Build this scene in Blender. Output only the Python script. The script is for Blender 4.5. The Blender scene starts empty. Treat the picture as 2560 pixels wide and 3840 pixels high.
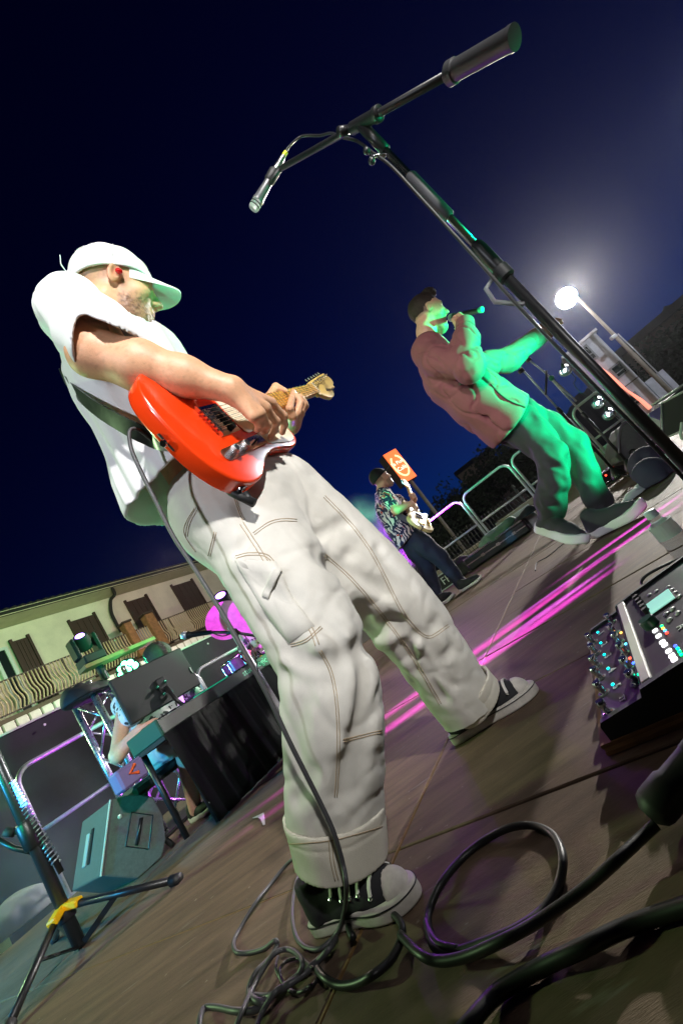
import bpy, math, random
import numpy as np
from mathutils import Vector, Matrix
from mathutils.bvhtree import BVHTree

# ------------------------------------------------------------------ camera, world, lights, exposure
scene = bpy.context.scene
CH = 0.44                                   # camera height above the stage deck
ROLL, PITCH = math.radians(35.8), math.radians(12.1)
FPX = 1665.0                                # focal length in photo pixels (2560 x 3840)
_fw = np.array([0, math.cos(PITCH), math.sin(PITCH)])
_r0 = np.array([1.0, 0, 0]); _u0 = np.cross(_r0, _fw)
_right = math.cos(ROLL) * _r0 - math.sin(ROLL) * _u0
_up = math.sin(ROLL) * _r0 + math.cos(ROLL) * _u0
RC = np.array([_right, _up, _fw]); CAM = np.array([0, 0, CH])
cd = bpy.data.cameras.new('camera'); cam = bpy.data.objects.new('camera', cd)
scene.collection.objects.link(cam); scene.camera = cam
cd.sensor_fit = 'VERTICAL'; cd.sensor_height = 36; cd.lens = 36 * FPX / 3840
cd.clip_start = 0.02; cd.clip_end = 3000
cam.matrix_world = Matrix(((_right[0], _up[0], -_fw[0], 0), (_right[1], _up[1], -_fw[1], 0), (_right[2], _up[2], -_fw[2], CH), (0, 0, 0, 1)))

world = bpy.data.worlds.new('World'); scene.world = world; world.use_nodes = True
wn = world.node_tree.nodes; wl = world.node_tree.links
bg = wn['Background']
sky = wn.new('ShaderNodeTexSky'); sky.sky_type = 'NISHITA'; sky.sun_disc = False
sky.sun_elevation = math.radians(-5.0); sky.sun_rotation = math.radians(25); sky.air_density = 1.0; sky.ozone_density = 6.0; sky.dust_density = 0.2
tint = wn.new('ShaderNodeMix'); tint.data_type = 'RGBA'; tint.blend_type = 'MULTIPLY'; tint.inputs[0].default_value = 1; tint.inputs[7].default_value = (.06, .85, 1.25, 1); wl.new(sky.outputs[0], tint.inputs[6]); wl.new(tint.outputs[2], bg.inputs[0]); bg.inputs[1].default_value = 1.2
vs = scene.view_settings; vs.view_transform = 'Standard'; vs.look = 'None'; vs.exposure = 0; vs.gamma = 1
scene.cycles.use_denoising = True
scene.cycles.max_bounces = 6
scene.cycles.sample_clamp_indirect = 4

SU = np.array([.903, -.43, 0]); SV = np.array([.43, .903, 0])     # stage axes: along the back edge, and away from it
def uv(u, v, z=0.0): return SU * u + SV * v + np.array([0, 0, z])
def ray(x, y): return np.array([(x - 1280) / FPX, -(y - 1920) / FPX, 1.0]) @ RC
def P(x, y, Y): d = ray(x, y); return CAM + d * (Y / d[1])
def PZ(x, y, z=0.0): d = ray(x, y); return CAM + d * ((z - CH) / d[2])
def PPL(x, y, n, off):
    d = ray(x, y); n = np.asarray(n, float); return CAM + d * ((off - CAM @ n) / (d @ n))
def PU(x, y, u): return PPL(x, y, SU, u)
def PV(x, y, v): return PPL(x, y, SV, v)

def aim(o, p, t, up=(0, 0, 1)):
    p = Vector(p); t = Vector(t); o.location = p
    o.rotation_euler = (t - p).to_track_quat('-Z', 'Y').to_euler()
def lamp(name, kind, p, t, energy, color=(1, 1, 1), size=0.1, angle=40, blend=0.5, parent=None):
    L = bpy.data.lights.new(name, kind); L.energy = energy; L.color = color
    if kind == 'SPOT': L.spot_size = math.radians(angle); L.spot_blend = blend; L.shadow_soft_size = size
    elif kind == 'AREA': L.size = size
    else: L.shadow_soft_size = size
    o = bpy.data.objects.new(name, L); scene.collection.objects.link(o); aim(o, p, t)
    return o
# front-of-house white stage light, high to the camera's right
lamp('front_spot', 'SPOT', (1.9, -2.2, 3.1), (-.2, 1.1, 1.2), 1250, (1, .98, .955), .10, 31, .9)
# second, cooler front-of-house light from the camera's left
lamp('front_spot_cool', 'SPOT', (-2.2, -3.0, 2.4), (-.25, 1.1, 1.2), 460, (.86, .90, 1), .12, 26, .8)
# floodlight on the lamp post beyond the stage
_L = P(2122, 1118, 24.0)
lamp('floodlight', 'SPOT', _L + np.array([0, -.3, 0]), (0, 2.0, .6), 65000, (1, .95, .88), .25, 70, .5)
# green washes: on the singer from stage right, and from the round LED light on the truss
lamp('green_wash', 'SPOT', (3.3, 1.75, .22), (1.45, 2.88, .92), 3400, (.0, 1, .34), .05, 37, .35)
lamp('front_spot_back', 'SPOT', (.3, -2.6, 3.0), (.95, 3.6, 1.0), 520, (1, .95, .90), .10, 22, .7)
lamp('green_low', 'SPOT', (1.6, .5, .35), (-.05, 1.15, 1.6), 110, (.0, 1, .40), .04, 26, .6)
lamp('green_par', 'SPOT', PU(500, 2515, -3.25), (-.3, 1.2, .9), 240, (.05, 1, .42), .05, 70, .6)
lamp('green_left', 'SPOT', (-2.3, .3, 1.5), (-2.15, 2.75, .3), 160, (.0, 1, .40), .05, 22, .7)
lamp('cyan_left', 'SPOT', (-3.6, .6, 1.2), (-2.4, 2.7, .25), 420, (.05, .5, 1), .05, 60, .7)
# violet washes: from the back of the stage and from the floor by the drums
lamp('violet_wash', 'SPOT', uv(-3.4, 6.2, 1.9), uv(-.3, 2.6, .6), 160, (.45, .05, 1), .08, 36, .6)
lamp('magenta_drums', 'SPOT', (-.25, 3.1, .45), P(900, 2330, 4.35), 420, (.85, .02, 1), .04, 50, .6)
lamp('violet_truss', 'SPOT', uv(-2.95, 2.5, .15), uv(-3.5, 2.0, .7), 200, (.6, .05, 1), .03, 90, .6)
lamp('violet_deck', 'SPOT', uv(-2.0, 4.2, 1.6), uv(-1.5, 1.9, 0), 60, (.6, .1, 1), .05, 45, .8)
# unseen point lights added to brighten the house front
lamp('street_lamp_house', 'POINT', uv(-9.0, -1.0, 4.0), (0, 0, 0), 1300, (.60, 1, .46), .2)
lamp('street_lamp_house', 'POINT', uv(-9.5, 9.0, 4.5), (0, 0, 0), 700, (1, .82, .70), .2)
lamp('street_lamp_tower', 'POINT', uv(11.0, 21.0, 7.5), (0, 0, 0), 2600, (.86, .90, 1), .3)  # added point light that brightens the tower front; no lamp stands there
# narrow violet beams skimming the deck from low floor lights beyond the right-hand edge
for _x, _y, _z, _t, _a, _e, _c in ((3.3, 1.93, .27, (.30, 1.96, 0), 2.3, 26000, (.80, .06, 1)), (3.3, 2.02, .27, (.40, 2.05, 0), 1.9, 30000, (.62, .10, 1)), (3.3, 1.97, .27, (-.25, 2.00, 0), 2.0, 30000, (.85, .08, 1)), (3.4, 2.22, .27, (.20, 2.20, 0), 2.2, 28000, (.85, .05, .9)), (3.4, 2.30, .27, (.55, 2.30, 0), 1.9, 22000, (.55, .12, 1)), (3.4, 2.26, .27, (-.35, 2.24, 0), 1.9, 26000, (.80, .06, 1)),
                                   (3.5, 2.10, .24, (.95, 2.24, 0), 2.2, 16000, (.8, .06, 1)), (3.5, 2.25, .24, (1.15, 2.42, 0), 2.2, 16000, (.75, .1, 1)), (5.2, 5.65, .27, (1.4, 5.62, 0), 2.0, 26000, (.8, .06, 1)), (5.2, 5.8, .27, (1.0, 5.74, 0), 1.4, 22000, (.7, .06, 1))):
    lamp('floor_beam', 'SPOT', (_x, _y, _z), _t, _e, _c, .012, _a, 1.0)
# violet and green lights in the smoke behind the bass player
lamp('violet_smoke', 'SPOT', uv(-4.2, 5.6, .4), P(1430, 2110, 7.4), 16000, (.55, .03, 1), .05, 30, .6)
lamp('green_smoke', 'SPOT', uv(-4.2, 6.0, 1.6), P(1370, 1960, 7.4), 1000, (.0, 1, .45), .05, 40, .6)


# ------------------------------------------------------------------ helpers
col = scene.collection
random.seed(7); rng = np.random.default_rng(7)
MATS = {}
def srgb(r, g, b):
    f = lambda c: c / 12.92 if c <= .04045 else ((c + .055) / 1.055) ** 2.4
    return (f(r / 255), f(g / 255), f(b / 255))
def mat(name, color, rough=0.5, metal=0.0, var=0.0, scale=20.0, bump=0.0, bscale=200.0, emit=None, estr=1.0, spec=0.5, vcol=False, coat=0.0, trans=0.0, sheen=0.0, stretch=None, alpha=1.0, sss=0.0, world_co=False):
    if name in MATS: return MATS[name]
    m = bpy.data.materials.new(name); m.use_nodes = True; nt = m.node_tree; b = nt.nodes['Principled BSDF']
    N = nt.nodes.new; L = nt.links.new
    b.inputs['Base Color'].default_value = (*color, 1); b.inputs['Roughness'].default_value = rough; b.inputs['Metallic'].default_value = metal
    b.inputs['Specular IOR Level'].default_value = spec; b.inputs['Coat Weight'].default_value = coat; b.inputs['Transmission Weight'].default_value = trans
    b.inputs['Sheen Weight'].default_value = sheen; b.inputs['Alpha'].default_value = alpha
    if sss: b.inputs['Subsurface Weight'].default_value = sss; b.inputs['Subsurface Radius'].default_value = (.012, .005, .003); b.inputs['Subsurface Scale'].default_value = 1
    src = None
    tc = N('ShaderNodeTexCoord'); co = N('ShaderNodeNewGeometry').outputs['Position'] if world_co else tc.outputs['Object']
    if stretch:
        mp = N('ShaderNodeMapping'); mp.inputs['Scale'].default_value = stretch; L(co, mp.inputs[0]); co = mp.outputs[0]
    if vcol:
        a = N('ShaderNodeVertexColor'); a.layer_name = 'Col'; src = a.outputs[0]
    if var:
        n = N('ShaderNodeTexNoise'); n.inputs['Scale'].default_value = scale; n.inputs['Detail'].default_value = 6; n.inputs['Roughness'].default_value = .65; L(co, n.inputs['Vector'])
        r = N('ShaderNodeMapRange'); r.inputs[1].default_value = .3; r.inputs[2].default_value = .7; r.inputs[3].default_value = 1 - var; r.inputs[4].default_value = 1 + var; L(n.outputs[0], r.inputs[0])
        mx = N('ShaderNodeMix'); mx.data_type = 'RGBA'; mx.blend_type = 'MULTIPLY'; mx.inputs[0].default_value = 1
        if src is None: mx.inputs[6].default_value = (*color, 1)
        else: L(src, mx.inputs[6])
        L(r.outputs[0], mx.inputs[7]); src = mx.outputs[2]
        rr = N('ShaderNodeMapRange'); rr.inputs[3].default_value = max(0, rough - .12); rr.inputs[4].default_value = min(1, rough + .12); L(n.outputs[0], rr.inputs[0]); L(rr.outputs[0], b.inputs['Roughness'])
    if src is not None: L(src, b.inputs['Base Color'])
    if bump:
        n2 = N('ShaderNodeTexNoise'); n2.inputs['Scale'].default_value = bscale; n2.inputs['Detail'].default_value = 4; L(co, n2.inputs['Vector'])
        bp = N('ShaderNodeBump'); bp.inputs['Strength'].default_value = bump; bp.inputs['Distance'].default_value = .01; L(n2.outputs[0], bp.inputs['Height']); L(bp.outputs[0], b.inputs['Normal'])
    if emit is not None:
        b.inputs['Emission Color'].default_value = (*emit, 1); b.inputs['Emission Strength'].default_value = estr
    MATS[name] = m; return m

def setup(o, label=None, cat=None, group=None, kind=None):
    if label: o['label'] = label
    if cat: o['category'] = cat
    if group: o['group'] = group
    if kind: o['kind'] = kind
    return o
def empty(name, loc=(0, 0, 0), label=None, cat=None, group=None, rz=0.0):
    o = bpy.data.objects.new(name, None); col.objects.link(o); o.location = [float(t) for t in loc]; o.rotation_euler = (0, 0, rz); o.empty_display_size = .1
    return setup(o, label, cat, group)
def mkmesh(name, V, F, m, parent=None, smooth=False, vc=None):
    me = bpy.data.meshes.new(name); V = np.asarray(V, float)
    if isinstance(F, np.ndarray) and F.ndim == 2:
        k = F.shape[1]; me.vertices.add(len(V)); me.vertices.foreach_set('co', V.astype(np.float32).ravel())
        me.loops.add(F.size); me.loops.foreach_set('vertex_index', F.astype(np.int32).ravel())
        me.polygons.add(len(F)); me.polygons.foreach_set('loop_start', np.arange(0, F.size, k, dtype=np.int32)); me.polygons.foreach_set('loop_total', np.full(len(F), k, np.int32)); me.update(calc_edges=True); me.validate()
    else: me.from_pydata([tuple(map(float, v)) for v in V], [], [tuple(map(int, f)) for f in F]); me.update()
    if smooth: me.polygons.foreach_set('use_smooth', np.ones(len(me.polygons), bool))
    if vc is not None:
        a = me.color_attributes.new('Col', 'FLOAT_COLOR', 'POINT'); a.data.foreach_set('color', np.hstack([np.asarray(vc, np.float32), np.ones((len(vc), 1), np.float32)]).ravel())
    if m is not None: me.materials.append(m)
    o = bpy.data.objects.new(name, me); col.objects.link(o)
    if parent is not None:
        o.parent = parent; o.matrix_parent_inverse = world_of(parent).inverted()
    return o
def world_of(o):
    M = Matrix.LocRotScale(o.location, o.rotation_euler, o.scale)
    if o.parent is not None: M = world_of(o.parent) @ o.matrix_parent_inverse @ M
    return M
def nrm(v): v = np.asarray(v, float); return v / (np.linalg.norm(v) + 1e-12)
def frame_from(z, x=(1, 0, 0)):
    z = nrm(z); x = np.asarray(x, float)
    if abs(z @ nrm(x)) > .95: x = np.array([0, 1., 0]) if abs(z[1]) < .9 else np.array([0, 0, 1.])
    y = nrm(np.cross(z, x)); x = np.cross(y, z); return np.array([x, y, z])       # rows
def smooth_path(pts, n=8, closed=False):
    pts = np.asarray(pts, float); out = []; N = len(pts)
    for i in range(N - (0 if closed else 1)):
        p0, p1, p2, p3 = (pts[(i - 1) % N] if closed or i > 0 else pts[0]), pts[i], pts[(i + 1) % N], (pts[(i + 2) % N] if closed or i + 2 < N else pts[-1])
        for t in np.arange(n) / n:
            out.append(.5 * ((2 * p1) + (-p0 + p2) * t + (2 * p0 - 5 * p1 + 4 * p2 - p3) * t * t + (-p0 + 3 * p1 - 3 * p2 + p3) * t ** 3))
    if not closed: out.append(pts[-1])
    return np.array(out)
class MB:
    def __init__(s): s.V = []; s.F = []
    def add(s, V, F):
        o = len(s.V); s.V += [tuple(map(float, v)) for v in V]; s.F += [tuple(int(i) + o for i in f) for f in F]; return s
    def box(s, c, size, R=None, bev=0.0):
        c = np.asarray(c, float); h = np.asarray(size, float) / 2; R = np.eye(3) if R is None else np.asarray(R, float)
        if bev <= 0:
            V = [c + np.array([a * h[0], b * h[1], d * h[2]]) @ R for a in (-1, 1) for b in (-1, 1) for d in (-1, 1)]
            F = [(0, 1, 3, 2), (4, 6, 7, 5), (0, 4, 5, 1), (2, 3, 7, 6), (0, 2, 6, 4), (1, 5, 7, 3)]
            return s.add(V, F)
        g = h - bev; V = []; idx = {}
        for a in (-1, 1):
            for b in (-1, 1):
                for d in (-1, 1):
                    for ax in range(3):
                        q = np.array([a, b, d]) * g; q[ax] = (a, b, d)[ax] * h[ax]; idx[(a, b, d, ax)] = len(V); V.append(c + q @ R)
        F = []
        for ax in range(3):
            o1, o2 = [(1, 2), (2, 0), (0, 1)][ax]
            for sg in (-1, 1):
                cor = []
                for b, d in ((-1, -1), (1, -1), (1, 1), (-1, 1)):
                    k = [0, 0, 0]; k[ax] = sg; k[o1] = b; k[o2] = d; cor.append(idx[(*k, ax)])
                F.append(cor if sg > 0 else cor[::-1])
            for b in (-1, 1):
                for d in (-1, 1):
                    k0 = [0, 0, 0]; k0[ax] = -1; k0[o1] = b; k0[o2] = d; k1 = list(k0); k1[ax] = 1
                    q = [idx[(*k0, o1)], idx[(*k1, o1)], idx[(*k1, o2)], idx[(*k0, o2)]]; F.append(q if b * d > 0 else q[::-1])
        for a in (-1, 1):
            for b in (-1, 1):
                for d in (-1, 1):
                    t = [idx[(a, b, d, 0)], idx[(a, b, d, 1)], idx[(a, b, d, 2)]]; F.append(t if a * b * d > 0 else t[::-1])
        return s.add(V, F)
    def tube(s, pts, r, n=8, closed=False, caps=True, flat=None):
        pts = np.asarray(pts, float); N = len(pts); r = np.broadcast_to(np.asarray(r, float), (N,))
        T = np.gradient(pts, axis=0) if not closed else np.roll(pts, -1, 0) - np.roll(pts, 1, 0)
        T /= np.linalg.norm(T, axis=1)[:, None] + 1e-12
        x = frame_from(T[0])[0] if flat is None else None; V = []
        for i in range(N):
            if flat is not None: x = np.asarray(flat[i] if np.ndim(flat) > 1 else flat, float)
            x = nrm(x - T[i] * (x @ T[i])); y = np.cross(T[i], x)
            for k in range(n):
                a = 2 * math.pi * k / n; V.append(pts[i] + r[i] * (math.cos(a) * x + math.sin(a) * y))
        F = []
        for i in range(N if closed else N - 1):
            j = (i + 1) % N
            for k in range(n): F.append((i * n + k, i * n + (k + 1) % n, j * n + (k + 1) % n, j * n + k))
        if caps and not closed: F += [tuple(range(n))[::-1], tuple((N - 1) * n + k for k in range(n))]
        return s.add(V, F)
    def cyl(s, a, b, r, r2=None, n=16): return s.tube([a, b], [r, r if r2 is None else r2], n)
    def lathe(s, base, axis, prof, n=24, x=(1, 0, 0)):
        R = frame_from(axis, x); base = np.asarray(base, float); V = []
        for rr, h in prof:
            for k in range(n):
                a = 2 * math.pi * k / n; V.append(base + rr * (math.cos(a) * R[0] + math.sin(a) * R[1]) + h * R[2])
        F = []; m = len(prof)
        for i in range(m - 1):
            for k in range(n): F.append((i * n + k, i * n + (k + 1) % n, (i + 1) * n + (k + 1) % n, (i + 1) * n + k))
        F += [tuple(range(n))[::-1], tuple((m - 1) * n + k for k in range(n))]
        return s.add(V, F)
    def prism(s, poly, o, X, Y, Z, h0, h1, bev=0.0):
        """extrude the outline poly (2D) from h0 to h1 along Z, with an optional edge bevel on the h1 side and h0 side"""
        poly = np.asarray(poly, float); o = np.asarray(o, float); n = len(poly); X, Y, Z = map(lambda t: np.asarray(t, float), (X, Y, Z))
        if bev:
            t = np.roll(poly, -1, 0) - np.roll(poly, 1, 0); nn = np.stack([t[:, 1], -t[:, 0]], 1); nn /= np.linalg.norm(nn, axis=1)[:, None] + 1e-9
            area = np.sum(poly[:, 0] * np.roll(poly[:, 1], -1) - np.roll(poly[:, 0], -1) * poly[:, 1]); nn *= np.sign(area)
            rings = []; sg = np.sign(h1 - h0)
            for k in range(4): a = math.pi / 2 * k / 3; rings.append((poly - nn * bev * (1 - math.sin(a)), h0 + sg * bev * (1 - math.cos(a))))
            for k in range(4): a = math.pi / 2 * k / 3; rings.append((poly - nn * bev * (1 - math.cos(a)), h1 - sg * bev * (1 - math.sin(a))))
        else: rings = [(poly, h0), (poly, h1)]
        V = [o + q[0] * X + q[1] * Y + h * Z for pl, h in rings for q in pl]; F = []; m = len(rings)
        for i in range(m - 1):
            for k in range(n): F.append((i * n + k, i * n + (k + 1) % n, (i + 1) * n + (k + 1) % n, (i + 1) * n + k))
        F += [tuple(range(n))[::-1], tuple((m - 1) * n + k for k in range(n))]
        return s.add(V, F)
    def sphere(s, c, r, n=12, R=None):
        c = np.asarray(c, float); r = np.broadcast_to(np.asarray(r, float), (3,)); R = np.eye(3) if R is None else R; V = [c + np.array([0, 0, -r[2]]) @ R]; m = n // 2
        for i in range(1, m):
            a = math.pi * i / m - math.pi / 2
            for k in range(n): b = 2 * math.pi * k / n; V.append(c + np.array([r[0] * math.cos(a) * math.cos(b), r[1] * math.cos(a) * math.sin(b), r[2] * math.sin(a)]) @ R)
        V.append(c + np.array([0, 0, r[2]]) @ R); F = [(0, 1 + (k + 1) % n, 1 + k) for k in range(n)]
        for i in range(m - 2):
            for k in range(n): F.append((1 + i * n + k, 1 + i * n + (k + 1) % n, 1 + (i + 1) * n + (k + 1) % n, 1 + (i + 1) * n + k))
        e = len(V) - 1; F += [(e, 1 + (m - 2) * n + k, 1 + (m - 2) * n + (k + 1) % n) for k in range(n)]
        return s.add(V, F)
    def build(s, name, m, parent=None, smooth=False, label=None, cat=None, group=None, kind=None):
        o = mkmesh(name, s.V, s.F, m, parent, smooth)
        if smooth == 'auto': smooth_by_angle(o)
        return setup(o, label, cat, group, kind)
def smooth_by_angle(o, ang=40):
    me = o.data; me.polygons.foreach_set('use_smooth', np.ones(len(me.polygons), bool))
    import bmesh
    bm = bmesh.new(); bm.from_mesh(me); th = math.radians(ang)
    for e in bm.edges:
        if len(e.link_faces) == 2 and e.calc_face_angle(0) > th: e.smooth = False
    bm.to_mesh(me); bm.free()
def copy_tree(o, parent=None, dl=None, label=None):
    c = o.copy(); col.objects.link(c)
    if parent is not None: c.parent = parent
    elif dl is not None: c.location = Vector(o.location) + Vector([float(t) for t in dl])
    if label: c['label'] = label
    for ch in list(o.children): copy_tree(ch, c)
    return c
def copy_at(o, loc, rz=None, label=None):
    c = copy_tree(o, None, None, label); c.location = [float(t) for t in loc]
    if rz is not None: c.rotation_euler = (0, 0, rz)
    return c
def text_mesh(name, s, size, o, X, Y, m, parent=None, ext=0.0006, align='CENTER', label=None):
    cu = bpy.data.curves.new(name, 'FONT'); cu.body = s; cu.size = size; cu.extrude = ext; cu.align_x = align; cu.align_y = 'CENTER'; cu.resolution_u = 3
    t = bpy.data.objects.new(name, cu); col.objects.link(t); bpy.context.view_layer.update()
    me = bpy.data.meshes.new_from_object(t.evaluated_get(bpy.context.evaluated_depsgraph_get())); bpy.data.objects.remove(t)
    V = np.array([v.co[:] for v in me.vertices]); F = [tuple(p.vertices) for p in me.polygons]; X = nrm(X); Y = nrm(Y); Z = np.cross(X, Y)
    V = np.asarray(o) + V[:, :1] * X + V[:, 1:2] * Y + V[:, 2:3] * Z
    return setup(mkmesh(name, V, F, m, parent), label)

# ---------------------------------------------------------------- signed-distance modelling (people, cloth, shoes)
f32 = np.float32
def A(*v): return np.array(v, f32)
def cap(p, a, b, ra, rb=None, m=None, s=1.0):
    rb = ra if rb is None else rb; a = np.asarray(a, f32); b = np.asarray(b, f32); q = p - a; ba = b - a
    if m is not None: m = nrm(m).astype(f32); q = q + np.outer(q @ m, m) * (s - 1); ba = ba + m * (ba @ m) * (s - 1)
    t = np.clip((q @ ba) / (ba @ ba + 1e-9), 0, 1); q -= t[:, None] * ba
    return np.sqrt(np.einsum('ij,ij->i', q, q)) - (ra + (rb - ra) * t)
def ell(p, c, r, R=None):
    q = p - np.asarray(c, f32); q = q if R is None else q @ np.asarray(R, f32).T
    r = np.asarray(r, f32); k0 = np.sqrt(((q / r) ** 2).sum(1)); k1 = np.sqrt(((q / (r * r)) ** 2).sum(1)) + 1e-6
    return k0 * (k0 - 1) / k1
def rbox(p, c, h, R=None, r=0.01):
    q = p - np.asarray(c, f32); q = q if R is None else q @ np.asarray(R, f32).T
    q = np.abs(q) - (np.asarray(h, f32) - r); return np.sqrt((np.maximum(q, 0) ** 2).sum(1)) + np.minimum(q.max(1), 0) - r
def smin(a, b, k):
    h = np.clip(.5 + .5 * (b - a) / k, 0, 1); return b + (a - b) * h - k * h * (1 - h)
def smax(a, b, k): return -smin(-a, -b, k)
def chain(p, pts, rad, k=0.0, m=None, s=1.0):
    d = None
    for i in range(len(pts) - 1):
        e = cap(p, pts[i], pts[i + 1], rad[i], rad[i + 1], m, s); d = e if d is None else (smin(d, e, k) if k else np.minimum(d, e))
    return d
_H = rng.random((64, 64, 64)).astype(f32)
def vnoise(p, sc, off=0.0):
    q = p * f32(sc) + f32(off) + f32(1000.0); i = np.floor(q).astype(np.int32); f = q - i; f = f * f * (3 - 2 * f); i &= 63; j = (i + 1) & 63
    x0, y0, z0 = i.T; x1, y1, z1 = j.T; fx, fy, fz = f.T
    l = lambda a, b, t: a + (b - a) * t
    return l(l(l(_H[x0, y0, z0], _H[x1, y0, z0], fx), l(_H[x0, y1, z0], _H[x1, y1, z0], fx), fy), l(l(_H[x0, y0, z1], _H[x1, y0, z1], fx), l(_H[x0, y1, z1], _H[x1, y1, z1], fx), fy), fz) * 2 - 1
def sdf_mesh(fn, lo, hi, vox, margin=0.02):
    lo = np.asarray(lo, float); hi = np.asarray(hi, float); B = 6
    nb = np.ceil((hi - lo) / (vox * B)).astype(int); n = nb * B + 1
    g = [lo[a] + vox * B * (np.arange(nb[a]) + .5) for a in range(3)]
    cc = np.stack(np.meshgrid(*g, indexing='ij'), -1).reshape(-1, 3).astype(f32); dc = fn(cc)
    act = np.abs(dc) < vox * B * .87 * 1.35 + margin
    vals = np.repeat(np.repeat(np.repeat(np.sign(dc).reshape(nb), B, 0), B, 1), B, 2).astype(f32)
    vals = np.pad(vals, ((0, 1),) * 3, mode='edge') * 9
    bi = np.argwhere(act.reshape(nb)); loc = np.stack(np.meshgrid(*[np.arange(B + 1)] * 3, indexing='ij'), -1).reshape(-1, 3)
    for s in range(0, len(bi), 1500):
        ix = (bi[s:s + 1500, None, :] * B + loc[None]).reshape(-1, 3); pts = (lo + ix * vox).astype(f32); vals[ix[:, 0], ix[:, 1], ix[:, 2]] = fn(pts)
    ins = vals < 0
    cs = sum(ins[a:n[0] - 1 + a, b:n[1] - 1 + b, c:n[2] - 1 + c].astype(np.int8) for a in (0, 1) for b in (0, 1) for c in (0, 1))
    ac = np.argwhere((cs > 0) & (cs < 8)); idx = np.full(cs.shape, -1, np.int32); idx[tuple(ac.T)] = np.arange(len(ac))
    cv = {(a, b, c): vals[ac[:, 0] + a, ac[:, 1] + b, ac[:, 2] + c] for a in (0, 1) for b in (0, 1) for c in (0, 1)}
    S = np.zeros((len(ac), 3)); cnt = np.zeros(len(ac))
    for ax in range(3):
        for b in (0, 1):
            for c in (0, 1):
                k0 = [b, c]; k0.insert(ax, 0); k1 = [b, c]; k1.insert(ax, 1); v0 = cv[tuple(k0)]; v1 = cv[tuple(k1)]; m = (v0 < 0) != (v1 < 0)
                t = np.where(m, v0 / np.where(m, v0 - v1, 1), 0); q = np.tile(np.array(k0, float), (len(ac), 1)); q[:, ax] = t; S[m] += q[m]; cnt[m] += 1
    V = lo + (ac + S / cnt[:, None]) * vox; F = []
    for ax in range(3):
        o1, o2 = [(1, 2), (2, 0), (0, 1)][ax]; s0 = [slice(1, -1)] * 3; s1 = [slice(1, -1)] * 3; s0[ax] = slice(0, -1); s1[ax] = slice(1, None)
        a = ins[tuple(s0)]; b = ins[tuple(s1)]; e = np.argwhere(a != b); st = a[tuple(e.T)]; e = e + 1; e[:, ax] -= 1
        e1 = e.copy(); e1[:, o1] -= 1; e2 = e1.copy(); e2[:, o2] -= 1; e3 = e.copy(); e3[:, o2] -= 1
        q = np.stack([idx[tuple(x.T)] for x in (e, e1, e2, e3)], 1); q[~st] = q[~st][:, ::-1]; F.append(q)
    F = np.vstack(F); F = F[(F >= 0).all(1)]
    return V, F
def relax(V, F, it=2, lam=.5):
    E = np.vstack([F[:, [0, 1]], F[:, [1, 2]], F[:, [2, 3]], F[:, [3, 0]]])
    for _ in range(it):
        S = np.zeros_like(V); c = np.zeros(len(V)); np.add.at(S, E[:, 0], V[E[:, 1]]); np.add.at(S, E[:, 1], V[E[:, 0]]); np.add.at(c, E[:, 0], 1); np.add.at(c, E[:, 1], 1)
        V = V * (1 - lam) + lam * S / np.maximum(c, 1)[:, None]
    return V
def snap(V, fn, steps=2, h=.0015):
    for _ in range(steps):
        p = V.astype(f32); d = fn(p); g = np.stack([(fn(p + A(*e)) - fn(p - A(*e))) / (2 * h) for e in np.eye(3) * h], 1); g2 = (g * g).sum(1) + 1e-6
        V = V - np.clip(d / g2, -.01, .01)[:, None] * g
    return V
def sdf_obj(name, fn, lo, hi, vox, m, parent=None, it=1, color=None, extra=None, margin=.02):
    V, F = sdf_mesh(fn, lo, hi, vox, margin)
    if it: V = relax(V, F, it)
    if extra:
        for (f2, l2, h2, v2) in extra:
            V2, F2 = sdf_mesh(f2, l2, h2, v2, margin); V2 = relax(V2, F2, it); F = np.vstack([F, F2 + len(V)]); V = np.vstack([V, V2])
    vc = color(V.astype(f32)) if color else None
    return mkmesh(name, V, F, m, parent, True, vc)
def bvh_of(*objs):
    V = []; F = []
    for o in objs:
        M = world_of(o); b = len(V); V += [M @ v.co for v in o.data.vertices]; F += [tuple(i + b for i in p.vertices) for p in o.data.polygons]
    return BVHTree.FromPolygons(V, F)
def drape(bvh, px, off=.002, n=6, raw=False):
    """photo-pixel polyline -> points lying on the surface the camera ray meets"""
    q = smooth_path(np.array(px, float), n) if len(px) > 2 else np.linspace(px[0], px[1], n * 2); out = []; ns = []
    for x, y in q:
        d = nrm(ray(x, y)); h = bvh.ray_cast(Vector(CAM), Vector(d))
        if h[0] is not None: out.append(np.array(h[0]) + off * np.array(h[1]) * (1 if h[1].dot(Vector(d)) < 0 else -1)); ns.append(np.array(h[1]))
    return (np.array(out), np.array(ns)) if raw else np.array(out)

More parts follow.
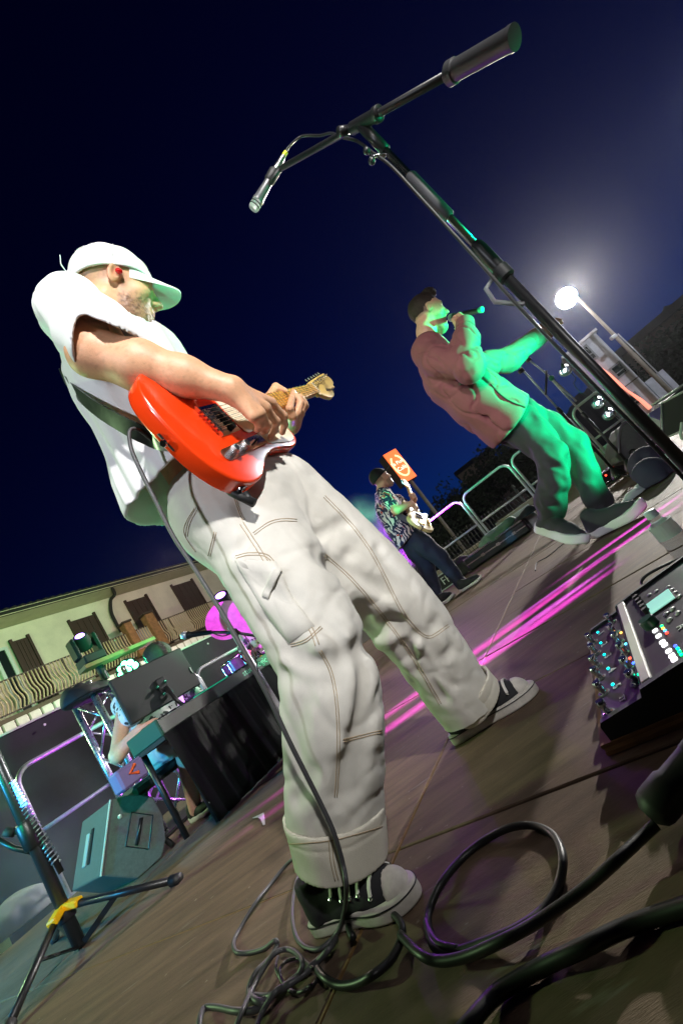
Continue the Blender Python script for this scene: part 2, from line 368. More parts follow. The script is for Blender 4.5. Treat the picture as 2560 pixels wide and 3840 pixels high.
# ================================================================== THE SETTING
M_deck = mat('deck_plywood', srgb(103, 85, 70), rough=.72, var=.34, scale=5.0, stretch=(.6, 5, 1), bump=.22, bscale=150, spec=.22, world_co=True)
def scuff(m):
    nt = m.node_tree; b = nt.nodes['Principled BSDF']; src = b.inputs['Base Color'].links[0].from_socket; g = nt.nodes.new('ShaderNodeNewGeometry'); prev = src
    for sc, lo, hi, colr, st in ((38, .70, .74, (.30, .25, .19), (1, 1, 1)), (3.2, .56, .80, (.035, .028, .022), (1, 1, 1)), (16, .66, .72, (.22, .19, .16), (.25, 2.2, 1))):
        mp = nt.nodes.new('ShaderNodeMapping'); mp.inputs['Scale'].default_value = st; mp.inputs['Rotation'].default_value = (0, 0, .45); nt.links.new(g.outputs['Position'], mp.inputs[0]); n = nt.nodes.new('ShaderNodeTexNoise'); n.inputs['Scale'].default_value = sc; n.inputs['Detail'].default_value = 5; nt.links.new(mp.outputs[0], n.inputs['Vector'])
        r = nt.nodes.new('ShaderNodeMapRange'); r.inputs[1].default_value = lo; r.inputs[2].default_value = hi; r.inputs[3].default_value = 0; r.inputs[4].default_value = .7; nt.links.new(n.outputs[0], r.inputs[0])
        x = nt.nodes.new('ShaderNodeMix'); x.data_type = 'RGBA'; x.inputs[7].default_value = (*colr, 1); nt.links.new(r.outputs[0], x.inputs[0]); nt.links.new(prev, x.inputs[6]); prev = x.outputs[2]
    nt.links.new(prev, b.inputs['Base Color'])
scuff(M_deck)
M_under = mat('deck_gap', (.012, .010, .008), rough=.9)
M_edge = mat('ply_edge', srgb(112, 84, 48), rough=.8, var=.3, scale=40)
M_galv = mat('galvanised_tube', (.58, .59, .62), rough=.38, metal=.45, var=.18, scale=30)
M_black = mat('black_powder_coat', (.012, .012, .013), rough=.38, var=.15, scale=40)
M_blackm = mat('black_matte', (.014, .014, .015), rough=.75, var=.2, scale=30)
M_rubber = mat('black_rubber', (.010, .010, .011), rough=.55)
M_chrome = mat('chrome', (.75, .75, .77), rough=.15, metal=1)
M_white = mat('white_plastic', (.75, .75, .75), rough=.4)
M_asph = mat('asphalt', (.035, .035, .036), rough=.9, var=.25, scale=4)

ground = MB().box((0, 200, -1.45), (1600, 1600, .5)).build('ground', M_asph, kind='structure')
stage = MB().box(uv(-.75, 3.3, -.034), (8.2, 8.6, .02), np.array([SU, SV, (0, 0, 1)])).build('stage_deck', M_under, kind='structure')
RS = np.array([SU, SV, [0, 0, 1.0]])
# deck panels: long sheets with dark open joints; the panel mesh is shared, made about its own centre
def panel_mesh(name, w, d):
    b = MB(); b.box((0, 0, -.011), (w, d, .022), RS, bev=.0022); me = mkmesh(name, b.V, b.F, M_deck); return me
proto = {}
for ci, u0 in enumerate((-4.75, -2.75, -.75, 1.25)):
    step = 1.06 if u0 < -.8 else .53
    v0 = .82 - (2 * 1.06 if u0 < -.8 else 4 * .53); k = 0
    while v0 + k * step < 7.1:
        key = step; a = v0 + k * step; c = uv(u0 + 1.0, a + step / 2)
        c[2] = [0, -.0012, -.0006, -.0018][(ci * 3 + k) % 4]
        if key not in proto:
            o = panel_mesh('deck_panel', 2.0 - .009, step - .007); proto[key] = o
        else:
            o = proto[key].copy(); col.objects.link(o)
        o.location = [float(t) for t in c]; o.parent = stage; k += 1
# light worn edge strip of bare plywood along the long joint nearest the player
MB().box(uv(-.7505, .55, -.0035), (.0055, 1.3, .005), RS).build('joint_strip', M_edge, stage)
MB().box(uv(-.7505, 2.4, -.0035), (.004, 2.3, .005), RS).build('joint_strip', M_edge, stage)
MB().box(uv(-2.0, .8195, -.0035), (2.4, .0035, .005), RS).build('joint_strip', M_edge, stage)
# stage skirt at the back edge
MB().box(uv(-.75, 7.24, -.14), (8.0, .06, .28), RS).build('stage_edge', mat('edge_timber', srgb(92, 66, 44), rough=.8, var=.3, scale=12), stage)

# ---------------------------------------------------------------- handrails round the stage
def railing(a, b, label, grp, zlow=.53, ztop=1.05):
    a = np.asarray(a, float); b = np.asarray(b, float); d = nrm(b - a); L = np.linalg.norm(b - a); r = .13
    t = empty('stage_railing', a, label, 'railing', grp); up = np.array([0, 0, 1.0])
    arc = lambda c, t0, t1: [c + r * (math.cos(x) * d + math.sin(x) * up) for x in np.linspace(t0, t1, 7)]
    p = [a - .05 * up] + arc(a + d * r + up * (ztop - r), math.pi, math.pi / 2) + arc(b - d * r + up * (ztop - r), math.pi / 2, 0) + [b - .05 * up]
    MB().tube(p, .021, 12).build('rail_frame', M_galv, t, True)
    MB().tube([a + up * zlow + d * .02, b + up * zlow - d * .02], .017, 10).build('mid_rail', M_galv, t, True)
    for q in (a, b): MB().box(q + up * .0, (.10, .10, .02), RS, bev=.004).build('foot_plate', M_galv, t)
    return t
vL = PU(58, 2915, -4.65) @ SV; vL2 = PU(730, 2525, -4.65) @ SV
railing(uv(-4.65, vL), uv(-4.65, vL + 2.0), 'galvanised handrail with rounded corner beside the dark fence screen', None)
railing(uv(-4.65, vL2), uv(-4.65, vL2 + 2.2), 'galvanised handrail behind the keyboard and the boom microphone', None)
uR = [PV(x, y, 7.42) @ SU for x, y in ((1750, 1905), (1930, 1765), (2133, 1560))]
w1 = uR[1] - uR[0]; w2 = max(uR[2] - uR[1], .8)
railing(uv(uR[0] - w1 + .02, 7.42), uv(uR[0] - .03, 7.42), 'galvanised handrail behind the bass player', None)
railing(uv(uR[0] + .03, 7.42), uv(uR[1] - .03, 7.42), 'galvanised handrail behind the green bag', None)
railing(uv(uR[1] + .03, 7.42), uv(uR[2] - .03, 7.42), 'galvanised handrail behind the singer\'s legs', None)
railing(uv(uR[2] + .03, 7.42), uv(PV(2262, 1458, 7.42) @ SU, 7.42), 'galvanised handrail behind the thin microphone stands', None)

# ---------------------------------------------------------------- dark fence screen and white balustrade left of the stage
M_screen = mat('shade_netting', (.020, .019, .026), rough=.85, var=.35, scale=3, bump=.3, bscale=8)
uF = -7.4
fa = PU(-250, 2830, uF); fb = PU(1060, 2440, uF)
def fence():
    zt = .5 * (PU(36, 2750, uF)[2] + PU(339, 2604, uF)[2])
    v0, v1 = fa @ SV, fb @ SV; t = empty('screen_fence', uv(uF, (v0 + v1) / 2, -1.2), 'dark netting screen fence with pale top rail below the house', 'fence')
    n = 90; m = 14; V = []; F = []
    for i in range(n + 1):
        for j in range(m + 1):
            v = v0 + (v1 - v0) * i / n; z = -1.2 + (zt + 1.2) * j / m; w = .035 * math.sin(v * 3.1 + z) + .02 * math.sin(v * 7.7 + 2 * z); V.append(uv(uF + w * (1 - (j / m) ** 4), v, z))
    for i in range(n):
        for j in range(m): a = i * (m + 1) + j; F.append((a, a + m + 1, a + m + 2, a + 1))
    mkmesh('netting', V, F, M_screen, t, True)
    MB().box(uv(uF, (v0 + v1) / 2, zt + .015), (.05, v1 - v0, .03), RS).build('top_rail', mat('pale_rail', srgb(190, 205, 190), rough=.5), t)
    k = 0
    for v in np.arange(v0 + .4, v1, 2.4):
        MB().cyl(uv(uF - .06, v, -1.2), uv(uF - .06, v, zt), .03, n=8).build('post', M_galv, t); k += 1
    for v in np.arange(v0 + .35, v1, .8): MB().cyl(uv(uF + .055, v, zt - .12), uv(uF + .067, v, zt - .12), .018, n=10).build('eyelet', M_white, t)
fence()
M_wh = mat('whitewash', srgb(205, 205, 195), rough=.8, var=.12, scale=6)
def balustrade():
    u = -13.0; z0 = PU(36, 2750, u)[2] - .6; zt = PU(30, 2712, u)[2]
    va, vb = PU(-200, 2850, u) @ SV, PU(1000, 2460, u) @ SV
    t = empty('garden_balustrade', uv(u, (va + vb) / 2, -1.2), 'row of short white posts standing above the dark fence', 'balustrade')
    MB().box(uv(u, (va + vb) / 2, (z0 - 1.2) / 2), (.3, vb - va, z0 + 1.2), RS).build('base_wall', mat('dark_wall', (.03, .022, .018), rough=.9), t)
    px = [(30, 2720), (78, 2698), (126, 2676), (174, 2660), (218, 2640), (262, 2622), (303, 2604)]
    vs_ = [PU(x, y, u) @ SV for x, y in px]; st = np.mean(np.diff(vs_)); v = vs_[0] - 2 * st
    me = MB().box((0, 0, (zt + z0) / 2), (.16, .26, zt - z0), RS, bev=.02).build('white_post', M_wh, t)
    b0 = me; first = True
    while v < vb:
        o = b0 if first else b0.copy()
        if not first: col.objects.link(o)
        o.parent = t; o.matrix_parent_inverse.identity(); o.location = [float(q) for q in (uv(u, v) - np.array(t.location))]; first = False; v += st
balustrade()

# ---------------------------------------------------------------- house with the long balcony
M_hwall = mat('house_plaster', srgb(220, 212, 190), rough=.9, var=.14, scale=.9, bump=.15, bscale=60)
M_brown = mat('brown_wood', srgb(58, 38, 28), rough=.7, var=.2, scale=14, stretch=(1, 1, .2))
M_iron = mat('balcony_iron', srgb(60, 48, 34), rough=.6)
M_bars = mat('balcony_bars', srgb(196, 176, 142), rough=.6)
M_roof = mat('roof_edge', srgb(38, 36, 34), rough=.9, var=.3, scale=8)
M_brick = mat('brick_pillar', srgb(140, 104, 66), rough=.9, var=.35, scale=9)
uB, uH, uG = -14.76, -15.95, -15.05
S7 = 700 / 1568
def cpx(x, y): return x * S7, y * S7 + 2050
def house():
    zr = .5 * (PU(0, 2331, uG)[2] + PU(700, 2121, uG)[2]); zb = .5 * (PU(20, 2697, uB)[2] + PU(268, 2581, uB)[2]); zt = .5 * (PU(0, 2563, uB)[2] + PU(469, 2376, uB)[2])
    v0 = PU(-330, 2500, uH) @ SV; v1 = PU(1180, 2050, uH) @ SV; vm = (v0 + v1) / 2; Lh = v1 - v0
    t = empty('house', uv(uH - 4, vm, -1.2), 'long pale house with dark doors, wavy balcony bars and tiled eave', 'house')
    MB().box(uv(uH - 4, vm, (zr - 1.2) / 2), (8, Lh, zr + 1.2), RS).build('wall', M_hwall, t)
    rf = MB().box(uv(uH - 3.4, vm, zr + .10), (9.0 - .2, Lh + .8, .16), RS).build('roof', mat('soffit', srgb(176, 172, 140), rough=.9, var=.1, scale=3), t)
    MB().tube([uv(uG + .04, v0 - .4, zr + .1), uv(uG + .04, v1 + .4, zr + .1)], .085, 10).build('gutter', M_roof, rf, True)
    pr = MB()
    nn = int(Lh / .24)
    for i in range(nn):
        v = v0 + (i + .5) * Lh / nn; pr.tube([uv(uG - .06, v, zr + .21), uv(uG - 4.2, v, zr + 1.5)], .12, 6)
    o = pr.build('roof_tiles', M_roof, rf, True); o['kind'] = 'stuff'
    # balcony slab, rails and bellied bars
    MB().box(uv((uB + uH) / 2, vm, zb - .09), (uB - uH, Lh, .16), RS).build('balcony_slab', mat('slab', srgb(96, 84, 70), rough=.9, var=.2), t)
    br = MB().box(uv(uB, vm, zt), (.05, Lh, .04), RS).build('balcony_rail', M_iron, t)
    MB().box(uv(uB, vm, zb + .07), (.05, Lh, .03), RS).build('bottom_rail', M_iron, br)
    bars = MB(); H = zt - zb - .08
    for v in np.arange(v0, v1, .105):
        prof = [(0, 1), (0, .62), (.02, .5), (.075, .36), (.09, .24), (.05, .12), (0, .04), (0, 0)]
        bars.tube([uv(uB + .01 + a, v + a * .35, zb + .08 + q * H) for a, q in prof], .024, 5)
    o = bars.build('balcony_bars', M_bars, br, True); o['kind'] = 'stuff'
    for v in np.arange(v0 + .8, v1, 2.1): MB().box(uv(uB - .01, v, (zb + zt) / 2), (.05, .05, zt - zb), RS).build('rail_post', M_iron, br)
    # doors with frames and boards
    def door(vl, vr, ztop):
        zf = zb + .02; d = MB().box(uv(uH + .03, (vl + vr) / 2, (ztop + zf) / 2), (.06, vr - vl, ztop - zf), RS).build('door', M_brown, t)
        for q in (vl - .05, vr + .05): MB().box(uv(uH + .05, q, (ztop + zf) / 2 + .04), (.1, .08, ztop - zf + .08), RS).build('jamb', M_brown, d)
        for k in (.25, .5, .75): MB().box(uv(uH + .07, vl + (vr - vl) * k, (ztop + zf) / 2), (.02, .03, (ztop - zf) * .96), RS).build('board', M_brown, d)
    for (xl, yl, xr, yr) in ((100, 800, 222, 770), (590, 640, 775, 573), (1060, 472, 1215, 420), (1447, 338, 1600, 285)):
        a = PU(*cpx(xl, yl), uH); b = PU(*cpx(xr, yr), uH); door(a @ SV, b @ SV, (a[2] + b[2]) / 2)
    # open door leaf with a white frame at the far left
    a = PU(*cpx(-60, 900), uH); b = PU(*cpx(40, 862), uH)
    w = MB().box(uv(uH + .03, (a + b) @ SV / 2, (a[2] + zb) / 2), (.06, (b - a) @ SV, a[2] - zb), RS).build('window', mat('dark_glass', srgb(24, 34, 34), rough=.15), t)
    for q in (a @ SV, b @ SV): MB().box(uv(uH + .06, q, (a[2] + zb) / 2), (.09, .09, a[2] - zb + .1), RS).build('frame', mat('white_frame', srgb(190, 205, 195), rough=.5), w)
    MB().box(uv(uH + .06, (a + b) @ SV / 2, a[2] + .02), (.085, (b - a) @ SV, .09), RS).build('frame', MATS['white_frame'], w)
    # downpipe
    MB().tube(smooth_path([PU(*cpx(935, 335), uG), PU(*cpx(965, 400), (uG + uH) / 2), PU(*cpx(932, 450), uH + .12), PU(*cpx(935, 545), uH + .12), PU(*cpx(965, 620), uH + .12), PU(*cpx(1020, 715), uH + .12)], 5), .065, 8).build('downpipe', M_roof, t, True)
    # two brick pillars with a sloping panel between them
    for (x, y, x2) in ((1030, 690, 1090), (1205, 615, 1275)):
        a = PU(*cpx(x, y), uB); b = PU(*cpx(x2, y - 25), uB); hh = a[2] + .12 - zb
        p_ = MB().box(uv(uB + .02, (a + b) @ SV / 2, zb + hh / 2), (.34, abs((b - a) @ SV), hh), RS, bev=.02).build('pillar', M_brick, t)
        MB().box(uv(uB + .02, (a + b) @ SV / 2, zb + hh + .04), (.40, abs((b - a) @ SV) + .08, .07), RS, bev=.01).build('pillar_cap', M_iron, p_)
    a = PU(*cpx(1135, 735), uB); b = PU(*cpx(1235, 660), uB)
    MB().box(uv(uB - .04, (a + b) @ SV / 2, (b[2] + zb) / 2), (.05, (b - a) @ SV, b[2] - zb), RS).build('divider_panel', mat('frosted_panel', srgb(150, 156, 150), rough=.5), t)
house()

# ---------------------------------------------------------------- backdrop to the right: hill, dark trees, buildings, tower, lamp post, sign
M_hill = mat('dark_hill', (.010, .014, .010), rough=1, var=.4, scale=.05)
def hills():
    # ridge given by bearings (deg) and elevation (deg) of the skyline, 260 m away, falling to the ground nearer by
    sk = [(-30, 1.5), (-4, 1.8), (5, 2.6), (8.6, 4.1), (12, 5.3), (15.6, 4.2), (18.4, 4.9), (20.5, 5.6), (24, 5.0), (28, 5.0), (31.6, 5.7), (36, 6), (40, 6.6), (44, 7), (60, 8)]
    V = []; F = []; az = np.arange(-30, 60.1, .5); el = np.interp(az, *zip(*sk)); n = len(az)
    for i in range(n):
        e = el[i] + .25 * math.sin(i * .9) + .18 * math.sin(i * 2.3 + 1); a = math.radians(az[i])
        for D, k in ((90, -.02), (130, .25), (190, .66), (260, 1.0), (330, .9)):
            z = CH + 260 * math.tan(math.radians(e)) * k - (1.6 if k < 0 else 0); V.append((D * math.sin(a), D * math.cos(a), z))
    for i in range(n - 1):
        for j in range(4): a = i * 5 + j; F.append((a, a + 1, a + 6, a + 5))
    o = mkmesh('hills', V, F, M_hill, None, True); o['kind'] = 'structure'
hills()
M_leaf = mat('dark_foliage', (.028, .040, .018), rough=.8, var=.5, scale=1.5)
M_bark = mat('bark', (.04, .03, .02), rough=.9, var=.4, scale=8)
def tree(base, h, w, seed, label):
    r = np.random.default_rng(seed); t = empty('tree', base, label, 'tree', 'dark trees beyond the handrails')
    b = MB(); b.tube([base, base + [.1, 0, h * .35], base + [-.05, .1, h * .7]], [w * .07, w * .05, w * .02], 8)
    for k in range(7):
        a = k * 2.4; p0 = base + np.array([0, 0, h * (.3 + .06 * k)]); b.tube([p0, p0 + np.array([math.cos(a) * w * .25, math.sin(a) * w * .25, h * .12]), p0 + np.array([math.cos(a) * w * .4, math.sin(a) * w * .4, h * .2])], [w * .03, w * .02, w * .008], 6)
    b.build('trunk', M_bark, t, True)
    N = 2600; c = r.normal(size=(60, 3)); c /= np.linalg.norm(c, axis=1)[:, None]; c *= r.uniform(.35, 1.0, (60, 1)); c = c * [w * .5, w * .5, h * .36] + base + [0, 0, h * .63]
    q = c[r.integers(0, 60, N)] + r.normal(size=(N, 3)) * w * .075; s = w * r.uniform(.018, .04, N)
    V = np.zeros((N, 4, 3)); X = r.normal(size=(N, 3)); X /= np.linalg.norm(X, axis=1)[:, None]; Y = np.cross(X, r.normal(size=(N, 3))); Y /= np.linalg.norm(Y, axis=1)[:, None]
    for k, (a, e) in enumerate(((-1, 0), (0, -.55), (1, 0), (0, .55))): V[:, k] = q + X * (a * s)[:, None] + Y * (e * s)[:, None]
    mkmesh('crown', V.reshape(-1, 3), np.arange(N * 4).reshape(N, 4), M_leaf, t)
def gpt(px, py, D):   # point on the ground below a pixel, D metres away
    d = ray(px, py); d = d[:2] / np.linalg.norm(d[:2]); return np.array([d[0] * D, d[1] * D, -1.2])
for i, (px, py, D, h, w, lb) in enumerate(((1560, 2000, 34, 4.4, 5, 'low dark tree beyond the bass player'), (1650, 1930, 40, 5.6, 6, 'dark tree behind the leaning sign pole'), (1740, 1880, 44, 7.0, 6, 'tall dark tree beside the narrow shadowed gable'), (1900, 1750, 46, 7.6, 8, 'broad dark tree behind the handrails'), (2010, 1700, 40, 6.4, 6, 'dark tree behind the singer\'s knees'), (2500, 1300, 60, 7.0, 9, 'broad dark tree on the slope beside the lamp post'), (2590, 1250, 50, 6.5, 8, 'dark tree above the loudspeaker at the stage edge'))):
    tree(gpt(px, py, D), h, w, 40 + i, lb)
# shadowed houses on the slope
M_far = mat('far_wall', srgb(150, 130, 120), rough=.9, var=.15, scale=1)
def far_house(px, py, D, w, dpt, ztop, label):
    c = gpt(px, py, D); t = empty('far_house', c, label, 'house'); RZ = np.array([nrm([c[1], -c[0], 0]), nrm([c[0], c[1], 0]), [0, 0, 1]])
    zt = P(px, py, c[1])[2]; b = MB().box(c + [0, 0, (zt + 1.2) / 2], (w, dpt, zt + 1.2), RZ).build('wall', M_far, t)
    V = [c + [0, 0, zt + 1.2] + np.array(q) @ RZ for q in ((-w * .6, -dpt * .6, 0), (w * .6, -dpt * .6, 0), (w * .6, dpt * .6, 0), (-w * .6, dpt * .6, 0), (-w * .6, 0, ztop), (w * .6, 0, ztop))]
    mkmesh('roof', V, [(0, 1, 5, 4), (2, 3, 4, 5), (0, 4, 3), (1, 2, 5), (0, 3, 2, 1)], M_roof, t)
    for k in (-.25, .25): MB().box(c + np.array([k * w, -dpt / 2 - .02, (zt + 1.2) * .7]) @ RZ, (w * .16, .06, 1.2), RZ).build('window', MATS['dark_glass'], t)
far_house(1752, 1768, 62, 2.6, 6, 1.0, 'narrow shadowed house gable behind the handrail')
far_house(1815, 1722, 70, 2.4, 6, 1.0, 'smaller shadowed house gable above the green bag')
far_house(2470, 1235, 110, 14, 10, 2.2, 'dim wide house high on the hillside behind the lamp post')
# low boundary walls behind the rails
MB().box(uv(-2.4, 12.0, -.55), (5.0, .25, 1.5), RS, bev=.01).build('boundary_wall', mat('rendered_wall', srgb(150, 142, 128), rough=.9, var=.15, scale=3), label='plain rendered wall behind the bass player\'s legs', cat='wall')
def planter():
    t = empty('low_wall', uv(2.0, 10.2, -1.2), 'low grey wall with brown earth bank behind the handrails', 'wall')
    MB().box(uv(2.0, 10.4, -.42), (8.0, .3, 1.55), RS, bev=.02).build('wall', MATS['rendered_wall'], t)
    MB().box(uv(2.0, 9.6, -.75), (8.0, 1.2, .9), RS, bev=.05).build('earth_bank', mat('earth', srgb(96, 62, 34), rough=1, var=.4, scale=5, bump=.6, bscale=12), t)
planter()

M_tower = mat('tower_plaster', srgb(176, 178, 188), rough=.9, var=.22, scale=1.6, bump=.1, bscale=20)
def tower():
    D = 30.0; n = nrm(SV); off = D
    tl, tr = PPL(2118, 1340, SV, off), PPL(2228, 1245, SV, off); zt = tr[2]; u0 = tl @ SU; u1 = tr @ SU; um = (u0 + u1) / 2; w = u1 - u0
    t = empty('substation_tower', uv(um, off + w / 2, -1.2), 'tall pale plaster tower with dark window and orange light strips', 'tower')
    MB().box(uv(um, off + w / 2, (zt - 1.2) / 2), (w, w, zt + 1.2), RS, bev=.02).build('wall', M_tower, t)
    MB().box(uv(um, off + w / 2, zt + .06), (w + .3, w + .3, .14), RS).build('roof', mat('pale_cap', srgb(200, 200, 205), rough=.8), t)
    zb_ = PPL(2392, 1412, SV, off)[2]; MB().box(uv(um, off + w / 2, zb_), (w + .05, w + .05, .06), RS).build('string_course', mat('stain', srgb(90, 84, 78), rough=.9), t)
    def win(x, y, x2, y2, x3, y3):
        a, b, c = PPL(x, y, SV, off), PPL(x2, y2, SV, off), PPL(x3, y3, SV, off); vc_ = (a[2] + c[2]) / 2
        f = MB().box(uv((a + b) @ SU / 2, off - .02, vc_), (abs((b - a) @ SU) + .12, .06, abs(a[2] - c[2]) + .12), RS).build('window', mat('grey_surround', srgb(120, 122, 126), rough=.9), t)
        MB().box(uv((a + b) @ SU / 2, off - .055, vc_), (abs((b - a) @ SU) * .8, .03, abs(a[2] - c[2]) * .85), RS).build('pane', MATS['dark_glass'], f)
        MB().box(uv((a + b) @ SU / 2, off - .075, vc_ - .1), (abs((b - a) @ SU) * .8, .02, .05), RS).build('bar', MATS['grey_surround'], f)
    win(2285, 1385, 2318, 1355, 2320, 1415); win(2345, 1495, 2375, 1470, 2385, 1520); win(2178, 1310, 2196, 1296, 2225, 1350)
    b = uv(u1 + .55, off + .6, 0); zz = PPL(2440, 1415, SV, off + .2)[2]
    MB().box(b + [0, 0, (zz - 1.2) / 2], (1.0, 1.0, zz + 1.2), RS).build('side_box', M_tower, t)
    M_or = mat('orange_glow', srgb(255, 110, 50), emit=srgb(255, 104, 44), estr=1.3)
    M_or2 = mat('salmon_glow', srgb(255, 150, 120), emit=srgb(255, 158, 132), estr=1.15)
    q = lambda x, y: PPL(x, y, SV, off - .12)  # orange straps drawn as glowing tubes; there are no lamps in them
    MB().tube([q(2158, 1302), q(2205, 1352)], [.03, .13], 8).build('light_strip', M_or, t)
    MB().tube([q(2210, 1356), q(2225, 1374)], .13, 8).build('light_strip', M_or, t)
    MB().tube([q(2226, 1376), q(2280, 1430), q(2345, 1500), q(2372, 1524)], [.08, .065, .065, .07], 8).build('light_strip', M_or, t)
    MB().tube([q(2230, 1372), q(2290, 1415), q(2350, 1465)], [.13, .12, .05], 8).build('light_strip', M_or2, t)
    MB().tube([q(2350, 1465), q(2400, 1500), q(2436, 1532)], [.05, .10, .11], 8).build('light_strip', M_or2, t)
tower()
LAMP = P(2122, 1118, 24.0)
def lamp_post():
    foot = np.array([LAMP[0], LAMP[1], -1.2]); foot[:2] = gpt(2503, 1461, math.hypot(*LAMP[:2]))[:2]
    top = np.array([foot[0], foot[1], LAMP[2] - .25]); t = empty('lamp_post', foot, 'tall steel lamp post with a blazing white floodlight', 'lamp post')
    MB().tube([foot, top], [.13, .075], 12).build('pole', mat('old_pole', srgb(150, 140, 128), rough=.7, var=.2, scale=2), t, True)
    cb = top * .5 + foot * .5; MB().tube([cb + [.1, -.12, 1.3], cb + [.12, -.14, 0], foot + [.12, -.14, .2]], .035, 6).build('cable_duct', M_galv, t, True)
    MB().box(cb + [-.18, -.1, 1.3], (.34, .24, .2), bev=.04).build('junction_box', M_white, t)
    MB().tube([top, LAMP + [0, .2, .1]], .05, 8).build('bracket', M_black, t, True)
    d = nrm(np.array([0, 2.0, .6]) - LAMP); R = frame_from(d)
    MB().lathe(LAMP - d * .42, d, [(.20, 0), (.34, .06), (.56, .36), (.58, .40)], 24).build('lamp_housing', M_black, t, 'auto')
    MB().lathe(LAMP - d * .02, d, [(.55, 0), (.50, .12), (.34, .22), (.12, .27)], 24).build('lamp_glass', mat('flood_glow', (1, 1, 1), emit=(1, .98, .94), estr=90), t)
lamp_post()
def sign():
    Y = 26.0; cx = P(1487, 1760, Y)
    q = [P(x, y, Y) for x, y in ((1437, 1698), (1489, 1702), (1557, 1792), (1510, 1796))]
    X = nrm(.5 * ((q[1] - q[0]) + (q[2] - q[3]))); X[2] = 0; X = nrm(X); X = nrm(X + np.array([0, .45, 0])); Zu = np.array([0, 0, 1.0]); Nn = np.cross(X, Zu)
    if Nn[1] > 0: Nn = -Nn
    c = np.mean(q, 0); w = 1.25 * abs((q[1] - q[0]) @ X) + .35; h = q[0][2] - q[3][2]; h = max(h, 2.2)
    t = empty('pole_sign', (c[0], c[1], -1.2), 'glowing orange cafe sign box on a tall pole beyond the handrails', 'sign'); R = np.array([X, -Nn, Zu])
    MB().box(c - Nn * .36, (w, .72, h), R, bev=.02).build('sign_box', mat('sign_case', srgb(90, 76, 72), rough=.7), t)
    MB().box(c + Nn * .02, (w - .06, .05, h - .06), R, bev=.01).build('sign_face', mat('sign_glow', srgb(255, 110, 50), emit=srgb(255, 112, 54), estr=1.5), t)
    Mw = mat('sign_white', (1, 1, 1), emit=(1, .93, .8), estr=1.6)
    rr = [c + Nn * .055 + X * (.40 * w * math.sin(a)) + Zu * (.33 * h * math.cos(a)) for a in np.linspace(.3, 2 * math.pi - .5, 28)]
    MB().tube(rr, .055, 6).build('sign_ring', mat('sign_ring_glow', (1, .9, .6), emit=srgb(255, 226, 170), estr=1.4), t)
    text_mesh('sign_text', 'La Piola', w * .30, c + Nn * .06 + Zu * h * .10, X, Zu, Mw, t); text_mesh('sign_text', 'Caf\u00e8', w * .34, c + Nn * .06 - Zu * h * .09, X, Zu, Mw, t)
    MB().tube([(c[0], c[1] + .2, -1.2), (c[0], c[1] + .2, c[2] - h / 2 + .02)], .11, 10).build('pole', MATS['old_pole'], t, True)
sign()
# chain-link fence on the ground beyond the handrail
M_wire = mat('dark_wire', (.03, .03, .03), rough=.7)
def chain_fence():
    t = empty('mesh_fence', uv(-1.6, 11.2, -1.2), 'dark wire mesh fence panels behind the bass player', 'fence')
    for k in range(3):
        c = uv(-3.2 + k * 1.25, 11.3, .2); g = MB()
        for i in range(13): g.tube([c + SU * (-.6 + .1 * i) + [0, 0, -.5], c + SU * (-.6 + .1 * i) + [0, 0, .5]], .008, 4)
        for j in range(8): g.tube([c + SU * -.6 + [0, 0, -.5 + j * .14], c + SU * .6 + [0, 0, -.5 + j * .14]], .008, 4)
        g.build('wire_panel', M_wire, t)['kind'] = 'stuff'; MB().cyl(uv(-3.82 + k * 1.25, 11.3, -1.2), uv(-3.82 + k * 1.25, 11.3, .85), .03, n=8).build('post', M_wire, t)
chain_fence()

# ================================================================== ELECTRIC GUITAR (held by the near player)
GO = np.array([-.1123, .8867, .9637]); GX = nrm([.4359, .8468, .3047]); GN = nrm(np.array([.8886, -.4586, .0032])); GN = nrm(GN - GX * (GX @ GN)); GY = np.cross(GN, GX)
def G(x, y, z=0.0): return GO + GX * x + GY * y + GN * z
def PG(x, y, h=0.0): return PPL(x, y, GN, GO @ GN + h)      # pixel -> point h metres in front of the guitar's face
M_red = mat('fiesta_red_lacquer', srgb(236, 62, 14), rough=.22, coat=.7, var=.06, scale=9)
M_cream = mat('cream_plastic', srgb(244, 232, 200), rough=.35)
M_maple = mat('maple', srgb(232, 168, 70), rough=.3, coat=.4, var=.18, scale=30, stretch=(1, 1, 1))
M_dot = mat('ink', (.02, .018, .015), rough=.6)
def ribbon(pts, nr, w, th, name, m, parent=None, smooth=True):
    pts = np.asarray(pts); T = np.gradient(pts, axis=0); V = []; F = []
    for i, (p, n) in enumerate(zip(pts, np.broadcast_to(nr, pts.shape))):
        t = nrm(T[i]); n = nrm(n - t * (n @ t)); b = np.cross(t, n)
        for a, c in ((-1, -1), (1, -1), (1, 1), (-1, 1)): V.append(p + b * a * w / 2 + n * c * th / 2)
    for i in range(len(pts) - 1):
        for k in range(4): F.append((i * 4 + k, i * 4 + (k + 1) % 4, i * 4 + 4 + (k + 1) % 4, i * 4 + 4 + k))
    F += [(3, 2, 1, 0), tuple(len(V) - 4 + k for k in range(4))]
    o = mkmesh(name, V, F, m, parent)
    if smooth: smooth_by_angle(o)
    return o
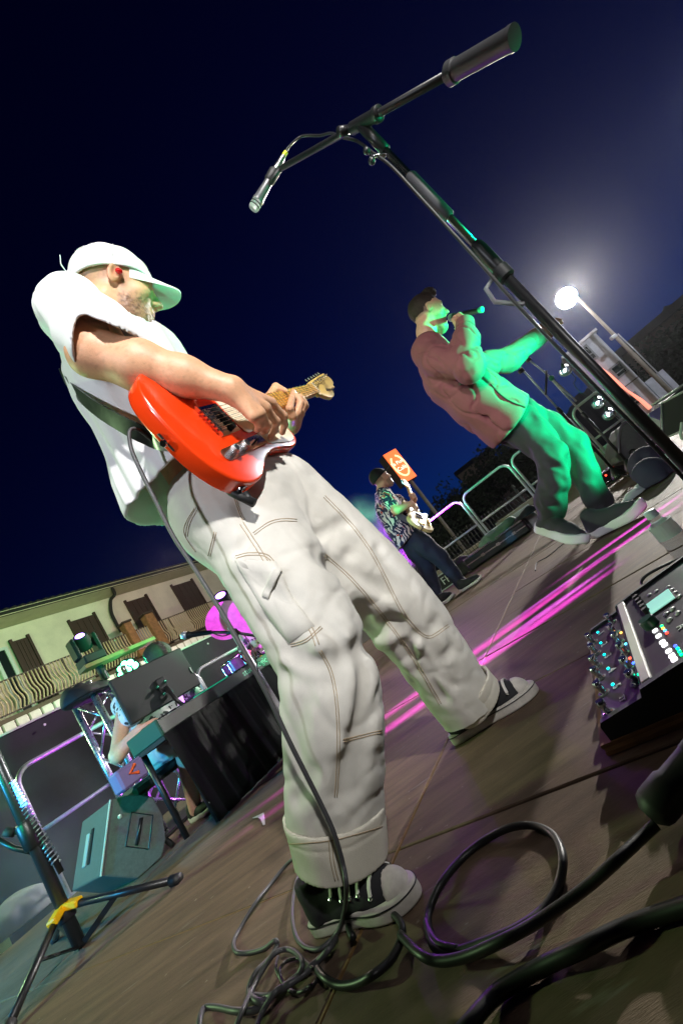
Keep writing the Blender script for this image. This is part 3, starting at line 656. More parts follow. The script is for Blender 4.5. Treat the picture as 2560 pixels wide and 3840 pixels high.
def guitar():
    t = empty('electric_guitar', G(0, 0, -.03), 'glossy orange-red electric guitar with cream pickguard and maple neck', 'guitar')
    body = [(-.135, 0), (-.133, -.05), (-.12, -.10), (-.095, -.14), (-.06, -.16), (-.02, -.163), (.02, -.150), (.055, -.133), (.09, -.123), (.125, -.122), (.16, -.128), (.20, -.137), (.235, -.137), (.262, -.122), (.271, -.098), (.262, -.076), (.240, -.060), (.215, -.050), (.198, -.040), (.194, -.031),
            (.246, -.0295), (.2465, .0295), (.256, .05), (.25, .085), (.23, .115), (.20, .132), (.165, .138), (.13, .132), (.095, .124), (.06, .125), (.02, .135), (-.02, .150), (-.06, .156), (-.095, .14), (-.12, .105), (-.132, .055)]
    bp = smooth_path(body, 4, True); MB().prism(bp, GO, GX, GY, GN, -.045, 0, .006).build('body', M_red, t, 'auto')
    pg = [(.070, .048), (.072, .085), (.10, .108), (.15, .120), (.20, .113), (.232, .09), (.243, .05), (.243, -.034), (.205, -.046), (.228, -.062), (.25, -.082), (.255, -.104), (.24, -.121), (.20, -.121), (.15, -.109), (.118, -.10), (.112, -.066), (.10, -.056), (.072, -.048)]
    MB().prism(smooth_path(pg, 3, True), GO, GX, GY, GN, .0005, .003, .0008).build('pickguard', M_cream, t, 'auto')
    br = MB().prism([(-.022, .042), (.063, .042), (.063, -.042), (-.022, -.042)], GO, GX, GY, GN, .0005, .0022).build('bridge', M_chrome, t)
    MB().box(G(-.0215, 0, .005), (.0015, .083, .010), np.array([GX, GY, GN])).build('lip', M_chrome, br)
    for k in range(6): y = -.026 + k * .0104; MB().box(G(-.002, y, .007), (.022, .0085, .007), np.array([GX, GY, GN]), bev=.0015).build('saddle', M_chrome, br); MB().cyl(G(-.020, y, .006), G(-.028, y, .006), .0028, n=8).build('screw', mat('red_reflect', srgb(200, 60, 50), rough=.2, metal=.8), br)
    MB().box(G(.04, 0, .006), (.020, .070, .010), np.array([GX * .97 + GY * .2, GY, GN]), bev=.003).build('bridge_pickup', M_blackm, t)
    MB().box(G(.165, 0, .007), (.024, .070, .011), np.array([GX, GY, GN]), bev=.004).build('neck_pickup', M_chrome, t)
    a = np.linspace(0, math.pi, 9); cp = [(-.058 - .014 * math.sin(q), -.083 + .0155 * math.cos(q)) for q in a] + [(.108 + .014 * math.sin(q), -.083 - .0155 * math.cos(q)) for q in a]
    MB().prism(cp, GO, GX, GY, GN, .0005, .0022).build('control_plate', M_chrome, t)
    for x in (-.035, .012):
        k = MB().lathe(G(x, -.083, .002), GN, [(.0098, 0), (.0098, .015), (.009, .017)], 20).build('knob', mat('knurled_metal', (.7, .7, .72), rough=.25, metal=1, bump=.5, bscale=900), t, 'auto')
        MB().lathe(G(x, -.083, .0195), GN, [(.007, 0), (.006, .001)], 16).build('cap', M_blackm, k)
    MB().box(G(.07, -.083, .008), (.006, .004, .014), np.array([GX, GY, GN]), bev=.001).build('switch', M_blackm, t)
    # neck, frets, dots, nut
    nk = [(.236, -.0285), (.648, -.021), (.648, .021), (.236, .0285)]
    neck = MB().prism(nk, GO, GX, GY, GN, -.012, .0115, .004).build('neck', M_maple, t, 'auto')
    for n in range(1, 22):
        x = .648 * 2 ** (-n / 12); w = np.interp(x, [.236, .648], [.0275, .0205]); MB().box(G(x, 0, .0118), (.0022, 2 * w, .0016), np.array([GX, GY, GN])).build('fret', M_chrome, neck)
    for n in (3, 5, 7, 9, 15, 17, 19): x = .648 * .5 * (2 ** (-n / 12) + 2 ** (-(n - 1) / 12)); MB().lathe(G(x, 0, .0112), GN, [(.0032, 0), (.0032, .0006)], 10).build('dot', M_dot, neck)
    MB().box(G(.650, 0, .0125), (.0045, .042, .004), np.array([GX, GY, GN])).build('nut', M_cream, neck)
    hs = [(.651, .021), (.664, .029), (.80, .046), (.822, .040), (.834, .020), (.826, .002), (.806, -.006), (.803, -.016), (.786, -.013), (.768, -.018), (.752, -.038), (.722, -.046), (.690, -.038), (.668, -.024), (.651, -.021)]
    HSC = lambda x: .651 + (x - .651) * 1.32
    hs = [(HSC(x), y * 1.15) for x, y in hs]
    head = MB().prism(smooth_path(hs, 3, True), GO, GX, GY, GN, -.012, .0035, .0015).build('headstock', mat('maple_pale', srgb(236, 200, 110), rough=.3, coat=.4), t, 'auto')
    for k in range(6):
        x = HSC(.678 + k * .0255); y = 1.15 * (.020 + k * .0029); MB().lathe(G(x, y, .003), GN, [(.005, 0), (.005, .002), (.0032, .0025), (.0032, .014)], 10).build('tuner_post', M_chrome, head, 'auto')
        MB().cyl(G(x, y + .006, -.006), G(x, y + .024, -.006), .002, n=6).build('tuner_shaft', M_chrome, head); MB().box(G(x, y + .026, -.006), (.009, .011, .006), np.array([GX, GY, GN]), bev=.002).build('tuner_button', M_chrome, head)
    text_mesh('headstock_script', 'Fender', .022, G(.775, -.022, .0042), -GX * .9 + GY * .1, -GY, M_dot, head)
    for k in range(6):
        y = -.0255 + k * .0102; y2 = -.0165 + k * .0066; x = HSC(.678 + k * .0255); MB().tube([G(-.004, y, .0135), G(.648, y2, .0148), G(x, .020 + k * .0029 - .003, .010)], .0007, 5).build('string', M_chrome, t)
    for x, y in ((-.138, .0), (.258, .085)): MB().lathe(G(x, y, -.022), nrm(GX * x * 3 + GY * y), [(.004, 0), (.004, .012), (.008, .014), (.007, .018)], 12).build('strap_button', M_chrome, t, 'auto')
    # strap: from the butt button down round the player's back
    sp = [G(-.145, .0, -.022), P(590, 1655, .865), P(505, 1615, .85), P(425, 1572, .855), P(350, 1525, .885), P(280, 1465, .95), P(235, 1410, 1.05)]
    sp = smooth_path(sp, 5); ribbon(sp, np.array([-.35, -.6, -.45]), .042, .004, 'strap', mat('strap_leather', (.018, .022, .02), rough=.32, var=.2, scale=30), t)
    # jack socket
    MB().lathe(G(-.072, -.154, -.022), nrm(-GY - GX * .25), [(.011, -.002), (.011, .004), (.007, .005)], 16).build('jack_socket', M_chrome, t, 'auto')
    return t
guitar()
JACK = G(-.072, -.154, -.022); JD = nrm(-GY - GX * .25)
def guitar_cable():
    t = empty('guitar_cable', JACK, 'grey instrument cable hanging from the orange guitar to the floor', 'cable')
    e0 = JACK + JD * .012; e1 = JACK + JD * .042; back = nrm(P(800, 1770, .9) - P(940, 1838, .9))
    pl = MB(); pl.cyl(e0, e1, .0075, n=12); pl.tube([e1 - JD * .006 - back * .008, e1 - JD * .006 + back * .05, e1 - JD * .006 + back * .066], [.010, .0095, .005], 12)
    pl.build('plug', M_rubber, t, True)
    c = [e1 - JD * .006 + back * .066, P(750, 1760, .87), P(690, 1705, .85), P(640, 1680, .845), P(605, 1672, .86)]
    MB().tube(smooth_path(c, 8), .0042, 8).build('cord', mat('cable_grey', (.055, .055, .06), rough=.5), t, True)
    px = [(575, 1655, .875), (520, 1612, .84), (488, 1616, .825), (492, 1680, .82), (530, 1770, .82), (585, 1880, .82), (650, 2010, .82), (735, 2140, .82), (840, 2310, .81), (930, 2470, .80), (1010, 2620, .80), (1080, 2770, .80), (1140, 2890, .805), (1200, 3010, .81), (1250, 3120, .81), (1285, 3240, .81), (1298, 3330, .80)]
    MB().tube(smooth_path([P(*q) for q in px] + [PZ(1290, 3420, .04), PZ(1262, 3500, .006), PZ(1190, 3560, .005), PZ(1120, 3530, .006), PZ(1096, 3440, .012), PZ(1105, 3330, .008), PZ(1130, 3250, .005)], 8), .0042, 8).build('cord', MATS['cable_grey'], t, True)
guitar_cable()

# ================================================================== PEOPLE
M_skin = mat('skin', (.6, .4, .3), rough=.48, vcol=True, var=.08, scale=75, bump=.10, bscale=420, sss=.06)
SKIN = np.array(srgb(222, 170, 132)); SKINR = np.array(srgb(214, 140, 112))
def rotm(ax, a):
    ax = nrm(ax); K = np.array([[0, -ax[2], ax[1]], [ax[2], 0, -ax[0]], [-ax[1], ax[0], 0]]); return np.eye(3) + math.sin(a) * K + (1 - math.cos(a)) * K @ K
def head_frame(fwd, up): f = nrm(fwd); u = nrm(np.asarray(up, float) - f * (np.asarray(up) @ f)); return np.array([f, np.cross(u, f), u])     # rows: forward, left, up
def head_sdf(q, mouth=0.0, ears=True):
    """head in its own frame: x forward, y left, z up, origin between the ears (metres)"""
    d = ell(q, (-.012, 0, .040), (.100, .077, .092))
    d = smin(d, ell(q, (.034, 0, -.030), (.062, .060, .085)), .045)
    d = smin(d, ell(q, (.060 - mouth * .25, 0, -.098 - mouth), (.034, .034, .026)), .035)
    d = smin(d, cap(q, (-.028, .048, -.055), (.058 - mouth * .3, .030, -.100 - mouth), .020, .016), .03); d = smin(d, cap(q, (-.028, -.048, -.055), (.058 - mouth * .3, -.030, -.100 - mouth), .020, .016), .03)
    d = smin(d, cap(q, (.076, -.032, .034), (.076, .032, .034), .017), .016)                 # brow
    for s in (-1, 1):
        d = smin(d, ell(q, (.062, s * .044, -.018), (.026, .024, .020)), .02)                 # cheek
        d = smax(d, -ell(q, (.100, s * .033, .010), (.020, .020, .013)), .012)                # socket
        d = smin(d, ell(q, (.074, s * .032, .010), (.0155, .016, .0135)), .005)              # eyeball and lid
    d = smin(d, cap(q, (.092, 0, .028), (.117, 0, -.016), .0075, .0115), .012)               # nose
    for s in (-1, 1): d = smin(d, ell(q, (.104, s * .0125, -.020), (.013, .0085, .0095)), .006)
    for s in (-1, 1): d = smax(d, -ell(q, (.109, s * .008, -.029), (.006, .0035, .006)), .003)
    if mouth: d = smax(d, -ell(q, (.100, 0, -.062 - mouth * .5), (.030, .022, .010 + mouth * .6)), .008)
    d = smin(d, ell(q, (.090, 0, -.050), (.013, .024, .0065)), .006); d = smin(d, ell(q, (.088 - mouth * .2, 0, -.064 - mouth), (.012, .020, .007)), .006)
    if not mouth: d = smax(d, -cap(q, (.104, -.02, -.0568), (.104, .02, -.0568), .0022), .004)
    if ears:
        for s in (-1, 1):
            R = rotm((0, 0, 1), s * .35) @ rotm((0, 1, 0), -.2)
            e = ell(q, (-.008, s * .080, .002), (.019, .0085, .033), R); e = smax(e, -ell(q, (-.004, s * .087, .006), (.010, .008, .019), R), .006)
            e = smin(e, ell(q, (.006, s * .078, -.004), (.005, .006, .009), R), .004); d = smin(d, e, .006)
    return d
def chainsm(p, pts, rad, k): return chain(p, pts, rad, k)

# ---------------------------------------------------------------- near player
F_ = nrm([.92, -.38, 0]); L_ = np.array([.38, .92, 0]); Z_ = np.array([0, 0, 1.0])
HC = np.array([-.160, 1.100, 1.617])                                        # head centre, between the ears
HF = nrm([.712, .558, -.425]); HR = head_frame(HF, [.48, .055, .876])
def hq(p): return ((p - HC.astype(f32)) @ HR.T.astype(f32))
def hw(x, y, z): return HC + np.array([x, y, z]) @ HR
NB = np.array([-.225, 1.07, 1.425])                              # neck base
SHR = P(262, 1158, .915); ELR = P(350, 1318, .80); WRR = PG(868, 1462, .075)
SHL = NB + L_ * .165 + [-.03, 0, -.01]; ELL = P(1010, 1600, 1.42); WRL = P(1075, 1590, 1.34)
def neck_sdf(p): return chain(p, [hw(-.03, 0, -.03), hw(-.05, 0, -.10), NB], [.058, .056, .066], .03)
def g_head(p):
    d = head_sdf(hq(p)); d = smin(d, neck_sdf(p), .02)
    q = hq(p); jaw = np.clip((-q[:, 2] - .030) * 30, 0, 1) * np.clip((q[:, 0] - .0) * 30, 0, 1); w = jaw * (np.abs(d) < .03)
    return d - (w * (.0035 + .0022 * vnoise(p, 300) + .0015 * vnoise(p, 700)) if w.any() else 0)
def g_headcol(V):
    q = hq(V); x, y, z = q.T; n = vnoise(V, 120) * .5 + vnoise(V, 300) * .5
    c = np.tile(SKIN, (len(V), 1)); dk = np.array(srgb(46, 33, 26))
    line = -.035 + .75 * np.clip(.055 - x, 0, .06) * 0 - np.clip(x - .065, 0, .05) * .2
    b = np.clip((-.030 + .30 * (.02 - np.abs(x - .02)) * 0 - z) * 45 + .3 * n, 0, 1) * np.clip((x + .002) * 70 + .4 * n, 0, 1)
    b *= 1 - np.clip(1 - (np.abs(z + .058) / .010), 0, 1) * np.clip((x - .085) * 200, 0, 1)       # lips
    side = np.clip((x + .0) * 60, 0, 1) * np.clip((.03 - x) * 60, 0, 1) * np.clip((.03 - z) * 40, 0, 1) * np.clip((z + .04) * 60, 0, 1) * (np.abs(y) > .05) * .55    # sideburn
    hair = np.clip((-.012 - x) * 60, 0, 1) * np.clip((z + .045) * 30, 0, 1) * .5
    brow = (np.abs(z - .030 - .006 * np.sin(np.abs(y) * 60)) < .0045) & (x > .06) & (np.abs(y) > .014) & (np.abs(y) < .05)
    w = np.clip(np.maximum(b * (.62 + .38 * n), np.maximum(side, hair) * (.8 + .3 * n)), 0, .92)
    w = np.maximum(w, brow * .85); red = np.clip(1 - np.abs(y) / .02, 0, 1) * np.clip((x - .1) * 80, 0, .5) + .35 * (np.abs(y) > .078)
    c = c * (1 - red[:, None]) + SKINR * red[:, None]
    lip = (np.abs(z + .057) < .012) & (x > .088) & (np.abs(y) < .02); c[lip] = np.array(srgb(186, 110, 96))
    return c * (1 - w[:, None]) + dk * w[:, None]
# right hand over the strings: knuckle, middle joint, last joint, tip for each finger, placed in front of the guitar's face
def finger(p, js, r): return chain(p, js, r, .004)
RH = {  # photo pixels with the height above the guitar face
 'index': [(1013, 1512, .075), (1062, 1560, .062), (1068, 1592, .038), (1058, 1622, .016)],
 'middle': [(992, 1530, .080), (1034, 1580, .064), (1030, 1612, .038), (1014, 1640, .014)],
 'ring': [(972, 1550, .080), (1000, 1592, .062), (996, 1612, .040), (986, 1622, .020)],
 'small': [(948, 1562, .074), (972, 1592, .058), (970, 1606, .042), (962, 1614, .030)],
 'thumb': [(930, 1488, .060), (985, 1520, .044), (1020, 1560, .030), (1040, 1590, .018)]}
RHJ = {k: [PG(*q) for q in v] for k, v in RH.items()}
def g_rarm(p):
    d = chain(p, [SHR, SHR * .45 + ELR * .55 + [0, -.0, 0], ELR], [.050, .050, .046], .03)
    fa = ELR * .68 + WRR * .32 + np.array([-.0, 0, -.006]); d = smin(d, chain(p, [ELR, fa, ELR * .35 + WRR * .65, WRR], [.045, .050, .040, .029], .03), .03)
    d = smin(d, cap(p, ELR + [-.02, .0, -.012], ELR * .85 + WRR * .15 + [-.012, 0, -.012], .026), .025)
    kn = [RHJ[k][0] for k in ('index', 'middle', 'ring', 'small')]
    for k, r in zip(kn, (.0155, .0155, .0145, .013)): d = smin(d, cap(p, WRR, k, .022, r), .014)
    d = smin(d, cap(p, WRR, RHJ['thumb'][0], .022, .016), .014)
    for k in RHJ:
        r = {'thumb': [.0145, .0125, .011, .0085], 'small': [.0105, .0088, .0078, .0065]}.get(k, [.0128, .0105, .0092, .0078]); d = smin(d, finger(p, RHJ[k], r), .006)
        if k != 'thumb': d = smin(d, ell(p, RHJ[k][1], (.0115,) * 3), .003)
    for a in (.2, .7): d = d - .0022 * np.exp(-(cap(p, WRR * (1 - .9) + kn[1] * .9 * 1, WRR, .001) / .006) ** 2) * a
    return d
LH = {'index': [(1094, 1560, .030), (1086, 1532, .044), (1094, 1498, .040), (1101, 1468, .026)],
      'middle': [(1112, 1548, .020), (1128, 1512, .040), (1112, 1486, .042), (1098, 1484, .024)],
      'ring': [(1122, 1546, .006), (1142, 1514, .030), (1126, 1490, .036), (1110, 1484, .022)],
      'small': [(1126, 1552, -.010), (1148, 1522, .012), (1138, 1502, .026), (1122, 1494, .020)],
      'thumb': [(1060, 1560, -.02), (1008, 1490, -.020), (1034, 1450, -.004), (1068, 1466, .016)]}
LHJ = {k: [PG(*q) for q in v] for k, v in LH.items()}
WRLg = PG(1088, 1592, -.05)
def g_larm(p):
    d = chain(p, [SHL, ELL, WRLg], [.055, .046, .030], .03)
    pc = np.mean([LHJ[k][0] for k in ('index', 'middle', 'ring', 'small')], 0)
    for k in ('index', 'middle', 'ring', 'small'): d = smin(d, cap(p, WRLg, LHJ[k][0], .024, .014), .014)
    d = smin(d, cap(p, WRLg * .5 + pc * .5, LHJ['thumb'][1], .02, .014), .014)
    for k in LHJ:
        r = {'thumb': [.015, .013, .012, .0092], 'small': [.0105, .0088, .0078, .0066]}.get(k, [.0125, .0108, .0096, .008]); d = smin(d, finger(p, LHJ[k], r), .005)
    return d
def armcol(V):
    n = vnoise(V, 25) * .5 + vnoise(V, 70) * .5; c = np.tile(SKIN, (len(V), 1)); e = np.exp(-(np.linalg.norm(V - ELR, axis=1) / .05) ** 2) * .4
    tip = np.zeros(len(V))
    for J in (RHJ, LHJ):
        for k in J: tip = np.maximum(tip, np.exp(-(np.linalg.norm(V - J[k][3], axis=1) / .014) ** 2) * .5); tip = np.maximum(tip, np.exp(-(np.linalg.norm(V - J[k][1], axis=1) / .010) ** 2) * .4)
    fr = vnoise(V * A(1, 1, 1), 260); hairs = np.clip((vnoise(V, 190, 3) - .35) * 1.2, 0, .35)[:, None] * (V[:, 2] > .9)[:, None]; w = np.clip(e + tip + .10 * n + .05 * fr, 0, .75)[:, None]; c = c * (1 - w) + SKINR * w; return c * (1 - hairs * .4) + np.array(srgb(96, 66, 44)) * hairs * .4
PEL = np.array([-.21, 1.10, .88]); HPR = PEL - L_ * .10 + [0, 0, -.05]; HPL = PEL + L_ * .10 + [0, 0, -.05]
KNR = P(1222, 2480, .925); ANR = PZ(1255, 3330, .10); KNL = P(1540, 2265, 1.25); ANL = PZ(1748, 2720, .10)
NLQ = [(900, 1960, 1.03), (1110, 2265, .96), (1215, 2455, .93), (1252, 2790, .93), (1262, 3110, .95), (1275, 3240, .95)]; FLQ = [(1045, 1890, 1.17), (1375, 2165, 1.23), (1510, 2305, 1.26), (1600, 2430, 1.29), (1680, 2545, 1.32), (1730, 2610, 1.34)]
def g_torso(p):
    d = chain(p, [NB, NB + [-.02, .0, -.18], PEL + [0, 0, .12], PEL], [.065, .10, .085, .11], .06, L_, .72)
    for C in (NLQ, FLQ): d = smin(d, chain(p, [P(*q) for q in C], [.07, .065, .05, .045, .04, .035], .03), .05)
    return d
def g_bodycol(V):
    c = armcol(V); m = np.linalg.norm(V - HC, axis=1) < .21; c[m] = g_headcol(V[m]); return c
def bb(pts, m): pts = np.array(pts); return pts.min(0) - m, pts.max(0) + m
def near_player():
    rp = [SHR, ELR, WRR] + [j for k in RHJ for j in RHJ[k]]; lp = [ELL, WRLg] + [j for k in LHJ for j in LHJ[k]]
    me = sdf_obj('person', g_head, HC - .19, HC + .17, .0028, M_skin, None, 1, g_bodycol,
                 extra=[(g_rarm, *bb(rp, .07), .0034), (g_larm, *bb(lp, .04), .0032), (g_torso, *bb([NB, PEL] + [P(*q) for q in NLQ + FLQ], .14), .012)], margin=.012)
    setup(me, 'guitarist in white cap, white oversized tee and cream carpenter jeans, head bowed', 'person')
    return me
GP = near_player()

# ---------------------------------------------------------------- cap and ear monitor
M_cotton = mat('white_cotton', (.80, .80, .80), rough=.85, var=.03, scale=6, bump=.10, bscale=420, sheen=.15)
M_cotton2 = mat('white_twill', (.80, .80, .80), rough=.8, var=.03, scale=20, bump=.10, bscale=500)
def g_cap():
    def fn(p):
        q = hq(p); x, y, z = q.T; o = ell(q, (-.012, 0, .040), (.113, .090, .101)); o = o - .0012 * np.cos(np.arctan2(y, x + .012) * 6) ; rim = (.024 + .20 * x) - z
        return np.maximum(np.maximum(o, -(ell(q, (-.012, 0, .040), (.106, .083, .094)))), rim)
    o = sdf_obj('cap', fn, HC - .16, HC + .19, .003, M_cotton2, GP, 1, margin=.012)
    V = []; F = []; n, m = 24, 10
    for sgn in (1, -1):
        for i in range(n + 1):
            s_ = -1 + 2 * i / n; y = .078 * s_
            for j in range(m + 1):
                t = j / m; x0 = -.012 + .108 * math.sqrt(max(0, 1 - (y / .0875) ** 2)); ln = .092 * math.sqrt(max(0, 1 - s_ ** 4)) ; x = x0 + t * ln - .006
                z = .024 + .20 * x0 + .004 - t * .010 - 3.2 * y * y * (.35 + .65 * t) + .003 * sgn; V.append(hw(x, y * (1 - .08 * t), z))
    k = (n + 1) * (m + 1)
    for i in range(n):
        for j in range(m): a = i * (m + 1) + j; F += [(a, a + m + 1, a + m + 2, a + 1), (k + a + 1, k + a + m + 2, k + a + m + 1, k + a)]
    for j in range(m):
        for i0 in (0, n): a = i0 * (m + 1) + j; F.append((a, a + 1, k + a + 1, k + a))
    for i in range(n): a = i * (m + 1) + m; F.append((a, a + m + 1, k + a + m + 1, k + a))
    b = mkmesh('brim', V, F, M_cotton2, o); smooth_by_angle(b, 50)
    MB().lathe(hw(-.012, 0, .139), HR[2], [(.007, 0), (.006, .004), (.002, .006)], 14).build('top_button', M_cotton2, o, 'auto')
    ribbon([hw(-.118, -.035, .012), hw(-.128, -.012, .010), hw(-.128, .012, .010), hw(-.118, .035, .012)], -HR[0], .026, .003, 'back_strap', M_cotton2, o)
    ribbon([hw(-.126, -.02, .016), hw(-.140, -.030, .03), hw(-.142, -.034, .052)], -HR[0], .016, .002, 'strap_tail', M_cotton2, o)
    for k in range(6):
        a = k * math.pi / 3 + .52; pts = [hw(-.012 + .1137 * math.cos(a) * math.cos(b_), .0907 * math.sin(a) * math.cos(b_), .040 + .1017 * math.sin(b_)) for b_ in np.linspace(.05, 1.5, 12)]
        MB().tube(pts, .0009, 5).build('panel_seam', mat('cap_thread', (.66, .66, .66), rough=.8), o)
    MB().sphere(hw(.004, -.0885, .002), (.010, .008, .009), 14, HR).build('ear_monitor', mat('red_acrylic', srgb(190, 14, 12), rough=.12, coat=1), GP, True)
g_cap()
# ---------------------------------------------------------------- oversized T-shirt (hollow: hem, neck and sleeve openings are real)
_dv = nrm(ray(347, 1233)); SL_D = nrm(.84 * (_right * .93 - _up * .37) - .42 * _dv); SLE = P(356, 1258, .832)
LSZ = [.90, .97, 1.10, 1.20, 1.30, 1.40, 1.48, 1.55]
LCX = [-.250, -.250, -.242, -.240, -.243, -.240, -.235, -.235]; LCY = [1.085, 1.085, 1.08, 1.075, 1.07, 1.07, 1.07, 1.07]
LA = [.182, .174, .145, .132, .138, .140, .115, .08]; LB = [.205, .205, .20, .195, .185, .165, .12, .08]
def g_loft(p, off=0.0):
    z = p[:, 2]; cx = np.interp(z, LSZ, LCX).astype(f32); cy = np.interp(z, LSZ, LCY).astype(f32); a = np.interp(z, LSZ, LA).astype(f32) - off; b = np.interp(z, LSZ, LB).astype(f32) - off
    dx = p[:, 0] - cx; dy = p[:, 1] - cy; f = dx * F_[0] + dy * F_[1]; l = dx * L_[0] + dy * L_[1]
    k = (np.abs(f / a) ** 2.3 + np.abs(l / b) ** 2.3) ** (1 / 2.3); d = (k - 1) * np.minimum(a, b)
    return smax(d, z - (1.462 - off), .05)
def shirt_folds(p):
    dx = p[:, 0] + .25; dy = p[:, 1] - 1.08; th = np.arctan2(dy, dx); z = p[:, 2]
    q = np.stack([np.cos(th) * 1.9, np.sin(th) * 1.9, z * 1.3 + .4 * np.cos(th)], 1).astype(f32)
    w = .006 + .009 * np.clip((1.35 - z) / .35, 0, 1)
    v = vnoise(q, 1.7, 3.1) + .6 * vnoise(q, 3.6, 9.4); v = v - .35 * np.abs(v)
    s = np.abs(vnoise(p, 7.0, 5.0)) * .006
    a = p * A(1.0, 1.0, .55); r = np.linalg.norm(p - SHR.astype(f32), axis=1); cr = np.exp(-(vnoise(a, 8.0, 61.0) / .10) ** 2) * (.35 + np.exp(-(r / .16) ** 2)) + .6 * np.exp(-(vnoise(a, 15.0, 71.0) / .12) ** 2) * np.exp(-(r / .2) ** 2)
    return w * v - s - .0042 * cr
def _imgn(x, y, cx, cy, back): d = nrm(ray(x, y)); n = cx * _right - cy * _up; n = nrm(n - d * (n @ d)); return nrm(n - back * d).astype(f32), P(x, y, .86).astype(f32)
SN1, SQ1 = _imgn(392, 1212, .99, .12, .30); SN2, SQ2 = _imgn(385, 1252, -.30, .95, .12)
def g_sleeve(p, off=0.0, ext=0.0):
    d = chain(p, [NB * .35 + SHR * .65 + [0, 0, -.03], SHR + [0, 0, -.004], SLE, SLE + nrm(SLE - SHR) * .08], [.060 - off, .079 - off, .082 - off, .084 - off], .04)
    return np.maximum(d, smin((p - SQ1) @ SN1, (p - SQ2) @ SN2, .02) - ext)
def g_sleeveL(p, off=0.0): return chain(p, [NB * .4 + SHL * .6, SHL, SHL * .6 + ELL * .4], [.075 - off, .072 - off, .070 - off], .04)
def shirt_outer(p, off=0.0, cut=True):
    fo = shirt_folds(p)
    b = smin(g_loft(p, off), g_sleeve(p, off, 0 if cut else .06), .05); b = smin(b, g_sleeveL(p, off), .05); b = b - fo
    if cut:
        hem = .948 + .005 * np.sin(p[:, 0] * 14 + p[:, 1] * 9); b = np.maximum(b, hem - p[:, 2])
    return b
CN, CQ = _imgn(445, 1165, .63, -.78, .25); CQ = P(445, 1165, .98).astype(f32)
def g_shirt(p):
    d = np.maximum(shirt_outer(p), -shirt_outer(p, .0085, False))
    nd = chain(p, [hw(-.03, 0, -.04), hw(-.02, 0, -.11), NB + [.035, -.01, -.015]], [.078, .076, .066], .02); nd = np.minimum(nd, cap(p, hw(.03, 0, -.09), hw(.075, 0, -.15), .066, .05)); cv = smax(-((p - CQ) @ CN), chain(p, [hw(0, 0, 0), hw(-.01, 0, -.11), NB + [.03, -.03, -.01]], [.12, .115, .085]), .02); d = smax(d, -np.minimum(nd, cv), .008)
    return d
SHIRT = sdf_obj('t_shirt', g_shirt, (-.56, .68, .90), (.06, 1.45, 1.62), .0044, M_cotton, GP, 2, margin=.02)

# ---------------------------------------------------------------- carpenter jeans with turn-ups
M_denim = mat('cream_denim', srgb(208, 205, 196), rough=.9, var=.10, scale=9, bump=.07, bscale=520, sheen=.1)
M_thread = mat('tan_thread', srgb(172, 152, 122), rough=.8)
NL = [(895, 1930, 1.035, .122), (995, 2075, 1.0, .114), (1110, 2265, .96, .106), (1215, 2455, .93, .098), (1245, 2620, .925, .101), (1252, 2790, .93, .098), (1250, 2960, .94, .094), (1262, 3110, .95, .092)]
FL = [(1045, 1880, 1.17, .13), (1210, 2010, 1.2, .118), (1375, 2165, 1.23, .112), (1510, 2305, 1.26, .106), (1600, 2430, 1.29, .100), (1680, 2545, 1.32, .094), (1740, 2630, 1.34, .089), (1772, 2680, 1.35, .086)]
NLP = [P(a, b, c) for a, b, c, d in NL]; NLR = [q[3] for q in NL]; FLP = [P(a, b, c) for a, b, c, d in FL]; FLR = [q[3] for q in FL]
NLs = smooth_path(np.hstack([NLP, np.array(NLR)[:, None]]), 3); FLs = smooth_path(np.hstack([FLP, np.array(FLR)[:, None]]), 3)
WB = PEL + np.array([.01, 0, .045])
CUN = [P(1252, 3032, .945), P(1280, 3216, .945)]; CUF = [P(1742, 2592, 1.335), P(1798, 2638, 1.345)]
def denim_base(p):
    d = chain(p, NLs[:, :3], NLs[:, 3]); d2 = chain(p, FLs[:, :3], FLs[:, 3]); d = smin(d, d2, .03)
    q = p - WB.astype(f32); f = q @ F_.astype(f32); l = q @ L_.astype(f32); z = q[:, 2]
    hip = ell(np.stack([f, l, z], 1), (-.005, 0, -.07), (.150, .18, .160)); d = smin(d, hip, .07)
    # baggy seat and low crotch web between the legs
    d = smin(d, cap(p, P(1010, 2030, 1.08), P(1240, 2230, 1.12), .10, .075), .06)
    return d
_NV, _NF = sdf_mesh(denim_base, (-.62, .68, .05), (.30, 1.56, 1.02), .014)
_bv = BVHTree.FromPolygons([Vector(v) for v in _NV], [tuple(f) for f in _NF.tolist()])
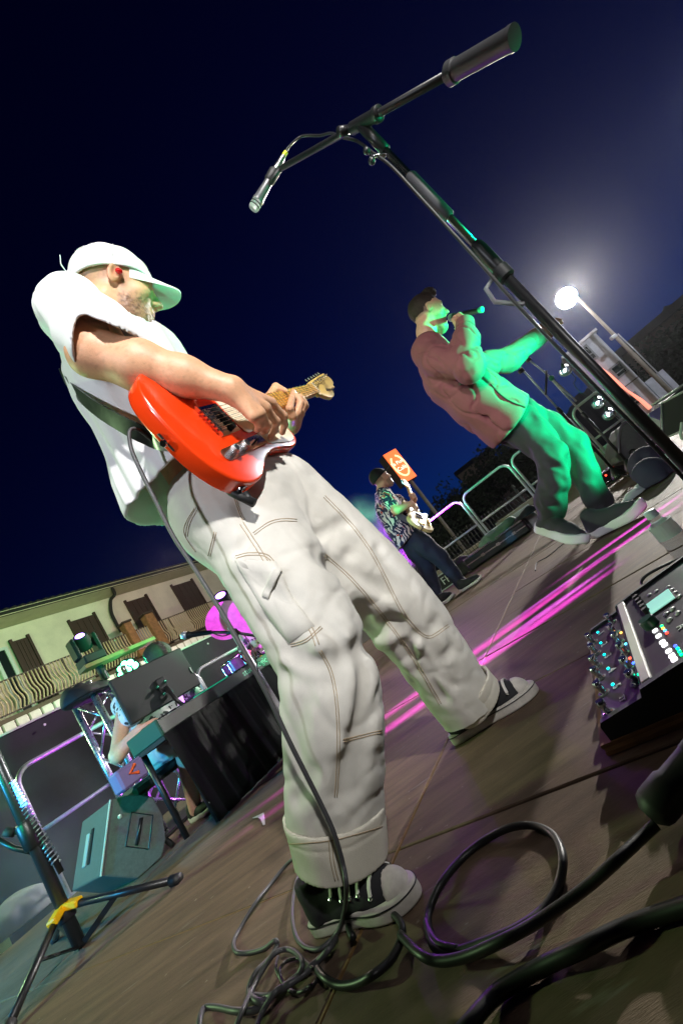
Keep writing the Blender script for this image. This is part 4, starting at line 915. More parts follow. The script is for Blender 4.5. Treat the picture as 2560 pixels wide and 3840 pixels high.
VAL = [  # fold valleys (radius, depth) traced in the photograph and laid on the cloth
 ([(1085, 2450), (1150, 2492), (1250, 2500), (1322, 2452)], .020, .013), ([(1070, 2530), (1160, 2560), (1250, 2555)], .018, .009),
 ([(1352, 2420), (1362, 2540), (1345, 2680), (1310, 2830), (1285, 2980)], .018, .014), ([(1415, 2600), (1385, 2720), (1352, 2860), (1340, 2960)], .014, .009),
 ([(1130, 2640), (1110, 2760), (1120, 2900)], .022, .008), ([(1170, 2900), (1140, 2960), (1110, 3000)], .014, .009), ([(1200, 2340), (1270, 2400), (1290, 2460)], .013, .010),
 ([(900, 1900), (930, 1990), (905, 2060)], .016, .010), ([(960, 2170), (1020, 2230), (1100, 2260)], .020, .010), ([(1000, 2330), (1080, 2400), (1140, 2430)], .022, .012),
 ([(1205, 2085), (1300, 2190), (1370, 2330), (1392, 2430)], .022, .022), ([(1235, 2100), (1330, 2150), (1450, 2230)], .014, .011), ([(1190, 2010), (1240, 1985), (1290, 1960)], .018, .010),
 ([(1400, 2370), (1480, 2330), (1500, 2380), (1530, 2460)], .020, .016), ([(1310, 2080), (1390, 2170), (1430, 2200)], .018, .008), ([(1560, 2380), (1530, 2440), (1560, 2520)], .016, .012),
 ([(1640, 2330), (1610, 2400), (1640, 2470)], .018, .009), ([(1690, 2440), (1660, 2500), (1700, 2570)], .014, .009), ([(1590, 2480), (1620, 2560), (1660, 2620)], .014, .010), ([(1420, 2060), (1490, 2160), (1540, 2200)], .016, .007)]
RID = [([(1065, 2405), (1160, 2430), (1280, 2385)], .022, .010), ([(1060, 2480), (1120, 2525), (1240, 2530)], .016, .007), ([(1300, 2340), (1322, 2480), (1318, 2640), (1290, 2800)], .02, .009),
 ([(1395, 2480), (1410, 2620), (1392, 2780)], .018, .008), ([(890, 2115), (960, 2095), (1040, 2150)], .022, .009), ([(1420, 2420), (1500, 2390), (1560, 2420)], .018, .010), ([(1250, 2140), (1340, 2240), (1400, 2340)], .018, .008), ([(1340, 2110), (1420, 2210), (1500, 2290)], .02, .007)]
VP = [(drape(_bv, q, 0, 4), r, dp) for q, r, dp in VAL]; RP = [(drape(_bv, q, 0, 4), r, dp) for q, r, dp in RID]
KP1 = P(1200, 2450, .88).astype(f32); KP2 = P(1290, 2230, 1.0).astype(f32); KP3 = P(1520, 2340, 1.2).astype(f32)
def g_denim(p):
    d = denim_base(p); near = np.abs(d) < .06
    if near.any():
        q = p[near]; e = d[near]; s = q * A(1, 1, .55)
        e = e - .0045 * vnoise(s, 9, 2.0) - .0035 * np.abs(vnoise(s, 17, 6.0)) - .0012 * vnoise(q, 45)
        st = p[near] * A(1, 1, .8); wk = .25 + .7 * np.exp(-(np.linalg.norm(q - KP1, axis=1) / .13) ** 2) + .4 * np.exp(-(np.linalg.norm(q - KP2, axis=1) / .15) ** 2) + .25 * np.exp(-(np.linalg.norm(q - KP3, axis=1) / .13) ** 2) + .6 * np.exp(-((q[:, 2] - .22) / .08) ** 2)
        e = e + wk * (.0052 * np.exp(-(vnoise(st, 11, 41.0) / .11) ** 2) + .0035 * np.exp(-(vnoise(st, 21, 51.0) / .13) ** 2))
        for pts, r, dp in VP:
            if len(pts) < 2: continue
            t = chain(q, pts, [0.0] * len(pts)); e = e + 1.5 * dp * np.exp(-(t / r) ** 2)
        for pts, r, dp in RP:
            if len(pts) < 2: continue
            t = chain(q, pts, [0.0] * len(pts)); e = e - 1.35 * dp * np.exp(-(t / r) ** 2)
        d = d.copy(); d[near] = e
    d = smax(d, p[:, 2] - .965, .01)
    for C in (CUN, CUF): ax = nrm(C[1] - C[0]).astype(f32); c0 = C[0].astype(f32); g = (p - c0) @ ax; rr = np.linalg.norm(p - c0 - g[:, None] * ax, axis=1); d = np.where(rr < .2, np.maximum(d, g - .06), d)
    return d
DENIM = sdf_obj('trousers', g_denim, (-.62, .68, .05), (.30, 1.56, 1.0), .0052, M_denim, GP, 1, margin=.03)
def cuff(C, r0, r1, seed):
    ax = nrm(C[1] - C[0]); L = np.linalg.norm(C[1] - C[0])
    def fn(p):
        q = p - C[0].astype(f32); g = q @ ax.astype(f32); rv = q - g[:, None] * ax.astype(f32); rr = np.sqrt((rv * rv).sum(1)); t = np.clip(g / L, 0, 1); R = r0 + (r1 - r0) * t
        n = .004 * vnoise(p, 14, seed) + .0022 * vnoise(p * A(1, 1, .4), 34, seed); R = R + n
        o = np.maximum(np.maximum(rr - R, -g - .004 * vnoise(p, 20, seed)), g - L)
        line = .0022 * np.exp(-((g - .024) / .0022) ** 2); o = o + line
        return np.maximum(o, -(np.maximum(rr - R + .0085, -g - .02)))
    lo, hi = bb([C[0], C[1]], max(r0, r1) + .03); o = sdf_obj('turn_up', fn, lo, hi, .0036, mat('denim_inside', srgb(218, 213, 198), rough=.9, var=.08, scale=12, bump=.14, bscale=520), DENIM, 1, margin=.012)
    return o
C1 = cuff(CUN, .103, .090, 1.0); C2 = cuff(CUF, .091, .080, 4.0)
_bt = bvh_of(DENIM, C1, C2)
def seam(px, dbl=7, r=.0008, name='seam'):
    b = MB()
    for k in ((-.5, .5) if dbl else (0,)):
        q = np.array(px, float); T = np.gradient(q, axis=0); nn = np.stack([-T[:, 1], T[:, 0]], 1); nn /= np.linalg.norm(nn, axis=1)[:, None]
        pts = drape(_bt, q + nn * k * dbl, .0008, 7)
        if len(pts) > 2:
            jump = np.where(np.linalg.norm(np.diff(pts, axis=0), axis=1) > .05)[0]; s0 = 0
            for j in list(jump) + [len(pts) - 1]:
                if j - s0 > 1: b.tube(pts[s0:j + 1], r, 5)
                s0 = j + 1
    if b.V: b.build(name, M_thread, DENIM, True)
for px, dbl in [([(905, 1962), (962, 2048), (1035, 2170), (1105, 2285), (1165, 2360), (1190, 2420)], 14), ([(1200, 2440), (1240, 2520), (1262, 2640), (1268, 2800), (1258, 2990)], 9), ([(952, 2002), (1010, 1962), (1060, 1950), (1112, 1952)], 9), ([(885, 2090), (935, 2078), (1000, 2085), (1040, 2130)], 9),
                ([(1005, 2245), (1030, 2190), (1052, 2140)], 9), ([(730, 1905), (690, 1990), (735, 2070)], 0), ([(740, 1905), (710, 1960), (700, 2010)], 8), ([(808, 1995), (785, 2085)], 8), ([(1285, 2778), (1350, 2762), (1432, 2742)], 9), ([(1090, 2420), (1150, 2400), (1205, 2352)], 9),
                ([(1218, 2082), (1310, 2165), (1400, 2265), (1480, 2370), (1545, 2460), (1610, 2570), (1650, 2640)], 9), ([(1215, 1862), (1310, 1960), (1385, 2060), (1440, 2160), (1500, 2280), (1560, 2360), (1612, 2388), (1680, 2345)], 9), ([(880, 1862), (900, 1925), (915, 1950)], 8),
                ([(1238, 3150), (1245, 3230), (1262, 3300)], 12), ([(1085, 3165), (1250, 3150), (1432, 3100)], 0)]: seam(px, dbl)
# side tool pocket: a raised patch of cloth
def patch(px, name, th=.004, m=M_denim):
    q = np.array(px, float); c = q.mean(0); n = len(q); rings = []
    for s in (1.0, .97, .66, .33): rings.append([drape(_bt, [tuple(c + (v - c) * s)] * 2, th if s < 1 else -.001, 1, True)[0] for v in q])
    V = []
    for r in rings:
        for a in r:
            if len(a) == 0: return
            V.append(a[0])
    cc = drape(_bt, [tuple(c)] * 2, th, 1); V.append(cc[0]); F = []
    for i in range(3):
        for k in range(n): F.append((i * n + k, i * n + (k + 1) % n, (i + 1) * n + (k + 1) % n, (i + 1) * n + k))
    for k in range(n): F.append((3 * n + k, 3 * n + (k + 1) % n, 4 * n))
    mkmesh(name, V, F, m, DENIM, True)
def polysub(p, n=4): q = np.array(p, float); return [tuple(q[i] + (q[(i + 1) % len(q)] - q[i]) * t) for i in range(len(q)) for t in np.arange(n) / n]
patch(polysub([(880, 2095), (1035, 2105), (1090, 2230), (1180, 2350), (1085, 2415), (1000, 2300), (930, 2190)], 4), 'tool_pocket')
patch(polysub([(1032, 2128), (1056, 2140), (1010, 2250), (985, 2238)], 4), 'hammer_loop', .009)
# belt end and belt loop at the waist
# ---------------------------------------------------------------- canvas sneakers
M_canvas = mat('black_canvas', (.018, .018, .021), rough=.85, var=.2, scale=40, bump=.2, bscale=700)
M_rub = mat('dirty_white_rubber', srgb(206, 200, 190), rough=.6, var=.22, scale=22, bump=.06, bscale=150)
M_lace = mat('white_lace', srgb(225, 222, 214), rough=.85, bump=.2, bscale=600)
def sneaker(heel, toe, parent, high=.13, flip=1, up_m=M_canvas, sole_m=M_rub, cap_m=M_rub, lace_m=M_lace, sole_h=.030, laces=5, scale_h=1.0, capx=.240, thick_front=0.0, vox=.0034, tilt=None):
    heel = np.asarray(heel, float); toe = np.asarray(toe, float); X = nrm(toe - heel); Z = nrm(np.array([0, 0, 1.0]) - X * X[2]); Yl = np.cross(Z, X); k = np.linalg.norm(toe - heel) / .29
    W = lambda x, y, z: heel + (X * x + Yl * y * flip + Z * z) * k
    R = np.array([X, Yl * flip, Z]).astype(f32); h32 = heel.astype(f32); loc = lambda p: ((p - h32) @ R.T) / f32(k)
    out = [(.002, -.016), (.012, -.030), (.04, -.035), (.09, -.034), (.14, -.036), (.19, -.045), (.225, -.046), (.258, -.038), (.280, -.022), (.290, -.002), (.286, .016), (.268, .034), (.235, .046), (.20, .047), (.15, .040), (.10, .033), (.05, .033), (.014, .028), (.002, .012)]
    so = MB().prism(smooth_path(out, 3, True), heel, X * k, Yl * flip * k, Z * k, 0, sole_h, .006).build('sole', sole_m, parent, 'auto')
    def up(p):
        q = loc(p); d = chain(q, [(.045, 0, .030), (.12, .0, .034), (.20, .002, .034), (.242, .002, .028)], [.030, .031, .035, .031], .02)
        d = smin(d, chain(q, [(.048, 0, .04), (.05, 0, high - .03), (.056, 0, high)], [.032, .033, .036], .02), .03); d = smin(d, cap(q, (.07, 0, .07), (.17, 0, .050), .030, .026), .03)
        d = np.maximum(d, sole_h * .75 - q[:, 2]); d = smax(d, q[:, 2] - high, .004); return (d - .0012 * vnoise(q, 60)) * k
    lo, hi = bb([W(0, -.06, 0), W(.31, .06, 0), W(0, .06, high + .04), W(.31, -.06, high + .04)], .02)
    shoe = sdf_obj('shoe', lambda p: np.maximum(up(p), (loc(p)[:, 0] - capx) * k), lo, hi, vox, up_m, parent, 1, margin=.012); so.parent = shoe
    sdf_obj('toe_cap', lambda p: np.maximum(up(p) - .0025 * k, (capx - .002 - loc(p)[:, 0] + .10 * loc(p)[:, 1] ** 2 * 40 * .1) * k), lo, hi, vox, cap_m, shoe, 1, margin=.012)
    if laces:
        V = [Vector(v.co) for v in shoe.data.vertices]; bv = BVHTree.FromPolygons(V, [tuple(p.vertices) for p in shoe.data.polygons])
        def top(x, y):
            h = bv.ray_cast(Vector(W(x, y, .3)), Vector(-Z)); return None if h[0] is None else np.array(h[0]) + np.array(h[1]) * .0035 * k
        for i in range(laces):
            x = .128 + i * .023; pts = [top(x + .006 * s_, .033 * s_) for s_ in np.linspace(-1, 1, 11)]; pts = [q for q in pts if q is not None]
            if len(pts) > 3: ribbon(np.array(pts), Z, .0075 * k, .003 * k, 'lace', lace_m, shoe)
            for s_ in (-1, 1):
                q = top(x + .006 * s_, .0335 * s_)
                if q is not None: MB().lathe(q - Z * .0, nrm(Z + Yl * flip * s_ * .8), [(.0048 * k, -.001), (.0048 * k, .0015), (.0022 * k, .0018)], 10).build('eyelet', M_chrome, shoe)
        # stripe round the foxing
    MB().tube([W(x * 1.004 - .0006, y * 1.016, sole_h * .80) for x, y in smooth_path(out, 3, True)], .0013 * k, 5, closed=True).build('sole_stripe', M_blackm, shoe)
    return shoe
N_HEEL = PZ(1196, 3478, 0); N_TOE = PZ(1582, 3362, 0)
S1 = sneaker(N_HEEL, N_TOE, GP, high=.105)
F_HEEL = PZ(1700, 2790, 0); F_TOE = PZ(2022, 2585, 0)
S2 = sneaker(F_HEEL, F_TOE, GP, high=.10)

# ================================================================== PROPS ON THE NEAR STAGE
M_cabl = mat('cable_black', (.012, .012, .013), rough=.45)
def floor_cable(name, pts, r, label, m=M_cabl, group=None, n=6):
    p = smooth_path([q if len(q) == 3 else q for q in pts], n)
    o = MB().tube(p, r, 8).build(name, m, None, True); return setup(o, label, 'cable', group)
K2 = lambda x, y, z=.005: PZ(500 + x * .6378, 2900 + y * .6378, z)
K5 = lambda x, y, z=.007: PZ(1300 + x * .8036, 2300 + y * .8036, z)
zz = lambda L, f, z0=.005: [f(x, y, z0 + .008 * (i % 3 == 1)) for i, (x, y) in enumerate(L)]
floor_cable('floor_cable', zz([(1030, 480), (945, 500), (880, 560), (800, 660), (720, 760), (640, 890), (592, 985), (605, 1050), (680, 1055), (770, 1030), (830, 985), (845, 1010), (800, 1090), (720, 1170), (680, 1260), (690, 1330), (760, 1335), (850, 1280), (960, 1200), (1060, 1120), (1150, 1040)], K2), .0048, 'grey cable in a loose tangle beside the near canvas shoe', MATS['cable_grey'])
floor_cable('floor_cable', zz([(388, 1520), (392, 1440), (420, 1380), (500, 1378), (600, 1398), (700, 1395), (765, 1362), (720, 1335), (700, 1310), (800, 1312), (900, 1250), (1000, 1180), (1080, 1110), (1150, 1030), (1190, 970)], K2, .012), .0055, 'thick grey cable curling in from the front edge of the tangle', MATS['cable_grey'])
floor_cable('floor_cable', zz([(600, 1500), (640, 1400), (700, 1270), (760, 1160), (830, 1060), (900, 1035), (960, 1060), (995, 1115), (970, 1180), (900, 1240), (830, 1290), (760, 1400), (720, 1500)], K2, .018), .0045, 'thin grey cable arching over the tangle on the floor', MATS['cable_grey'])
floor_cable('floor_cable', zz([(850, 1080), (838, 1140), (870, 1215), (930, 1285), (1000, 1280), (1060, 1240), (1090, 1180), (1050, 1140), (980, 1090), (900, 1105), (860, 1160), (885, 1240), (960, 1290), (1040, 1250)], K2), .003, 'thin black cord looped inside the grey cable tangle', M_cabl)
floor_cable('floor_cable', zz([(1080, 1150), (1120, 1200), (1200, 1245), (1300, 1240), (1400, 1190), (1500, 1110), (1560, 1010), (1580, 900), (1530, 830), (1450, 770), (1360, 760), (1290, 810), (1265, 900), (1290, 960)], K2, .010), .006, 'black cable bent up in front of the near shoe toe', M_cabl)
floor_cable('floor_cable', zz([(250, 1500), (340, 1590), (430, 1622), (560, 1600), (740, 1520), (900, 1430), (1100, 1290), (1250, 1160), (1380, 1040), (1440, 985)], K5, .020), .0065, 'black cable running from the floor loop to the thick connector', M_cabl)
floor_cable('floor_cable', zz([(372, 1440), (405, 1555), (480, 1585), (620, 1545), (800, 1470), (920, 1380), (990, 1260), (1005, 1130), (960, 1035), (870, 992), (760, 1000), (640, 1060), (530, 1150), (440, 1260), (390, 1370), (378, 1450), (420, 1540), (520, 1570)], K5), .0062, 'big round loop of black cable on the stage floor', M_cabl)
floor_cable('floor_cable', zz([(480, 2020), (570, 1916), (700, 1775), (880, 1665), (1100, 1560), (1300, 1465), (1450, 1410), (1700, 1330)], K5, .009), .0085, 'heavy black cable crossing the front corner of the floor', M_cabl)
floor_cable('floor_cable', [PZ(2620, 2060, .01), PZ(2560, 2090, .02), PZ(2480, 2125, .03), PZ(2420, 2160, .03), PZ(2403, 2185, .02), PZ(2425, 2200, .01), PZ(2480, 2190, .01), PZ(2560, 2130, .02), PZ(2640, 2080, .02)], .0045, 'black cable bend behind the floor pedal unit', M_cabl)
floor_cable('floor_cable', [PZ(2120, 2030, .004), PZ(2055, 2085, .006), PZ(2012, 2110, .006), PZ(2006, 2140, .006)], .003, 'thin dark wire end lying near the singer\'s back foot', M_cabl)
cp = [PZ(2450, 3030, .035), PZ(2560, 2900, .05), PZ(2680, 2760, .07)]
def connector():
    t = empty('cable_connector', cp[0], 'thick black cable connector lying at the corner of the pedal board', 'connector')
    d = nrm(cp[1] - cp[0]); MB().lathe(cp[0], d, [(.012, -.012), (.021, -.004), (.023, .004), (.023, .035), (.020, .04), (.020, .08)], 20).build('shell', M_rubber, t, 'auto')
    MB().lathe(cp[0] + d * .08, d, [(.021, 0), (.021, .02)], 20).build('collar', M_blackm, t, 'auto'); MB().tube([cp[0] + d * .1, cp[2]], .009, 8).build('cord', mat('violet_cord', (.05, .03, .07), rough=.4), t, True)
connector()
# white tape mark on the deck
q = lambda x, y: PZ(500 + x * .6378, 2900 + y * .6378, .0015)
_t = [q(*a) for a in ((700, 262), (765, 230), (775, 300), (762, 304), (748, 268), (730, 258))]
mkmesh('tape_mark', _t + [a - np.array([0, 0, .0012]) for a in _t], [tuple(range(6)), tuple(range(11, 5, -1))] + [(i, 6 + i, 6 + (i + 1) % 6, (i + 1) % 6) for i in range(6)], mat('white_tape', srgb(205, 200, 205), rough=.7)); setup(bpy.data.objects['tape_mark'], 'small torn white tape corner stuck on the stage floor', 'tape')

# ---------------------------------------------------------------- boom microphone stand close to the camera
def pol(az_vec, el, D): return np.array([az_vec[0] * D, az_vec[1] * D, CH + el * D])
MD = 1.0; MAZ = np.array([.547, .837])
def msz(x, y): d = ray(x, y); h = math.hypot(d[0], d[1]); return CH + d[2] / h * MD
def on_pole(x, y): return np.array([MAZ[0] * MD, MAZ[1] * MD, msz(x, y)])
MICP = P(960, 768, 1.10)
def boom_stand():
    foot = np.array([MAZ[0] * MD, MAZ[1] * MD, 0]); t = empty('boom_mic_stand', foot, 'black boom microphone stand with counterweight towering over the floor', 'microphone stand'); up = np.array([0, 0, 1.0])
    MB().lathe(foot, up, [(.15, 0), (.15, .012), (.13, .022), (.03, .032), (.022, .06)], 40).build('round_base', M_black, t, 'auto')
    top = on_pole(1425, 545); cl = on_pole(1790, 915); cl2 = on_pole(1635, 755)
    MB().cyl(foot + up * .05, cl, .0108, n=20).build('lower_tube', M_black, t, True)
    MB().cyl(cl - up * .0, top, .0086, n=16).build('upper_tube', mat('bright_tube', (.28, .28, .29), rough=.25, metal=1), t, True)
    MB().lathe(cl - up * .10, up, [(.0108, 0), (.0155, .01), (.0155, .085), (.014, .1), (.010, .105)], 20).build('clutch', M_black, t, 'auto')
    MB().lathe(cl2 - up * .05, up, [(.009, 0), (.0135, .006), (.0135, .135), (.0095, .142)], 20).build('grip', mat('grip_grey', (.05, .05, .055), rough=.5), t, 'auto')
    # cable clip with a hook on the pole
    h = on_pole(1870, 1040); s = nrm(-_right * .8 - _up * .3)
    MB().lathe(h - up * .016, up, [(.014, 0), (.018, .004), (.018, .028), (.014, .032)], 18).build('cable_clip', M_rubber, t, 'auto')
    MB().tube([h + s * .02, h + s * .05 - up * .02, h + s * .055 - up * .055, h + s * .03 - up * .075 + _right * .02, h + s * .01 - up * .06 + _right * .02], .005, 8).build('hook', mat('clear_plastic', (.5, .5, .52), rough=.15, trans=.6), t, True)
    # boom head, boom and counterweight
    J = on_pole(1352, 492) + up * .012; tip = MICP + nrm(J - MICP) * .09 * 0 + np.array([0, 0, 0]); 
    e = P(1052, 632, 1.07); bd = nrm(J - e); W0 = J + bd * (np.linalg.norm(P(1690, 270, .64) - J))
    k1 = PPL(1690, 270, np.cross(bd, nrm(np.cross(bd, ray(1690, 270)))), J @ np.cross(bd, nrm(np.cross(bd, ray(1690, 270)))))
    k2 = PPL(1925, 110, np.cross(bd, nrm(np.cross(bd, ray(1925, 110)))), J @ np.cross(bd, nrm(np.cross(bd, ray(1925, 110)))))
    a = (k1 - J) @ bd; b = (k2 - J) @ bd
    MB().cyl(e, J + bd * (a + .05), .0078, n=14).build('boom', M_black, t, True)
    MB().lathe(J + bd * a, bd, [(.012, -.012), (.019, -.004), (.019, .010), (.0165, .012), (.0165, b - a - .012), (.0175, b - a - .008), (.0175, b - a)], 28).build('counterweight', mat('weight_grey', (.045, .045, .048), rough=.5, var=.1), t, 'auto')
    MB().lathe(J - bd * .035, bd, [(.010, 0), (.013, .004), (.013, .085), (.016, .090), (.016, .102), (.011, .106)], 20).build('boom_sleeve', M_black, t, 'auto')
    MB().cyl(top - up * .02, J, .0125, n=16).build('swivel', M_black, t, True)
    c = np.cross(bd, up); c = nrm(c); MB().cyl(J - bd * .045 - up * .0, J - bd * .045 + c * .028, .011, n=14).build('knob', M_black, t, True)
    w = top - up * .035; sd = nrm(-_right * .95 - _up * .05)
    MB().tube([w, w + sd * .045], .0045, 8).build('wing_bolt', M_chrome, t, True)
    for o_ in (-1, 1): MB().sphere(w + sd * .045 + up * .018 * o_ + _right * .005 * o_, .0085, 12).build('wing', M_black, t, True)
    MB().box(top + (J - top) * .5 - sd * .0, (.022, .012, .04), frame_from(up, bd), bev=.003).build('bracket', mat('cast_grey', (.25, .25, .25), rough=.5, metal=.6), t)
    return t, e, bd, J
_bs, BE, BD_, BJ = boom_stand()
def microphone():
    m0 = P(948, 785, 1.10); m1 = P(1032, 640, 1.085); d = nrm(m1 - m0); t = empty('microphone', m0, 'silver-ended dynamic microphone hanging from the boom stand', 'microphone')
    L = np.linalg.norm(m1 - m0)
    MB().lathe(m0, d, [(.006, -.002), (.0125, .0), (.0150, .006), (.0155, .016), (.0155, .028)], 24).build('grille', mat('mesh_silver', (.6, .6, .6), rough=.35, metal=.9, bump=1.0, bscale=900), t, 'auto')
    for h in (.010, .019): MB().lathe(m0 + d * h, d, [(.0158, 0), (.0160, .001), (.0158, .003)], 24).build('slot_ring', M_blackm, t)
    MB().lathe(m0 + d * .028, d, [(.0165, 0), (.0165, .006), (.0150, .008), (.0118, .075), (.011, L - .028)], 24).build('body', mat('mic_grey', (.10, .10, .105), rough=.4, metal=.5), t, 'auto')
    MB().lathe(m0 + d * (L * .72), d, [(.0135, 0), (.0160, .004), (.0165, .034), (.0135, .038)], 20).build('clip', M_rubber, t, 'auto')
    MB().tube([m0 + d * (L * .80), BE + (m0 - BE) * .35, BE], .008, 8).build('clip_arm', M_rubber, t, True)
    x0 = m0 + d * L; MB().lathe(x0, d, [(.0095, 0), (.0095, .020), (.0085, .022), (.0085, .042), (.006, .050)], 18).build('plug', mat('nickel', (.5, .48, .45), rough=.3, metal=1), t, 'auto')
    MB().lathe(x0 + d * .050, d, [(.0066, 0), (.0066, .012)], 14).build('yellow_tape', mat('yellow_tape', srgb(210, 215, 20), rough=.5), t)
    return x0 + d * .060, d
MX, MDR = microphone()
_c = [MX, MX + MDR * .02, P(1130, 512, 1.09), P(1200, 508, 1.05), P(1240, 500, 1.0), P(1285, 515, .93), P(1340, 530, .87), P(1400, 575, .84), on_pole(1480, 640) + [-.02, -.008, 0], on_pole(1600, 760) + [-.022, -.01, 0], on_pole(1800, 960) + [-.026, -.012, 0], on_pole(1950, 1120) + [-.03, -.012, 0], on_pole(2100, 1290) + [-.030, -.012, 0], on_pole(2300, 1500) + [-.028, -.012, 0], on_pole(2560, 1780) + [-.026, -.012, 0], on_pole(2800, 2050) + [-.03, -.012, -.1]]
_o = MB().tube(smooth_path(_c, 7), .0036, 8).build('microphone_cable', M_cabl, None, True); setup(_o, 'thin black cable running down the boom stand from the microphone', 'cable')

# ---------------------------------------------------------------- floor guitar processor on a plywood board
def pedal_unit():
    n = nrm(np.cross(SV, SU * .445 + np.array([0, 0, .060]))); n = n if n[2] > 0 else -n; p0 = uv(-.245, .862, .047); off = p0 @ n
    Q = lambda x, y, h=0.0: PPL(x, y, n, off + h); X = nrm(SU * .445 + np.array([0, 0, .060])); R = np.array([X, SV, n])
    t = empty('guitar_processor', uv(-.03, 1.10, .02), 'dark violet floor guitar processor with foot switches, lights and small screen', 'effects unit')
    M_pp = mat('anodised_violet', srgb(58, 44, 62), rough=.42, metal=.35, var=.12, scale=30)
    prof = [(-.245, .022), (-.245, .040), (-.240, .047), (-.158, .058), (-.152, .070), (-.10, .078), (.20, .115), (.20, .022)]
    V = [uv(u, v, z) for v in (.868, 1.335) for u, z in prof]; k = len(prof); F = [(i, (i + 1) % k, k + (i + 1) % k, k + i) for i in range(k)] + [tuple(range(k))[::-1], tuple(range(k, 2 * k))]
    mkmesh('chassis', V, F, M_pp, t)
    for v, s in ((.860, 1), (1.343, -1)):
        V = [uv(u, v + dv, z + (.006 if i not in (0, k - 1) else -.002)) for dv in (-.007, .007) for i, (u, z) in enumerate(prof)]; mkmesh('end_cheek', V, F, mat('cheek_black', (.012, .02, .018), rough=.6), t)
    surf = lambda u: np.interp(u, [a for a, b in prof[2:7]], [b for a, b in prof[2:7]])
    def at(x, y):
        p = Q(x, y); u = p @ SU; v = p @ SV
        for _ in range(6): p = PZ(x, y, surf(u)); u = p @ SU; v = p @ SV
        return u, v
    def switch(x, y, dx=6, dy=30):
        u, v = at(x + dx, y + dy); b = uv(u, v, surf(u)); s = MB().lathe(b, (0, 0, 1), [(.010, 0), (.010, .003), (.006, .004), (.006, .014), (.0085, .016), (.0085, .024), (.007, .026)], 16).build('foot_switch', M_chrome, t, 'auto')
        MB().lathe(b + [0, 0, .0], (0, 0, 1), [(.013, 0), (.013, .0018)], 16).build('washer', mat('cast_grey', (.2, .2, .2)), s)
    for x, y in ((2217, 2380), (2231, 2421), (2236, 2468), (2245, 2513), (2258, 2570), (2275, 2645)): switch(x, y)
    for x, y in ((2289, 2305), (2302, 2346), (2319, 2380), (2340, 2421), (2357, 2479), (2381, 2533)): switch(x, y)
    Mt = mat('print_white', (.8, .8, .82), rough=.6)
    for s, x, y in (('1', 2253, 2376), ('2', 2264, 2418), ('3', 2278, 2462), ('4', 2294, 2514), ('5', 2311, 2576), ('TT', 2332, 2622)):
        u, v = at(x, y); text_mesh('printed_number', s, .026 if s != 'TT' else .015, uv(u, v, surf(u) + .0012), -SV, X, Mt, t)
    u0, _ = at(2322, 2290); a = [at(*q_) for q_ in ((2310, 2283), (2335, 2283), (2475, 2562), (2432, 2562))]
    ua = np.mean([a[0][0], a[3][0]]); ub = np.mean([a[1][0], a[2][0]]); MB().box(uv((ua + ub) / 2, 1.1015, surf((ua + ub) / 2) + .003), (max(ub - ua, .018), .464, .008), R, bev=.002).build('white_bar', mat('white_bar', srgb(225, 222, 214), rough=.5), t)
    a = [at(*q_) for q_ in ((2479, 2218), (2524, 2268), (2476, 2303), (2433, 2256))]; uc = np.mean([q_[0] for q_ in a]); vc_ = np.mean([q_[1] for q_ in a])
    sc = MB().box(uv(uc, vc_, surf(uc) + .002), (.058, .075, .005), R, bev=.001).build('screen', mat('lcd_glow', srgb(160, 220, 205), emit=srgb(150, 215, 200), estr=.8, rough=.2), t); MB().box(uv(uc, vc_, surf(uc) + .0012), (.066, .083, .003), R).build('bezel', M_blackm, sc)
    leds = [(2481, 2349, (0, 1, .2)), (2486, 2358, (1, .5, .05)), (2493, 2366, (.05, .4, 1)), (2500, 2375, (1, .06, .03)), (2532, 2424, (.05, .1, 1)), (2541, 2434, (0, 1, .3)), (2547, 2445, (0, 1, .25)), (2554, 2456, (0, 1, .25)), (2253 - 12, 2372, (0, .8, .8)), (2252, 2412, (0, .8, .8)), (2265, 2456, (0, .8, .8)), (2280, 2508, (0, .8, .8)), (2297, 2568, (0, .8, .8)), (2346, 2416, (.1, .6, 1)), (2375, 2488, (.05, .15, 1)), (2395, 2530, (0, 1, .4)), (2362, 2470, (1, .1, .05)), (2328, 2374, (1, .5, .1))]
    for x, y, c in leds:
        u, v = at(x, y); MB().lathe(uv(u, v, surf(u)), n, [(.0032, 0), (.0032, .002), (.0015, .003)], 10).build('led', mat('led_%.2f_%.2f_%.2f' % c, c, emit=c, estr=3.5), t)
    for x, y in ((2457, 2368), (2470, 2388), (2484, 2411), (2493, 2422), (2508, 2445), (2520, 2463), (2529, 2477)):
        u, v = at(x, y); MB().box(uv(u, v, surf(u) + .002), (.012, .012, .004), R, bev=.002).build('lit_button', mat('button_white', (1, 1, 1), emit=(1, 1, 1), estr=1.6), t)
    for x, y in ((2460, 2218), (2434, 2232), (2505, 2203), (2518, 2214), (2530, 2225), (2545, 2238), (2497, 2303), (2520, 2285), (2540, 2300), (2510, 2325)):
        u, v = at(x, y); MB().sphere(uv(u, v, surf(u)), (.007, .009, .004), 10, R).build('button', mat('button_grey', (.45, .46, .48), rough=.4), t, True)
    u, v = at(2442, 2345); MB().lathe(uv(u, v, surf(u)), n, [(.018, 0), (.017, .016), (.015, .018)], 24).build('knob', mat('knob_green', (.01, .05, .03), rough=.3), t, 'auto')
    for i in range(6): u, v = at(2383 + i * 9, 2236 + i * 12); MB().lathe(uv(u, v, surf(u)), n, [(.008, 0), (.007, .012)], 14).build('small_knob', M_blackm, t, 'auto')
    u, v = at(2478, 2195); MB().box(uv(.205, 1.10, .115), (.03, .47, .02), R, bev=.006).build('rear_bar', mat('silver_bar', (.5, .5, .5), rough=.4, metal=.6), t)
